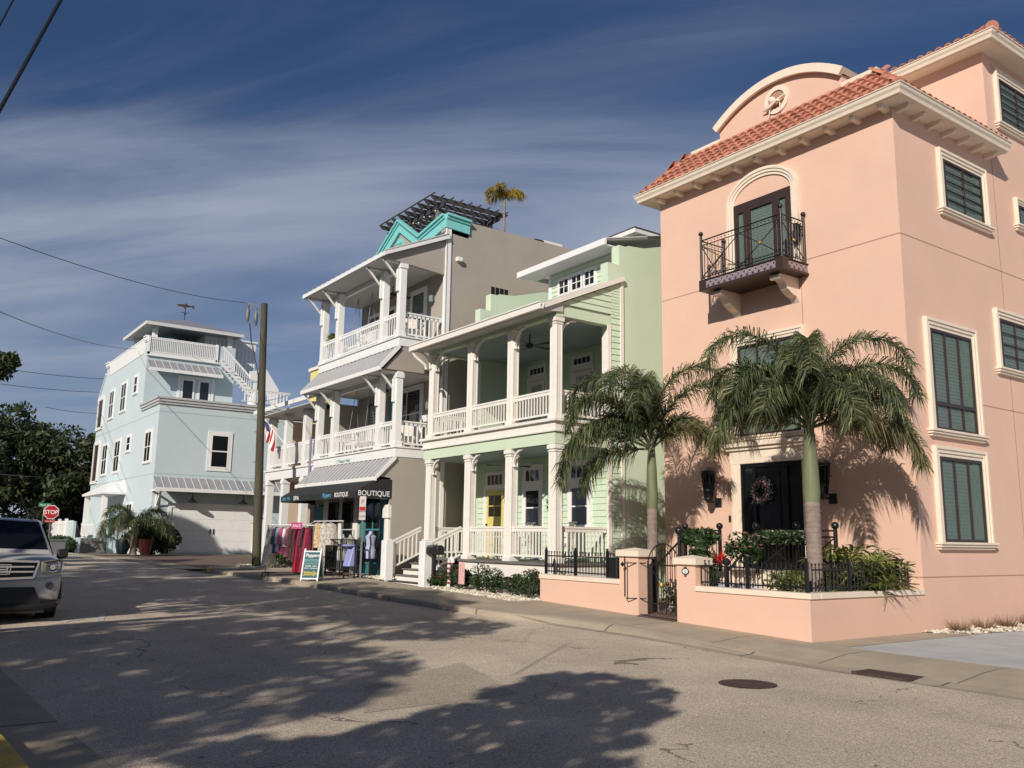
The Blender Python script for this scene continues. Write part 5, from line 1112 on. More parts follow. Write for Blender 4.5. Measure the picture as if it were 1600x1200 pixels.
t.tube(pts,.008,4); [bl.ball((p.x,p.y,p.z-.04),.03,6) for p in pts[::3]]; t.build('cable',M.black,sl); bl.build('bulbs',M.white,sl)
rv=thing('rooftop_air_unit','low pale air conditioning unit at the back of the taupe roof','air unit',(-25.2,21,12.3)); MB().box(-25.8,-24.9,19.2,20.1,12.3,12.72).build('casing',M.wcream,rv); MB().box(-25.2,-24.75,18.7,19.1,12.45,12.62).build('fan_cover',M.black,rv); MB().lathe((-25.2,21.3,12.3),[(.3,0),(.3,.3),(.2,.36)],12).build('turbine_vent',M.steel,rv)
# ------------------------------------------------------------ tan and white corner house
wh=thing('corner_porch_house','tan and white two storey house with a columned corner porch, left of the shop','house',(-34,16,.4)); WY=13.4
w=MB(); w.box(-37.2,-31.02,16.2,26,.2,6.6); w.box(-37.2,-36.5,14.35,16.2,.2,6.25); w.build('wall',M.tan,wh); t=MB()
for k in range(3): t.fb(('X',-36.5),14.3-.04*k,16.2,6.25+k*.09,6.34+k*.09,-.7,.05+.05*k)
t.build('wall_cornice',M.tan,wh)
t=MB(); t.box(-36.9,-31.02,WY,16.2,3.92,4.28); t.box(-36.95,-31.0,WY-.05,16.2,4.28,4.36); t.build('belt_course',M.wtrim,wh,bevel=.005); MB().box(-36.8,-31.02,WY+.1,16.2,3.9,3.915).build('porch_ceiling',M.ceilw,wh)
wc=[-36.62,-34.85,-32.85,-31.2]
for x in wc:
    for z0,z1 in ((.3,3.92),(4.38,6.62)):
        t=MB(); h=.14; t.box(x-h,x+h,WY,WY+2*h,z0,z1); t.box(x-h-.03,x+h+.03,WY-.03,WY+2*h+.03,z1-.2,z1-.05); t.build('column',M.wtrim,wh,bevel=.004)
    t=MB(); t.box(x-.14,x+.14,15.8,16.1,.3,3.92); t.build('column',M.wtrim,wh)
for a,b in zip(wc[:-1],wc[1:]): railing(wh,(a+.14,WY+.12,0),(b-.14,WY+.12,0),5.34,4.5,M.wtrim,sp=.12)
railing(wh,(wc[0],WY+.28,0),(wc[0],16.1,0),5.34,4.5,M.wtrim,sp=.16)
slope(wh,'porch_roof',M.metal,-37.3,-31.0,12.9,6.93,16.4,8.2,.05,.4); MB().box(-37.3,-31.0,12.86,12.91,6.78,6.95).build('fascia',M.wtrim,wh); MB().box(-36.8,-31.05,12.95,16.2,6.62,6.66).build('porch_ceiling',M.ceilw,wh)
FWX=('Y',16.2); t=MB()
for k in range(3): t.fb(FWX,-37.2,-31.1,6.02+k*.13,6.10+k*.13,0,.05+.03*k)
t.build('cornice',M.tan,wh)
d=MB().fb(FWX,-34.6,-33.7,.5,2.7,0,.05).build('door',M.dwood,wh); MB().fb(FWX,-34.45,-33.85,.8,2.5,.05,.055).build('door_glass',M.glassd,d); window(wh,FWX,-33.2,-32.0,4.9,6.3,trim=.1)
MB().box(-31.08,-31.03,WY+.1,16.2,.3,6.6).build('party_wall',M.gray,wh)
t=MB(); t.bar((-36.5,WY+.2,4.6),(-36.1,WY+.2,5.3),.04); t.bar((-36.1,WY+.2,4.6),(-36.5,WY+.2,5.3),.04); t.build('rail_inset',M.wtrim,wh)
t=MB(); t.cyl((-31.9,WY-.08,3.4),(-31.9,WY-.08,5.4),.05,n=8); t.build('downpipe',mat('violet_pipe',(.25,.22,.35),.5),wh)
fl=thing('flag','striped red and white flag with a blue starred corner on an angled pole','flag',(-35,13.3,5.4))
MB().cyl((-34.8,WY,5.35),(-35.75,12.75,6.5),.018,n=6).build('flagpole',M.white,fl)
def cloth(nx,ny,f):
    mb=MB(); mb.add([f(i/nx,j/ny) for i in range(nx+1) for j in range(ny+1)],[(i*(ny+1)+j,(i+1)*(ny+1)+j,(i+1)*(ny+1)+j+1,i*(ny+1)+j+1) for i in range(nx) for j in range(ny)]); return mb
def ff(u,v):   # u along the pole, v hanging down
    x=lerp(-35.25,-35.72,u); y=lerp(13.10,12.77,u); z=lerp(5.90,6.45,u)-v*(.85-.2*u); k=1-.45*v; return (-35.45+(x+35.45)*k+.03*math.sin(u*12+v*2),y+.10*math.sin(u*15+v*3)*v,z)
nst=13
for i in range(nst):
    c_=cloth(2,12,lambda u,v,i=i: ff((i+u)/nst,v)); c_.build('stripe',M.redp if i%2==0 else M.white,fl,recalc=False,smooth=True)
c_=cloth(8,6,lambda u,v: tuple(Vector(ff(.46+.54*u,.42*v))+Vector((.006,-.012,0)))); c_.build('canton',mat('navy_cloth',(.02,.035,.12),.8),fl,recalc=False)
st=MB()
for i in range(5):
    for j in range(4): p=Vector(ff(.51+.1*i,.06+.1*j))+Vector((.008,-.022,0)); st.add([tuple(p+Vector(((.018 if k%2==0 else .008)*math.cos(k*.628),0,(.018 if k%2==0 else .008)*math.sin(k*.628)))) for k in range(10)],[tuple(range(10))])
st.build('stars',M.white,fl,recalc=False)
yb=thing('yellow_building','yellow stucco building rising behind the white porch','building',(-40,25,.5)); MB().box(-47.05,-45.2,19.4,20.2,0,10.95).build('wall',M.yellow,yb); MB().box(-47.15,-45.1,19.3,20.3,10.95,11.12).build('coping',M.wcream,yb); window(yb,('Y',19.4),-46.6,-45.9,6.2,7.6,trim=.1)
# ------------------------------------------------------------ shop display
def sandwich():
    t=thing('sandwich_board','teal folding sandwich board with a yellow arrow and white frame','sign',(-24.15,10.35,.36),None,R(46),True)
    hw,h=.27,.93; t.scale=(.9,.9,.9)
    def fr(y0,y1,name):
        f=MB(); P=lambda u,v,k=0:(u,lerp(y0,y1,v/h)+k,v)
        f.bar(P(-hw,0),P(-hw,h+.06),.04); f.bar(P(hw,0),P(hw,h+.06),.04); f.bar(P(-hw,h-.02),P(hw,h-.02),.04); f.bar(P(-hw,.07),P(hw,.07),.04); return f.build(name,M.wtrim,t)
    fr(-.27,-.03,'front_frame'); b=fr(.27,.03,'back_frame'); MB().hexa([(-hw,.235,.1),(hw,.235,.1),(hw,.245,.1),(-hw,.245,.1),(-hw,.045,h),(hw,.045,h),(hw,.055,h),(-hw,.055,h)]).build('back_panel',M.tealp,b)
    f=lambda u,v,d:(u,lerp(-.27,-.03,v/h)-d,v)
    p=MB(); p.hexa([f(-hw,.09,0),f(hw,.09,0),f(hw,.09,.006),f(-hw,.09,.006),f(-hw,h-.03,0),f(hw,h-.03,0),f(hw,h-.03,.006),f(-hw,h-.03,.006)]); pn=p.build('panel',mat('board_teal',(.02,.10,.125),.7,var=.15,vs=4),t)
    text(pn,f,'Poppers',0,.74,.15,M.white,xs=.95,shear=.3,d=.010,align='CENTER'); text(pn,f,'BOUTIQUE',0,.60,.105,mat('pale_green_lettering',(.22,.45,.40),.6),xs=1,d=.010,align='CENTER',off=.001)
    MB().add([f(-.26,.50,.009),f(.26,.50,.009),f(.26,.57,.009),f(-.26,.57,.009)],[(0,1,2,3)]).build('band',mat('sea_green',(.06,.17,.165),.6),pn)
    text(pn,f,'clothing · decor',0,.44,.062,M.white,d=.010,align='CENTER'); text(pn,f,'jewelry · accessories',0,.375,.055,M.white,d=.010,align='CENTER')
    a=MB(); a.add([f(u,v,.009) for u,v in ((-.26,.14),(-.19,.225),(-.26,.31),(-.16,.29),(.10,.275),(.10,.32),(.26,.225),(.10,.13),(.10,.175),(-.16,.16))],[tuple(range(10))]); a.build('arrow',mat('yellow_arrow',(.30,.28,.03),.6),pn)
    text(pn,f,'Open Daily',-.02,.205,.062,M.redp,d=.012,align='CENTER',shear=.2)
sandwich()
def rack(label,loc,rot,L_=1.5,h=1.55):
    t=thing('clothes_rack',label,'clothes rack',loc,None,rot,True); b=MB(); b.cyl((-L_/2,0,h),(L_/2,0,h),.016,n=8); b.build('rail',M.wtrim,t)
    for x in (-L_/2+.03,L_/2-.03): MB().cyl((x,0,.12),(x,0,h),.016,n=8).build('upright',M.steel,t); q=MB(); q.bar((x,-.28,.11),(x,.28,.11),.03); q.build('foot',M.rust,t); 
    MB().bar((-L_/2,0,.11),(L_/2,0,.11),.03).build('base_bar',M.rust,t); w=MB()
    for x in (-L_/2+.03,L_/2-.03):
        for y in (-.26,.26): w.lathe((x,y,0),[(.015,0),(.03,.03),(.015,.07),(.012,.1)],8)
    w.build('castors',M.rubber,t); return t
RK=(-26.1,10.4,.39); ra=R(50); rack('white clothes rack on castors full of garments at the kerb',RK,ra,1.5)
def garment(label,rk,ang,u,z,length,wid,m,flare=.1,sleeve=True,name='garment',cat='garment'):
    ca,sa=math.cos(ang),math.sin(ang); base=Vector((rk[0]+u*ca,rk[1]+u*sa,rk[2]+z)); t=thing(name,label,cat,tuple(base),'garments on the shop racks',ang+R(62),True)
    g=random.Random(int(u*100)+5); ph_=g.uniform(0,6); mb=MB(); K=12; H=8; vs=[]
    for j in range(H+1):
        v=j/H; hw=wid*(.42+.08*v)+flare*v; dp=.05+.06*v+flare*.3*v
        for i in range(K): a=2*math.pi*i/K; rip=1+.18*math.sin(i*2.6+ph_)*v; vs.append((hw*math.cos(a)*rip,dp*math.sin(a)*rip,-.06-v*length-(.06*abs(math.cos(a)) if j==0 else 0)))
    mb.add(vs,[(j*K+i,j*K+(i+1)%K,(j+1)*K+(i+1)%K,(j+1)*K+i) for j in range(H) for i in range(K)]+[tuple(range(K))]); mb.build('body',m,t,smooth=True)
    if sleeve:
        for s in (-1,1): q=MB(); q.tube([(s*wid*.38,0,-.12),(s*(wid*.52),0,-.35),(s*(wid*.55),.02,-.35-length*.3)],[.055,.055,.045],8); q.build('sleeve',m,t,smooth=True)
    MB().tube([(-wid*.4,0,-.10),(0,0,-.02),(wid*.4,0,-.10)],.008,5).tube([(0,0,-.02),(0,0,.03),(.02,0,.045),(.03,0,.02)],.005,4).build('hanger',M.steel,t); return t
cl=lambda n,c,v=.15: mat(n,c,.9,var=v,vs=14)
cols=[('cream linen dress, leftmost on the kerb rack',(.72,.66,.52),1.15,.1),('cream blouse with long sleeves beside the leftmost dress',(.75,.70,.58),.85,.03),('black and white striped top on the kerb rack',(.10,.10,.11),.8,.02),('pale blue shirt on the kerb rack',(.42,.52,.62),.75,.02),('bright pink top on the kerb rack',(.55,.10,.20),.8,.04),('white blouse next to the bright pink top',(.75,.70,.70),.6,.03),('rose pink kimono on the kerb rack',(.22,.07,.09),.9,.05),('charcoal brown dress on the kerb rack',(.06,.035,.035),1.0,.06),('dark burgundy dress on the kerb rack',(.10,.02,.03),1.05,.08),('long crimson dress hanging low on the kerb rack',(.26,.01,.03),1.35,.14),('dark plum patterned dress, second from the right end of the kerb rack',(.07,.03,.05),.95,.06),('long red and pink dress, rightmost on the kerb rack',(.30,.03,.06),1.35,.16)]
for i,(lab,col,ln,flr) in enumerate(cols): garment(lab,RK,ra,-.62+i*.108,1.55,ln,.33,cl('cloth_%02d'%i,col,.35),flr,sleeve=ln<1.1)
for i,(lab,col) in enumerate((('teal padded hanger top hooked on the upright, upper garment on the rack end',(.1,.3,.32)),)): pass
RK2=(-25.55,12.05,.38); ra2=R(12); rack('dark clothes rack under the awning behind the sandwich board',RK2,R(170),.0+1.5,1.45)
cols2=[('black and white polka dot dress under the awning',(.05,.05,.055),.9),('peach and yellow print dress under the awning',(.78,.55,.30),.8),('white lace dress under the awning',(.75,.70,.62),.9),('cream knitted shawl at the right end under the awning',(.66,.60,.52),.7)]
for i,(lab,col,ln) in enumerate(cols2): garment(lab,(-27.3,11.9,.38),R(5),-.5+i*.42,1.72,ln,.34,cl('print_%02d'%i,tuple(c*.7 for c in col),.6),.05,sleeve=False)
rack('thin clothes rack under the awning, left of the display fence',(-26.7,11.9,.38),R(5),1.9,1.72)
sg=thing('sale_sign','small magenta sale sign hung on the kerb rack','sign',(-25.85,10.5,1.95)); f=lambda u,v,d:(-25.85+u*.62+(d+.05)*.78,10.5+u*.78-(d+.05)*.62,1.82+v); p=MB(); p.hexa([f(-.17,0,0),f(.17,0,0),f(.17,0,.01),f(-.17,0,.01),f(-.17,.2,0),f(.17,.2,0),f(.17,.2,.01),f(-.17,.2,.01)]); p.build('plate',mat('magenta',(.45,.04,.16),.6),sg); text(sg,f,'SALE',0,.06,.12,M.white,d=.014,align='CENTER',xs=.95)
sfence=thing('display_fence','black railing fence in front of the shop window with garments on it','fence',(-25.6,11.9,.4)); 
for a,b in (((-26.75,11.9),(-24.5,11.9)),((-29.2,12.0),(-26.8,11.9))):
    t=MB(); P,Q=Vector((*a,0)),Vector((*b,0)); n=int((Q-P).length/.13); z=lambda v,h:(v.x,v.y,h)
    t.bar(z(P,1.52),z(Q,1.52),.035); t.bar(z(P,.62),z(Q,.62),.03)
    for i in range(n+1): v=P.lerp(Q,i/n); t.cyl(z(v,.62),z(v,1.52),.009,n=5)
    for i in range(0,n+1,n//2): v=P.lerp(Q,i/n); t.bar(z(v,.3),z(v,1.54),.035)
    t.build('fence_panel',M.black,sfence)
def dressform(label,x,y,m,h=1.35):
    t=thing('dress_form',label,'dress form',(x,y,.38)); MB().lathe((x,y,.38),[(.16,0),(.16,.02),(.02,.04),(.02,h-.62)],10).build('stand',M.black,t)
    MB().lathe((x,y,.38+h-.62),[(.15,-.25),(.165,0),(.12,.17),(.15,.34),(.17,.42),(.07,.5),(.05,.58)],14).build('torso',m,t,smooth=True); return t
dressform('dress form in a white lace top right of the peach dress',-26.45,12.3,cl('lace',(.62,.60,.55),.3)); dressform('dress form in a grey beaded top left of the brochure box',-25.95,12.35,cl('beaded_grey',(.30,.29,.27),.6)); dressform('dress form in a black sequinned dress beside the brochure box',-25.3,12.35,cl('sequins',(.03,.03,.035),.8),1.25)
dressform('dress form in lavender fabric inside the right shop window',-24.95+.0,12.55,cl('lavender',(.42,.44,.60),.2),1.45)
bb=thing('brochure_box','pale lavender plastic brochure box on a post by the display fence','brochure box',(-24.95,11.95,.38)); MB().hexa([(-25.12,11.72,.72),(-24.70,11.72,.72),(-24.70,11.98,.72),(-25.12,11.98,.72),(-25.12,11.86,1.30),(-24.70,11.86,1.30),(-24.70,11.98,1.36),(-25.12,11.98,1.36)]).build('box',M.bluebox,bb,bevel=.02); MB().box(-25.14,-24.68,11.70,12.0,1.32,1.38).build('lid',M.bluebox,bb,bevel=.01); MB().box(-24.96,-24.88,11.88,11.96,.3,.72).build('post',M.steel,bb)
ps=thing('parking_sign','narrow white and red parking sign on a green steel post','road sign',(-24.55,12.05,.38)); MB().bar((-24.55,12.05,.3),(-24.55,12.05,2.75),.05,.03).build('post',M.steel,ps)
f=lambda u,v,d:(-24.55+u*.8+d*.6,12.05+u*.6-d*.8,v); p=MB()
for z0,z1 in ((2.38,2.84),(2.12,2.36)): p.hexa([f(-.11,z0,.03),f(.11,z0,.03),f(.11,z0,.036),f(-.11,z0,.036),f(-.11,z1,.03),f(.11,z1,.03),f(.11,z1,.036),f(-.11,z1,.036)])
p.build('plate',mat('weathered_sign_white',(.52,.48,.47),.6,var=.1),ps); p=MB(); p.hexa([f(-.10,2.40,.037),f(.10,2.40,.037),f(.10,2.40,.039),f(-.10,2.40,.039),f(-.10,2.52,.037),f(.10,2.52,.037),f(.10,2.52,.039),f(-.10,2.52,.039)]); p.build('red_band',M.stopred,ps); text(ps,f,'P',0,2.60,.2,M.redp,d=.040,align='CENTER'); text(ps,f,'2 HR',0,2.20,.09,M.black,d=.040,align='CENTER')
clump('shrub','dark potted shrub between the utility pole and the clothes rack','shrub',(-31.2,11.9,.95),(.42,.42,.5),1100,.07,M.shrub,seed=101); clump('shrub','low dark shrub at the foot of the corner porch','shrub',(-32.4,12.9,.75),(.6,.4,.35),900,.07,M.shrub,seed=102)
# ------------------------------------------------------------ aqua corner house across the alley
TX,TY=-52.1,12.49; TX3=-56.3
tl=thing('aqua_house','pale aqua three storey house with a roof terrace and double garage','house',(-61,18,.6)); FT=('X',TX); FTY=('Y',TY)
MB().box(-70.2,TX,TY,30,-.2,9.0).build('wall',M.teal,tl)
MB().prism(FTY,[(-70.2,9.0),(-70.2,11.3),(-68.2,13.0),(-68.2,13.7),(-56.3,13.7),(-56.3,9.0)],-5.45,0).build('upper_wall',M.teal,tl)
t=MB(); 
for (z0,z1,d) in ((9.0,9.14,.08),(9.14,9.30,.14),(9.30,9.42,.20)): t.fb(FT,TY-d,30,z0,z1,0,d); t.fb(FTY,-56.3,TX,z0,z1,0,d)
t.build('cornice',mat('grey_trim',(.50,.50,.50),.6,var=.05),tl)
t=MB()
for z in (8.57,5.0): t.fb(FT,TY,30,z-.02,z+.02,0,.005); t.fb(FTY,-70.2,TX,z-.02,z+.02,0,.005)
t.build('control_joints',mat('aqua_shadow_joint',(.38,.46,.46),.9),tl)
t=MB()
for a,b in ((-57.0,-56.3),(-68.25,-67.2)): t.fb(FTY,a,b,13.42,13.5,0,.06); t.fb(FTY,a,b,13.5,13.72,0,.11); t.fb(FTY,a,b,13.72,13.8,0,.16)
t.fb(FTY,-67.2,-57.0,13.70,13.78,-.1,.05); t.build('parapet_trim',M.wtrim,tl)
MB().fb(FTY,-67.1,-57.1,12.75,13.70,0,.03).build('parapet_panel',M.wtrim,tl)
t=MB(); t.bar((-70.25,TY-.04,11.25),(-68.2,TY-.04,13.05),.1); t.build('rake_board',M.wtrim,tl)
for a,b,z0,z1,nx in ((-54.75,-53.3,5.75,7.55,2),(-59.6,-58.6,6.75,7.7,1),(-63.0,-61.4,5.6,7.68,2),(-66.9,-65.3,5.6,7.70,2)): window(tl,FTY,a,b,z0,z1,trim=.14,nx=nx,nz=2,fr=.07,pm=M.glassd,back=M.curtain if nx==2 else None)
for a,b,z0,z1,nx in ((-59.0,-58.1,10.4,11.5,1),(-62.6,-61.1,9.6,11.5,2),(-66.2,-64.8,9.5,11.45,2)): window(tl,FTY,a,b,z0,z1,trim=.14,nx=nx,nz=2,fr=.07,pm=M.glassd,back=M.curtain if nx==2 else None)
for z0,z1 in ((5.3,7.9),(9.2,11.2)): MB().fb(FTY,-69.9,-68.3,z0,z1,0,.02).build('screened_opening',M.dwood,tl); t=MB(); t.fb(FTY,-70.1,-69.9,z0-.1,z1+.2,0,.08); t.fb(FTY,-68.3,-68.1,z0-.1,z1+.2,0,.08); t.fb(FTY,-69.9,-68.3,z1,z1+.3,0,.08); t.fb(FTY,-70.1,-68.1,z0-.2,z0,0,.1); t.build('casing',M.wtrim,tl)
window(tl,FT,15.52,16.62,5.48,7.48,trim=.17,nx=1,nz=2,fr=.09,sill=False,back=M.dark,pm=M.glassd); MB().fb(FT,15.9,16.45,6.55,7.38,.008,.012).build('curtain',M.curtain,tl)
# garage
gd=MB().fb(FT,13.6,18.4,.6,3.12,-.0,.02).build('garage_door',M.wtrim,tl); t=MB()
for k in range(1,4): t.fb(FT,13.6,18.4,.6+k*.63-.006,.6+k*.63+.006,.02,.022)
t.build('door_joints',M.ceilw,gd); t=MB(); t.fb(FT,13.42,13.6,.6,3.35,0,.07); t.fb(FT,18.4,18.58,.6,3.35,0,.07); t.fb(FT,13.6,18.4,3.12,3.3,0,.07); t.fb(FT,13.35,18.65,3.3,3.38,0,.12); t.build('garage_casing',M.wtrim,tl)
t=MB(); 
for y in (15.85,16.05): t.fb(FT,y-.03,y+.03,1.65,1.95,.02,.06)
t.build('door_handles',M.black,gd)
for y in (14.55,17.5):
    t=MB(); t.tube([(TX,y,3.95),(TX+.45,y,4.0),(TX+.6,y,3.9),(TX+.6,y,3.65)],.025,6); t.lathe((TX+.6,y,3.42),[(.30,0),(.28,.04),(.12,.14),(.05,.25)],14); t.build('barn_lamp',M.black,tl,smooth=True)
def xslope(par,name,m,y0,y1,xa,za,xb,zb,th=.05,rib=0,rh=.03,rw=.035):
    A=Vector((xa,0,za)); B=Vector((xb,0,zb)); d=(B-A).normalized(); nrm=Vector((-d.z,0,d.x)); nrm=nrm if nrm.z>0 else -nrm; Y=lambda y,p:(p.x,y,p.z); t=MB()
    t.hexa([Y(y0,A-nrm*th),Y(y1,A-nrm*th),Y(y1,B-nrm*th),Y(y0,B-nrm*th),Y(y0,A),Y(y1,A),Y(y1,B),Y(y0,B)])
    if rib:
        n=int(abs(y1-y0)/rib); o=t.build(name,m,par); t=MB()
        for i in range(n+1): y=lerp(y0,y1,i/n); a,b=y-rw/2,y+rw/2; t.hexa([Y(a,A),Y(b,A),Y(b,B),Y(a,B),Y(a,A+nrm*rh),Y(b,A+nrm*rh),Y(b,B+nrm*rh),Y(a,B+nrm*rh)])
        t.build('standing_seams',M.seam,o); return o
    return t.build(name,m,par)
xslope(tl,'metal_awning',M.metal,TY-.05,20,TX+.02,4.82,TX+1.0,4.16,.03,.42,.035,.035); t=MB(); t.box(TX+.98,TX+1.05,TY-.08,20,3.98,4.18); t.box(TX,TX+1.0,TY-.08,TY-.03,3.98,4.1); t.build('fascia',M.wtrim,tl)
for y in (12.75,18.75): t=MB(); t.bar((TX+.05,y,3.2),(TX+.8,y,4.0),.09); t.box(TX,TX+.1,y-.06,y+.06,2.9,3.95); t.build('bracket',M.wtrim,tl)
# upper tier facing us
F3=('X',TX3); xslope(tl,'metal_awning',M.metal,TY,16.9,TX3+.02,12.25,TX3+1.0,11.62,.03,.42,.03,.03); MB().box(TX3+.97,TX3+1.03,TY-.03,16.95,11.44,11.64).build('fascia',M.wtrim,tl)
for a,b in ((14.65,15.5),(15.7,16.5)): d=MB().fb(F3,a,b,9.45,11.35,0,.05).build('french_door',M.wtrim,tl); MB().fb(F3,a+.13,b-.13,9.7,11.2,.05,.056).build('door_glass',M.glassd,d)
t=MB(); t.fb(F3,14.45,14.62,9.45,11.5,0,.07); t.fb(F3,16.53,16.7,9.45,11.5,0,.07); t.fb(F3,14.62,16.53,11.36,11.5,0,.07); t.build('casing',M.wtrim,tl)
t=MB(); t.box(TX3-.02,TX3+.10,TY-.02,16.75,12.55,12.75); t.box(TX3-.1,TX3+.14,TY-.04,16.8,12.5,12.56); t.build('deck_fascia',M.wtrim,tl)
railing(tl,(TX3+.04,TY+.1,0),(TX3+.04,16.7,0),13.72,12.78,M.wtrim,sp=.11,bw=.045); t=MB(); t.box(TX3-.04,TX3+.1,TY-.02,TY+.12,12.6,13.76); t.box(TX3-.04,TX3+.1,16.66,16.8,12.6,13.76); t.build('newel_post',M.wtrim,tl)
# stair down to the terrace
t=MB(); t.prism(('X',TX3+1.0),[(16.75,12.72),(16.75,12.3),(19.0,10.3),(19.0,10.75)],-.06,0); t.build('stringer',M.wtrim,tl); railing(tl,(TX3+1.0,16.8,-.05),(TX3+1.0,18.9,-.05),13.6,12.8,M.wtrim,slope=-1.95,sp=.14,bw=.04); 
t=MB()
for i in range(10): t.box(TX3+.1,TX3+1.0,16.8+.21*i,17.05+.21*i,12.5-.2*i,12.54-.2*i)
t.build('treads',M.wtrim,tl); MB().box(TX3+.0,TX3+1.05,18.95,19.15,9.4,11.4).build('stair_pier',M.wtrim,tl); 
t=MB(); t.prism(('X',TX3+1.1),[(18.6,12.1),(19.7,12.35),(20.6,11.1),(20.6,10.0),(20.2,10.0),(19.5,11.3),(18.7,11.5)],-.1,0); t.build('stair_wall',M.wtrim,tl)
railing(tl,(TX+.02,17.15,0),(TX+.02,20.2,0),10.42,9.62,M.wtrim,sp=.2,bw=.07)
t=MB(); t.box(-59,TX3-1.0,16.2,19.6,12.0,14.42); t.build('stair_enclosure',M.wtrim,tl); t=MB()
for i in range(13): t.fb(('X',TX3-1.0),16.3+i*.26,16.33+i*.26,12.2,14.3,0,.02)
t.build('battens',M.ceilw,tl); MB().box(-59.1,TX3-.9,16.1,19.7,14.42,14.52).build('cap',M.wtrim,tl)
# roof pavilion
PXa,PXb,PYa,PYb=-61.5,-56.6,12.9,17.6
for x in (PXa,PXb):
    for y in (PYa,PYb): MB().box(x-.14,x+.14,y-.14,y+.14,12.6,14.55).build('pavilion_post',M.wtrim,tl)
t=MB(); e=.7; z=14.5; A=[(PXa-e,PYa-e,z),(PXb+e,PYa-e,z),(PXb+e,PYb+e,z),(PXa-e,PYb+e,z)]; ap=((PXa+PXb)/2,(PYa+PYb)/2,z+1.25)
t.add([(x,y,z-.02) for x,y,z in A]+[(x,y,z+.14) for x,y,z in A]+[ap],[(0,3,2,1),(0,1,5,4),(1,2,6,5),(2,3,7,6),(3,0,4,7),(4,5,8),(5,6,8),(6,7,8),(7,4,8)]); t.build('pavilion_roof',M.metal,tl)
t=MB(); t.box(PXa-e,PXb+e,PYa-e-.03,PYa-e,z-.1,z+.1); t.box(PXb+e,PXb+e+.03,PYa-e,PYb+e,z-.1,z+.1); t.build('fascia',mat('pale_fascia',(.66,.66,.64),.6),tl); fan(tl,(PXb-1.6,15.0,14.48),.7,M.black,5,.3)
MB().box(PXa,PXb-.2,PYa+.1,PYb,12.6,12.7).build('roof_deck',M.deck,tl); MB().box(PXa,PXa+.1,PYa,PYb,12.6,14.45).build('pavilion_back_wall',M.teal,tl)
um=thing('patio_umbrella','turquoise closed patio umbrella top under the roof pavilion','umbrella',(-57.2,14.0,12.7)); MB().lathe((-57.2,14.0,13.75),[(.55,0),(.45,.14),(.2,.24),(.03,.3)],12).build('canopy',M.aqua,um); MB().cyl((-57.2,14.0,12.7),(-57.2,14.0,13.9),.03).build('pole',M.steel,um)
wv=thing('weathervane','dark fish shaped weathervane on the pavilion roof','weathervane',ap); t=MB(); t.cyl(ap,(ap[0],ap[1],ap[2]+.95),.035,n=6); t.ball((ap[0],ap[1],ap[2]+.4),.07); t.bar((ap[0],ap[1]-.3,ap[2]+.5),(ap[0],ap[1]+.3,ap[2]+.5),.025); t.build('rod',M.black,wv)
t=MB(); t.prism(('X',ap[0]),[(ap[1]+u*.62,ap[2]+.95+v*.5) for u,v in ((-1.0,.02),(-.5,.18),(-.1,.2),(.05,.42),(.15,.2),(.6,.12),(.95,.3),(.88,.0),(1.0,-.22),(.6,-.02),(.1,-.16),(-.1,-.34),(-.2,-.15),(-.7,-.12))],-.03,.03); t.build('fish',M.rust,wv)
# entrance porch on the street side
t=MB(); A=[(-65.0,11.2),(-58.9,11.2)]; t.add([(-65.0,11.1,4.15),(-58.7,11.1,4.15),(-59.3,TY,4.95),(-64.4,TY,4.95),(-65.0,11.1,4.02),(-58.7,11.1,4.02),(-58.7,TY,4.02),(-65.0,TY,4.02),(-58.7,TY,4.15),(-65,TY,4.15)],[(0,1,2,3),(4,5,1,0),(5,6,8,1),(4,7,6,5),(1,8,2),(0,3,9)]); t.build('entry_roof',M.wtrim,tl)
for x in (-64.7,-59.2): MB().box(x-.15,x+.15,11.25,11.55,1.3,4.02).build('entry_column',M.wtrim,tl)
MB().box(-65.2,-58.8,11.2,TY,.3,1.3).build('entry_platform',M.teal,tl); MB().fb(FTY,-62.6,-61.5,1.3,3.4,0,.05).build('front_door',M.tealp,tl); window(tl,FTY,-61.2,-60.7,1.5,3.3,trim=.08,nz=1); window(tl,FTY,-58.0,-56.6,1.8,3.4,trim=.12,nx=2)
for i in range(5): MB().box(-59.0+.32*i,-58.68+.32*i,9.9,11.4,.3,1.15-.17*i).build('step',M.deck,tl)
MB().box(-60.6,-59.0,9.7,11.2,.3,1.3).build('landing',M.deck,tl)
t=MB(); t.prism(('Y',9.75),[(-58.9,1.3),(-58.9,2.3),(-61.5,2.3),(-61.5,.4),(-57.1,.4),(-57.1,1.35)],-.15,0); t.build('stair_wall',M.teal,tl)
for (p,q,s_) in (((-58.9,9.9,0),(-57.2,9.9,0),-.85),((-58.9,11.35,0),(-57.2,11.35,0),-.85)):
    P,Q=Vector(p),Vector(q); t=MB(); t.bar(P+Vector((0,0,2.25)),Q+Vector((0,0,2.25+s_)),.05); 
    for i in range(11): v=P.lerp(Q,i/10); t.cyl((v.x,v.y,1.2+s_*i/10),(v.x,v.y,2.25+s_*i/10),.016,n=4)
    t.build('stair_railing',M.black,tl)
railing(tl,(-65.1,11.25,0),(-60.8,11.25,0),2.25,1.4,M.wtrim,sp=.16,bw=.05); 
wf=thing('white_fence','white panelled fence left of the aqua house steps','fence',(-70,10.9,.5))
for i,(a,b) in enumerate(((-75.2,-72.4),(-72.2,-69.6),(-69.4,-66.8))):
    t=MB(); t.box(a,b,10.95,11.05,.5,2.45); t.box(a-.06,a+.06,10.9,11.1,.4,2.6); t.box(a,b,10.92,11.07,2.2,2.3); t.build('fence_panel',M.wtrim,wf)
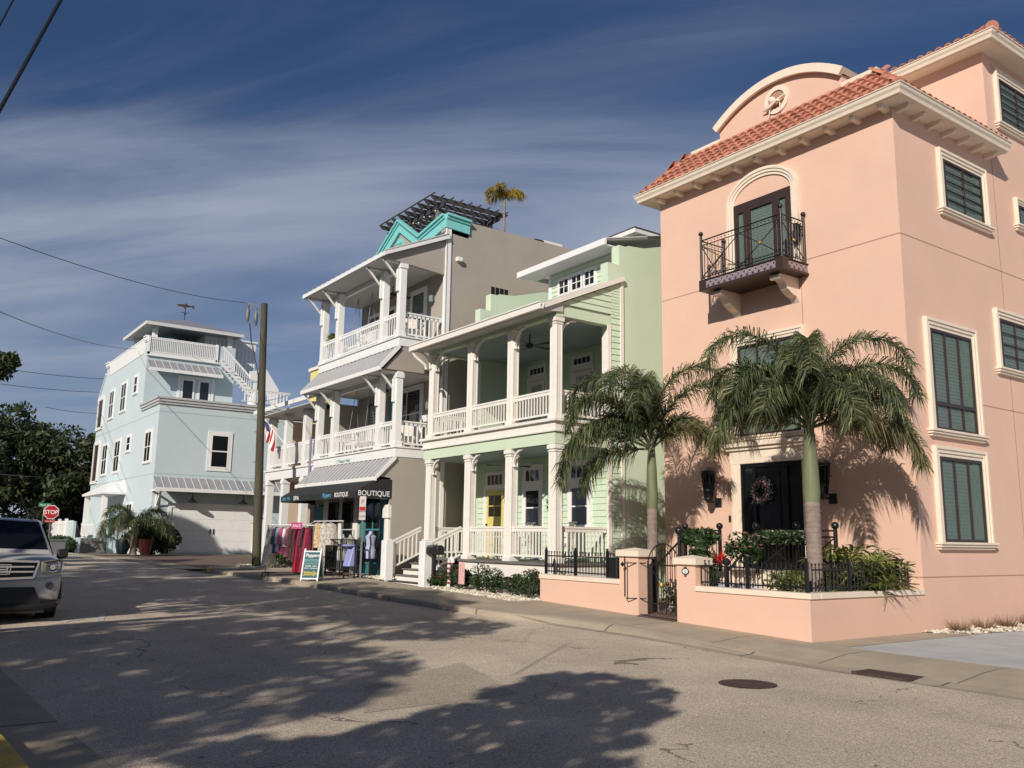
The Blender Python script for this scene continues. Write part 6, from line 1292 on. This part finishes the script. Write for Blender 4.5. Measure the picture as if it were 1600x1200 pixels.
palm('small multi headed palm in front of the aqua house',(-48.4,10.9,.58),1.0,.35,.16,[(a,e+12,2.3,3.0) for a,e in ((54,58),(40,30),(75,20),(234,58),(250,30),(215,15),(306,50),(285,15),(330,25),(140,40),(190,40),(100,60),(270,70))],seed=21,n=44,side=3,ll=.7,name='palm',L_=1.05)
pt=thing('red_planter','tall dark red glazed planter beside the small palm','planter',(-47.6,11.3,.58)); MB().lathe((-47.6,11.3,.55),[(.22,0),(.30,.35),(.33,.75),(.36,.8),(.30,.8)],14).build('pot',M.terra,pt,smooth=True)
pt=thing('blue_planter','dark blue glazed planter beside the steps','planter',(-49.4,10.6,.58)); MB().lathe((-49.4,10.6,.55),[(.22,0),(.36,.4),(.36,.7),(.40,.75),(.33,.75)],14).build('pot',M.pot,pt,smooth=True)
clump('shrub','large dark shrub at the garage corner of the aqua house','shrub',(-50.3,12.3,1.35),(.95,1.5,.8),3200,.16,M.shrub,seed=110); clump('shrub','round clipped dark shrub left of the aqua house steps','shrub',(-58.5,9.0,.95),(2.4,.8,.5),2600,.13,M.shrub,seed=111); clump('shrub','shrub between the red planter and the aqua wall','shrub',(-49.5,11.6,1.5),(.6,.6,.7),1300,.13,M.shrub,seed=112)
# ------------------------------------------------------------ utility pole and wires
up_=thing('utility_pole','leaning dark timber utility pole with insulators at its top','utility pole',(-31.95,11.5,.45)); top=Vector((-32.95,11.5,10.63)); b0_=Vector((-31.95,11.5,.3))
t=MB(); t.tube([b0_,b0_.lerp(top,.33),b0_.lerp(top,.66),top],[.165,.155,.14,.125],14); t.build('shaft',M.pole,up_,smooth=True)
t=MB(); t.bar(top+Vector((0,0,-.25)),top+Vector((-.12,-.66,-.05)),.05); t.bar(top+Vector((0,0,-.5)),top+Vector((-.1,-.5,-.15)),.03); t.build('arm',M.steel,up_)
for k,(dy,dz) in enumerate(((-.27,-.3),(-.60,-.2))):
    t=MB(); q=top+Vector((-.1,dy,dz)); t.lathe((q.x,q.y,q.z-.62),[(.04,0),(.06,.08),(.075,.12),(.075,.45),(.04,.52),(.04,.7)],12); t.build('cutout',M.rim2,up_,smooth=True)
t=MB(); t.tube([top+Vector((-.1,-.5,-.85)),top+Vector((-.05,-.4,-1.6)),b0_.lerp(top,.72)+Vector((0,-.16,0)),b0_.lerp(top,.66)+Vector((0,-.17,0))],.025,6); t.build('drop_cable',M.black,up_)
t=MB()
for i in range(8): q=b0_.lerp(top,.06+.11*i); t.cyl(q,q+Vector((.05*(-1)**i,-.24,0)),.012,n=5)
t.build('pole_steps',M.rust,up_)
def wire(label,p,q,sag,r=.014):
    P,Q=Vector(p),Vector(q); n=24; pts=[P.lerp(Q,i/n)-Vector((0,0,4*sag*(i/n)*(1-i/n))) for i in range(n+1)]; return single(MB().tube(pts,r,5),'power_line',M.black,label,'power line',tuple(P))
def atp(x,y,t): d=fw+(x-800)/1365.5*r2-(y-600)/1365.5*u2; return EYE+d*t
wire('long power line sagging from the top left edge down to the pole top',atp(-140,318,17),top+Vector((-.12,-.66,-.05)),.35,.010)
wire('power line crossing the sky just above the aqua roof terrace',atp(-120,432,24),atp(212,545,56),.5,.016); wire('thin power line from the aqua roof terrace to the leaning pole',atp(300,556,50),b0_.lerp(top,.69)+Vector((0,-.15,0)),.1,.009)
wire('lower of the two power lines crossing towards the aqua house',atp(-60,592,44),atp(166,613,75),.15,.020); wire('upper of the two power lines crossing towards the aqua house',atp(-60,566,44),atp(166,592,75),.15,.020)
wire('power line just above the dark trees',atp(70,636,60),atp(156,646,76),.1,.018); wire('power line in front of the dark trees',atp(-30,738,50),atp(146,748,70),.1,.018)
wire('thick black cable crossing the top left corner of the sky',atp(106,-20,6),atp(-14,196,5),.0,.012); wire('short thin cable at the very top left corner',atp(26,-10,7),atp(-6,50,6.2),.0,.008)
wire('short power line right of the leaning pole',b0_.lerp(top,.66)+Vector((0,.1,-.4)),atp(450,617,44),.05,.012)
# ------------------------------------------------------------ stop sign
SC=atp(80,800,49); fwd=Vector((EYE.x-SC.x,EYE.y-SC.y,0)).normalized(); sr=Vector((-fwd.y,fwd.x,0))
def SFn(u,v,d): return tuple(SC+sr*u+Vector((0,0,v))+fwd*d)
ss=thing('stop_sign','red octagonal STOP sign at the far corner','stop sign',(SC.x,SC.y,.6)); oct_=lambda r:[(r*math.cos(math.pi/8+k*math.pi/4),r*math.sin(math.pi/8+k*math.pi/4)) for k in range(8)]
def oplate(r,d0,d1): mb=MB(); P=oct_(r); mb.add([SFn(u,v,d0) for u,v in P]+[SFn(u,v,d1) for u,v in P],[tuple(range(8)),tuple(range(15,7,-1))]+[(i,(i+1)%8,(i+1)%8+8,i+8) for i in range(8)]); return mb
oplate(.41,0,.01).build('border',M.white,ss); oplate(.375,.01,.014).build('face',M.stopred,ss); text(ss,SFn,'STOP',0,-.11,.31,M.white,xs=.92,d=.02,align='CENTER',off=.004)
MB().bar((SC.x-fwd.x*.04,SC.y-fwd.y*.04,.3),(SC.x-fwd.x*.04,SC.y-fwd.y*.04,SC.z+.3),.06).build('post',M.steel,ss)
p=MB(); p.hexa([SFn(-.28,-.58,0),SFn(.24,-.58,0),SFn(.24,-.58,.01),SFn(-.28,-.58,.01),SFn(-.28,-.42,0),SFn(.24,-.42,0),SFn(.24,-.42,.01),SFn(-.28,-.42,.01)]).build('supplementary_plate',M.stopred,ss); text(ss,SFn,'ALL WAY',-.02,-.545,.11,M.white,d=.016,align='CENTER')
SC2=atp(70,789,50); 
def SG(u,v,d): return tuple(SC2+sr*u+Vector((0,0,v))+fwd*d)
sn=thing('street_name_sign','green street name sign on a pale post left of the stop sign','street sign',(SC2.x,SC2.y,.6)); MB().hexa([SG(-.32,-.11,0),SG(.32,-.11,0),SG(.32,-.11,.01),SG(-.32,-.11,.01),SG(-.32,.11,0),SG(.32,.11,0),SG(.32,.11,.01),SG(-.32,.11,.01)]).build('plate',M.signgreen,sn); text(sn,SG,'Main St',0,-.06,.17,M.white,d=.016,align='CENTER'); MB().bar(SG(-.05,-2.7,-.03),SG(-.02,.1,-.03),.05).build('post',M.steel,sn)
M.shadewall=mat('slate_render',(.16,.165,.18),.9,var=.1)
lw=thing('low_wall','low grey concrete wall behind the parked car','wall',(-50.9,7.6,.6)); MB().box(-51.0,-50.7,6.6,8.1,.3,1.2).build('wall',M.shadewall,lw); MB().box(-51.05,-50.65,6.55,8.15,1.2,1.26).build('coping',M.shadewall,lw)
yb=thing('yellow_cottage','pale yellow cottage with a large dark window behind the stop sign','cottage',(-84,16,.6)); MB().box(-92,-84,11.5,24,.2,5.2).build('wall',mat('pale_yellow',(.62,.50,.27),.85,var=.05),yb); F=('X',-84); MB().fb(F,12.75,15.2,1.6,3.6,0,.03).build('window',M.dark,yb); t=MB(); t.fb(F,12.6,12.75,1.5,3.75,0,.07); t.fb(F,15.2,15.35,1.5,3.75,0,.07); t.fb(F,12.75,15.2,3.6,3.75,0,.07); t.fb(F,12.6,15.35,1.42,1.5,0,.1); t.build('window_casing',bpy.data.materials['pale_yellow'],yb); t=MB(); t.add([(-92.5,11,5.2),(-83.5,11,5.2),(-83.5,24.5,5.2),(-92.5,24.5,5.2),(-88,17.5,7.4)],[(0,1,4),(1,2,4),(2,3,4),(3,0,4),(0,3,2,1)]); t.build('roof',M.deck,yb)
# ------------------------------------------------------------ parked car (faces +X)
def car():
    t=thing('parked_car','silver sport utility vehicle parked at the left kerb, facing the camera','car',(-17.45,1.86,.03),None,R(-1.5),True)
    # local: x forward (0 at the nose), y left, z up. stations: x, half width, top z, bottom z
    st=[(-4.84,.70,.95,.55),(-4.80,.90,1.12,.42),(-4.6,.96,1.16,.36),(-3.9,.985,1.14,.32),(-3.0,.99,1.12,.30),(-2.0,.99,1.10,.30),(-1.45,.99,1.15,.30),(-1.20,.985,1.175,.31),(-.8,.975,1.165,.32),(-.4,.95,1.145,.34),(-.16,.93,1.115,.37),(-.05,.89,1.08,.42),(.0,.76,1.02,.50)]
    mb=MB(); vs=[]; K=0
    for x,w,zt,zb in st:
        ring=[(0,zt+.035),(w*.45,zt+.03),(w*.80,zt+.012),(w*.93,zt-.03),(w*.985,zt-.12),(w,zt-.28),(w,.62),(w*.985,.50),(w*.97,zb+.03),(w*.9,zb),(0,zb)]
        full=[(x,y,z) for y,z in ring]+[(x,-y,z) for y,z in ring[-2:0:-1]]; K=len(full); vs+=full
    mb.add(vs,[(i*K+j,i*K+(j+1)%K,(i+1)*K+(j+1)%K,(i+1)*K+j) for i in range(len(st)-1) for j in range(K)]+[tuple(range(K)),tuple(range((len(st)-1)*K,len(st)*K))]); body=mb.build('body',M.silver,t,smooth=True,bevel=.012)
    # greenhouse
    gs=[(-4.78,.80,1.15,.80,1.20),(-4.62,.90,1.12,.74,1.74),(-4.3,.93,1.10,.76,1.80),(-3.2,.94,1.08,.77,1.83),(-2.3,.94,1.08,.76,1.82),(-1.95,.94,1.08,.73,1.775),(-1.12,.93,1.10,.88,1.21)]
    mb=MB(); vs=[]
    for x,wb,zb,wt,zt in gs: vs+=[(x,wb,zb),(x,wt,zt-.05),(x,wt-.06,zt),(x,0,zt+.03),(x,-wt+.06,zt),(x,-wt,zt-.05),(x,-wb,zb)]
    mb.add(vs,[(i*7+j,i*7+j+1,(i+1)*7+j+1,(i+1)*7+j) for i in range(len(gs)-1) for j in range(6)]+[tuple(range(7)),tuple(range(42,49))]); mb.build('cabin',M.silver,t,smooth=True,bevel=.01)
    def pl(name,m,pts,th=.012,par=t):
        P=[Vector(p) for p in pts]; n=(P[1]-P[0]).cross(P[2]-P[0]).normalized(); mb=MB(); N_=len(P)
        mb.add([p+n*th for p in P]+[p-n*.01 for p in P],[tuple(range(N_)),tuple(range(2*N_-1,N_-1,-1))]+[(i,(i+1)%N_,(i+1)%N_+N_,i+N_) for i in range(N_)]); return mb.build(name,m,par)
    ws=pl('windscreen',M.glasscar,[(-1.885,-.67,1.755),(-1.19,-.80,1.245),(-1.17,.0,1.275),(-1.19,.80,1.245),(-1.885,.67,1.755),(-1.90,0,1.79)],.012)
    w=MB(); w.tube([(-1.15,.5,1.165),(-1.25,.15,1.26),(-1.28,-.25,1.28)],.012,5); w.tube([(-1.15,-.25,1.165),(-1.22,-.5,1.24),(-1.25,-.72,1.25)],.012,5); w.build('wiper',M.blackp,t)
    for s in (1,-1):
        for a,b in ((-2.95,-1.55),(-4.4,-3.05)):
            z0=1.15; q=[(a,.935*s,z0),(b,.935*s,z0),(b-(.45 if b>-2 else .0),.775*s,1.72),(a,.785*s,1.74)]
            if s<0: q=q[::-1]
            pl('side_window',M.glasscar,q,.012)
        hl=MB(); H=[(.0,.58*s,.86),(-.0,.56*s,1.07),(-.06,.80*s,1.10),(-.36,.945*s,1.10),(-.34,.955*s,.98),(-.06,.90*s,.87)]
        P=[Vector(p)+Vector((.05,.016*s,0)) for p in H]; hl.add([tuple(p) for p in P]+[tuple(p-Vector((.12,.05*s,0))) for p in P],[tuple(range(6)),(11,10,9,8,7,6)]+[(i,(i+1)%6,(i+1)%6+6,i+6) for i in range(6)]); ho=hl.build('headlight',M.clearlens,t,bevel=.01)
        r=MB(); cx_,cy_,cz_=.035,.755*s,.975
        n=20
        for i in range(n): a=2*math.pi*i/n; b=2*math.pi*(i+1)/n; r.cyl((cx_,cy_+.095*math.cos(a),cz_+.085*math.sin(a)),(cx_,cy_+.095*math.cos(b),cz_+.085*math.sin(b)),.010,n=5,caps=False)
        r.build('reflector_ring',M.chrome,ho); r=MB(); r.lathe((0,0,0),[(.001,0),(.06,.0),(.045,.03)],14); r.v=[(cx_+z+.0,cy_+x,cz_+y) for x,y,z in r.v]; r.build('lamp',M.chrome,ho)
        f=MB(); f.lathe((0,0,0),[(.062,0),(.064,.015),(.04,.02),(.001,.012)],14); f.v=[(-.0+z,.74*s+x,.66+y) for x,y,z in f.v]; f.build('fog_light',M.glassd2,t)
        m_=MB(); m_.hexa([(-1.45,.98*s,1.08),(-1.30,.98*s,1.08),(-1.32,1.17*s,1.10),(-1.45,1.17*s,1.10),(-1.45,.98*s,1.26),(-1.32,.98*s,1.26),(-1.34,1.17*s,1.27),(-1.45,1.17*s,1.27)]); m_.build('wing_mirror',M.blackp,t,bevel=.03)
        rr=MB(); rr.tube([(-4.2,.62*s,1.84),(-4.1,.62*s,1.90),(-2.2,.62*s,1.90),(-2.05,.62*s,1.84)],.022,6); rr.build('roof_rail',M.blackp,t)
        ar=MB(); 
        for cxx in (-.97,-3.75):
            pts=[(cxx+.43*math.cos(a),.985*s,.37+.43*math.sin(a)) for a in [math.pi*i/12 for i in range(13)]]; ar.tube(pts,.035,6)
        ar.build('wheel_arch',M.blackp,t)
        for cxx in (-.97,-3.75):
            w=MB(); w.lathe((0,0,0),[(.25,-.12),(.335,-.12),(.365,-.09),(.37,0),(.365,.09),(.335,.12),(.25,.12)],28); w.v=[(cxx+x,.85*s+z,.37+y) for x,y,z in w.v]; wo=w.build('wheel',M.rubber,t,smooth=True)
            rm=MB(); rm.lathe((0,0,0),[(.24,.0),(.26,.11),(.245,.115),(.22,.03)],24)
            for k in range(5): a=2*math.pi*k/5; rm.bar((0,0,.07),(.24*math.cos(a),.24*math.sin(a),.09),.06,.02)
            rm.v=[(cxx+x,.85*s+z*s,.37+y) for x,y,z in rm.v]; rm.build('rim',M.rim,wo)
            aw_=MB(); aw_.lathe((0,0,0),[(.42,-.16),(.42,.0),(.001,.0)],20); aw_.v=[(cxx+x,.86*s+z*s-.0,.40+y) for x,y,z in aw_.v]; aw_.build('wheel_well',M.dark,t)
    g=MB(); g.hexa([(.0,-.50,.80),(.0,.50,.80),(-.02,.54,1.07),(-.02,-.54,1.07),(.022,-.48,.81),(.022,.48,.81),(.018,.52,1.06),(.018,-.52,1.06)]); gr=g.build('grille',M.blackp,t)
    g=MB()
    for z in (.90,.985): g.bar((.032,-.47,z),(.032,.47,z),.03,.028)
    g.build('grille_bars',M.chrome,gr); g=MB()
    fr_=[(.028,-.54,1.07),(.034,0,1.085),(.028,.54,1.07),(.03,.47,.80),(.035,0,.785),(.03,-.47,.80),(.028,-.54,1.07)]
    for p,q in zip(fr_[:-1],fr_[1:]): g.bar(p,q,.03,.035)
    g.build('grille_surround',M.chrome,gr)
    e=MB(); 
    for s in (-1,1): e.bar((.055,.055*s,.88),(.055,.07*s,1.005),.02,.022)
    e.bar((.055,-.06,.94),(.055,.06,.94),.02,.022); ol=[(.05,-.10,.86),(.05,.10,.86),(.05,.115,1.02),(.05,-.115,1.02),(.05,-.10,.86)]
    for p,q in zip(ol[:-1],ol[1:]): e.bar(p,q,.014,.014)
    e.build('badge',M.chrome,t)
    b=MB(); b.hexa([(-.12,-.70,.20),(-.12,.70,.20),(-.0,.50,.64),(.0,-.50,.64),(.02,-.70,.20),(.02,.70,.20),(.03,.50,.64),(.03,-.50,.64)]); b.build('lower_intake',M.blackp,t)
    b=MB(); b.tube([(-.4,.93,.36),(-.1,.85,.34),(.0,.6,.31),(.02,0,.30),(.0,-.6,.31),(-.1,-.85,.34),(-.4,-.93,.36)],.06,8); b.build('lower_lip',M.blackp,t,smooth=True)
    b=MB(); b.tube([(-.3,.955,.84),(-.05,.90,.825),(.02,.6,.77),(.025,0,.72),(.02,-.6,.77),(-.05,-.90,.825),(-.3,-.955,.84)],.022,8); b.build('bumper_crease',M.silver,t,smooth=True)
    MB().box(-4.4,-.25,-.85,.85,.20,.34).build('underbody',M.dark,t); MB().box(-3.9,-1.9,-.6,.6,.5,1.1).build('interior',M.dark,t)
car()
# ------------------------------------------------------------ trees
def oak(label,base,h,spread,n,size,seed,blobs=9,cz=.62,group=None,name='oak_tree',m=None,pos=None):
    g=random.Random(seed); t=thing(name,label,'tree',base,group); b=Vector(base); tr=MB(); fork=b+Vector((g.uniform(-.3,.3),g.uniform(-.3,.3),h*.32)); r0=.035*h
    tr.tube([b-Vector((0,0,.2)),b+Vector((0,0,h*.02)),b.lerp(fork,.5),fork],[r0*1.5,r0*1.05,r0*.9,r0*.8],10)
    cr=MB(); P=pos or []
    if not P:
        for i in range(blobs):
            a=2*math.pi*i/blobs*2.4+g.uniform(-.3,.3); q=g.uniform(.25,.85) if i else 0; P.append((b.x+math.cos(a)*spread*q,b.y+math.sin(a)*spread*q,b.z+h*g.uniform(cz-.12,.86),spread*g.uniform(.34,.5),spread*g.uniform(.22,.34)))
    for x,y,z,rx,rz in P:
        q=Vector((x,y,z)); mid_=fork.lerp(q,.5)+Vector((g.uniform(-.3,.3),g.uniform(-.3,.3),.2)); tr.tube([fork,mid_,q],[r0*.5,r0*.3,r0*.1],6)
        for _ in range(3): e=q+Vector((g.uniform(-1,1)*rx,g.uniform(-1,1)*rx,g.uniform(-.3,.8)*rz)); tr.tube([q.lerp(mid_,.3),e],[r0*.12,.01],4)
        nn=int(n/len(P)); leaves(cr,q,(rx,rx,rz),int(nn*.45),size,g,shell=.3)
        for _ in range(9):
            a=g.uniform(0,6.28); u=g.uniform(-.6,1); e=(x+rx*.8*math.cos(a),y+rx*.8*math.sin(a),z+rz*u*.8); leaves(cr,e,(rx*.32,rx*.32,rz*.32),int(nn*.061),size,g,shell=.0)
    tr.build('trunk',M.oakbark,t,smooth=True); cr.build('crown',m or M.oak,t,recalc=False); return t
B_=[((-80,4,.6),10.6,6.5,'broad dark oak behind the stop sign'),((-78,12.5,.6),9.6,4.6,'dark oak partly behind the aqua house'),((-88,-2,.6),12.2,7.5,'tallest dark oak at the left edge of the picture'),((-96,8,.6),12.6,8,'dark oak farthest back, above the yellow cottage'),((-70,-4,.6),8.0,5,'dark oak low at the left edge behind the parked car'),((-104,-6,.6),14,8,'far oak filling the gap behind the tallest oak')]
for i,(b,h,sp,lab) in enumerate(B_): oak(lab,b,h,sp,17000,.27,200+i,blobs=16,cz=.36)
for i,(x,y) in enumerate(((-76,8.5),(-78,3),(-82,-3))): clump('shrub',['dark hedge shrub right of the stop sign','dark hedge shrub behind the stop sign','dark hedge shrub left of the stop sign'][i],'shrub',(x,y,1.6),(2.2,3.0,1.5),3500,.22,M.oak,seed=300+i)
# ------------------------------------------------------------ street trees on the near side; their crowns shade the road
M.oakn=leafmat('street_oak_leaf',(.02,.035,.012),(.045,.07,.022),(.09,.11,.04),1.2,.2,.5)
def lift(x,y,h): return (x+1.036*h,y-1.679*h,zs(x)+h)
g_=random.Random(99)
def east(y): return interp(y,[-2,1.8,3.7,5.07,6.8,8.6,11],[-5.5,-7.9,-9.3,-10.8,-12.2,-13.3,-14.9])
trunks=[(-4.5,-6.2),(-12.5,-6.8),(-20.5,-6.4),(-29,-6.8),(-39,-6.5)]; lab_=['street oak shading the road just left of the camera','street oak shading the parked car','street oak beyond the parked car on the near side','street oak on the near side opposite the shop','farthest street oak on the near side, its branch tips at the left edge']
bl={i:[] for i in range(5)}
y=-.5
while y<10.2:
    x=east(y)-1.2
    while x>-46:
        if not (-20.5<x<-16 and 1.2<y<5 and g_.random()<.6) and not (y>5.2 and y<6.6 and x<-15 and g_.random()<.55) and g_.random()>(.04 if x>-28 else .35):
            h=g_.uniform(6.0,8.6) if x>-28 else g_.uniform(7,10); X,Y,Z=lift(x+g_.uniform(-.3,.3),y+g_.uniform(-.4,.4),h); k=min(range(5),key=lambda i:abs(trunks[i][0]-X)); bl[k].append((X,Y,Z,1.35,.8))
        x-=2.0
    y+=1.75
for q in ((-52.1,14.2,1.3),(-52.1,14.8,1.9),(-52.1,15.4,1.2)):
    s=21.5; bl[4].append((q[0]+.58*s,q[1]-.94*s,q[2]+.56*s,.6,.35))
p=atp(-30,570,37); bl[4].append((p.x,p.y,p.z,1.35,.75))
def seen(p):
    d=Vector(p[:3])-EYE; k=d.dot(fw)
    return k>0 and 800+1365.5*d.dot(r2)/k>-140-1365.5*1.4/k and 600-1365.5*d.dot(u2)/k>-300
for k in range(5): bl[k]=[q for q in bl[k] if not seen(q) or (k==4 and q[3]==1.35 and q[4]==.75)]
for i,(x,y) in enumerate(trunks): oak(lab_[i],(x,y,zs(x)-.05),9,5,1150*len(bl[i]),.15 if i<3 else .17,400+i,pos=bl[i],m=M.oakn)
B=[(-9.1,7.2,.45),(-8.5,7.4,.7),(-7.8,7.3,.6),(-8.0,6.5,.8),(-7.2,6.2,.8),(-8.6,6.1,.45),(-7.2,5.2,.8),(-6.4,5.4,.6),(-7.9,4.9,.5),(-6.6,4.3,.8),(-5.8,4.4,.7),(-7.4,3.9,.5),(-6.2,3.4,.8),(-7.3,3.1,.4),(-5.3,3.3,.8),(-6.9,2.5,.5),(-5.8,2.4,.8),(-4.6,2.4,.8),(-7.6,2.4,.3)]
oak('small street tree right behind the camera, its shadow on the middle of the road',(1.2,-7.2,-.08),7,3,430*len(B),.12,500,pos=[(*lift(x,y,5.2+.5*math.sin(i*2.1)),r*.9,.26) for i,(x,y,r) in enumerate(B)],m=M.oakn)
# houses and a hedge on the camera's side of the street (seen in window reflections)
def plain(label,x0,x1,y0,y1,h,m,rm):
    t=thing('house',label,'house',((x0+x1)/2,(y0+y1)/2,-.05)); MB().box(x0,x1,y0,y1,-.3,h).build('wall',m,t)
    e=.6; A=[(x0-e,y0-e,h),(x1+e,y0-e,h),(x1+e,y1+e,h),(x0-e,y1+e,h)]; w=(y1-y0)/2
    r=MB(); r.add(A+[(x0+w,(y0+y1)/2,h+2.0),(x1-w,(y0+y1)/2,h+2.0)],[(0,1,5,4),(1,2,5),(2,3,4,5),(3,0,4),(0,3,2,1)]); r.build('roof',rm,t)
    n=int((x1-x0)/3)
    for fl in range(int(h/3)):
        for i in range(n):
            x=x0+(i+.5)*(x1-x0)/n; z=1+fl*3; q=MB().box(x-.55,x+.55,y1,y1+.05,z,z+1.5).build('window',M.wtrim,t); MB().box(x-.47,x+.47,y1+.05,y1+.06,z+.08,z+1.42).build('pane',M.glassd,q)
plain('grey two storey house on the near side, behind the camera',-4,11,-26,-16,6.4,M.gray,M.deck); plain('grey green house across the street from the mint house',-22,-8,-27,-17,6.2,mat('grey_green',(.22,.24,.20),.9),M.deck); plain('brown house across the street from the shop',-42,-26,-27,-17,6.3,mat('brown_render',(.26,.20,.16),.9),M.deck); plain('dark house at the right end of the near side',15,32,-26,-16,6.4,mat('dark_render',(.18,.17,.16),.9),M.deck)

# repeats of one kind share a group
GR={'rose_bush':'rose bushes along the mint porch','foxtail_palm':'foxtail palms in front of the pink house','iron_fence':'iron fences on the pink garden wall','garden_wall':'pink garden walls','power_line':'power lines over the street','clothes_rack':'clothes racks outside the shop','dress_form':'dress forms outside the shop','oak_tree':'oak trees','porch_swing':'porch swings on the taupe house','house':'houses on the near side of the street','lounge_chair':'cushioned chairs on the taupe porches','shrub':'shrubs'}
for o in S.objects:
    k=o.name.split('.')[0]
    if o.parent is None and k in GR and 'label' in o and 'group' not in o: o['group']=GR[k]
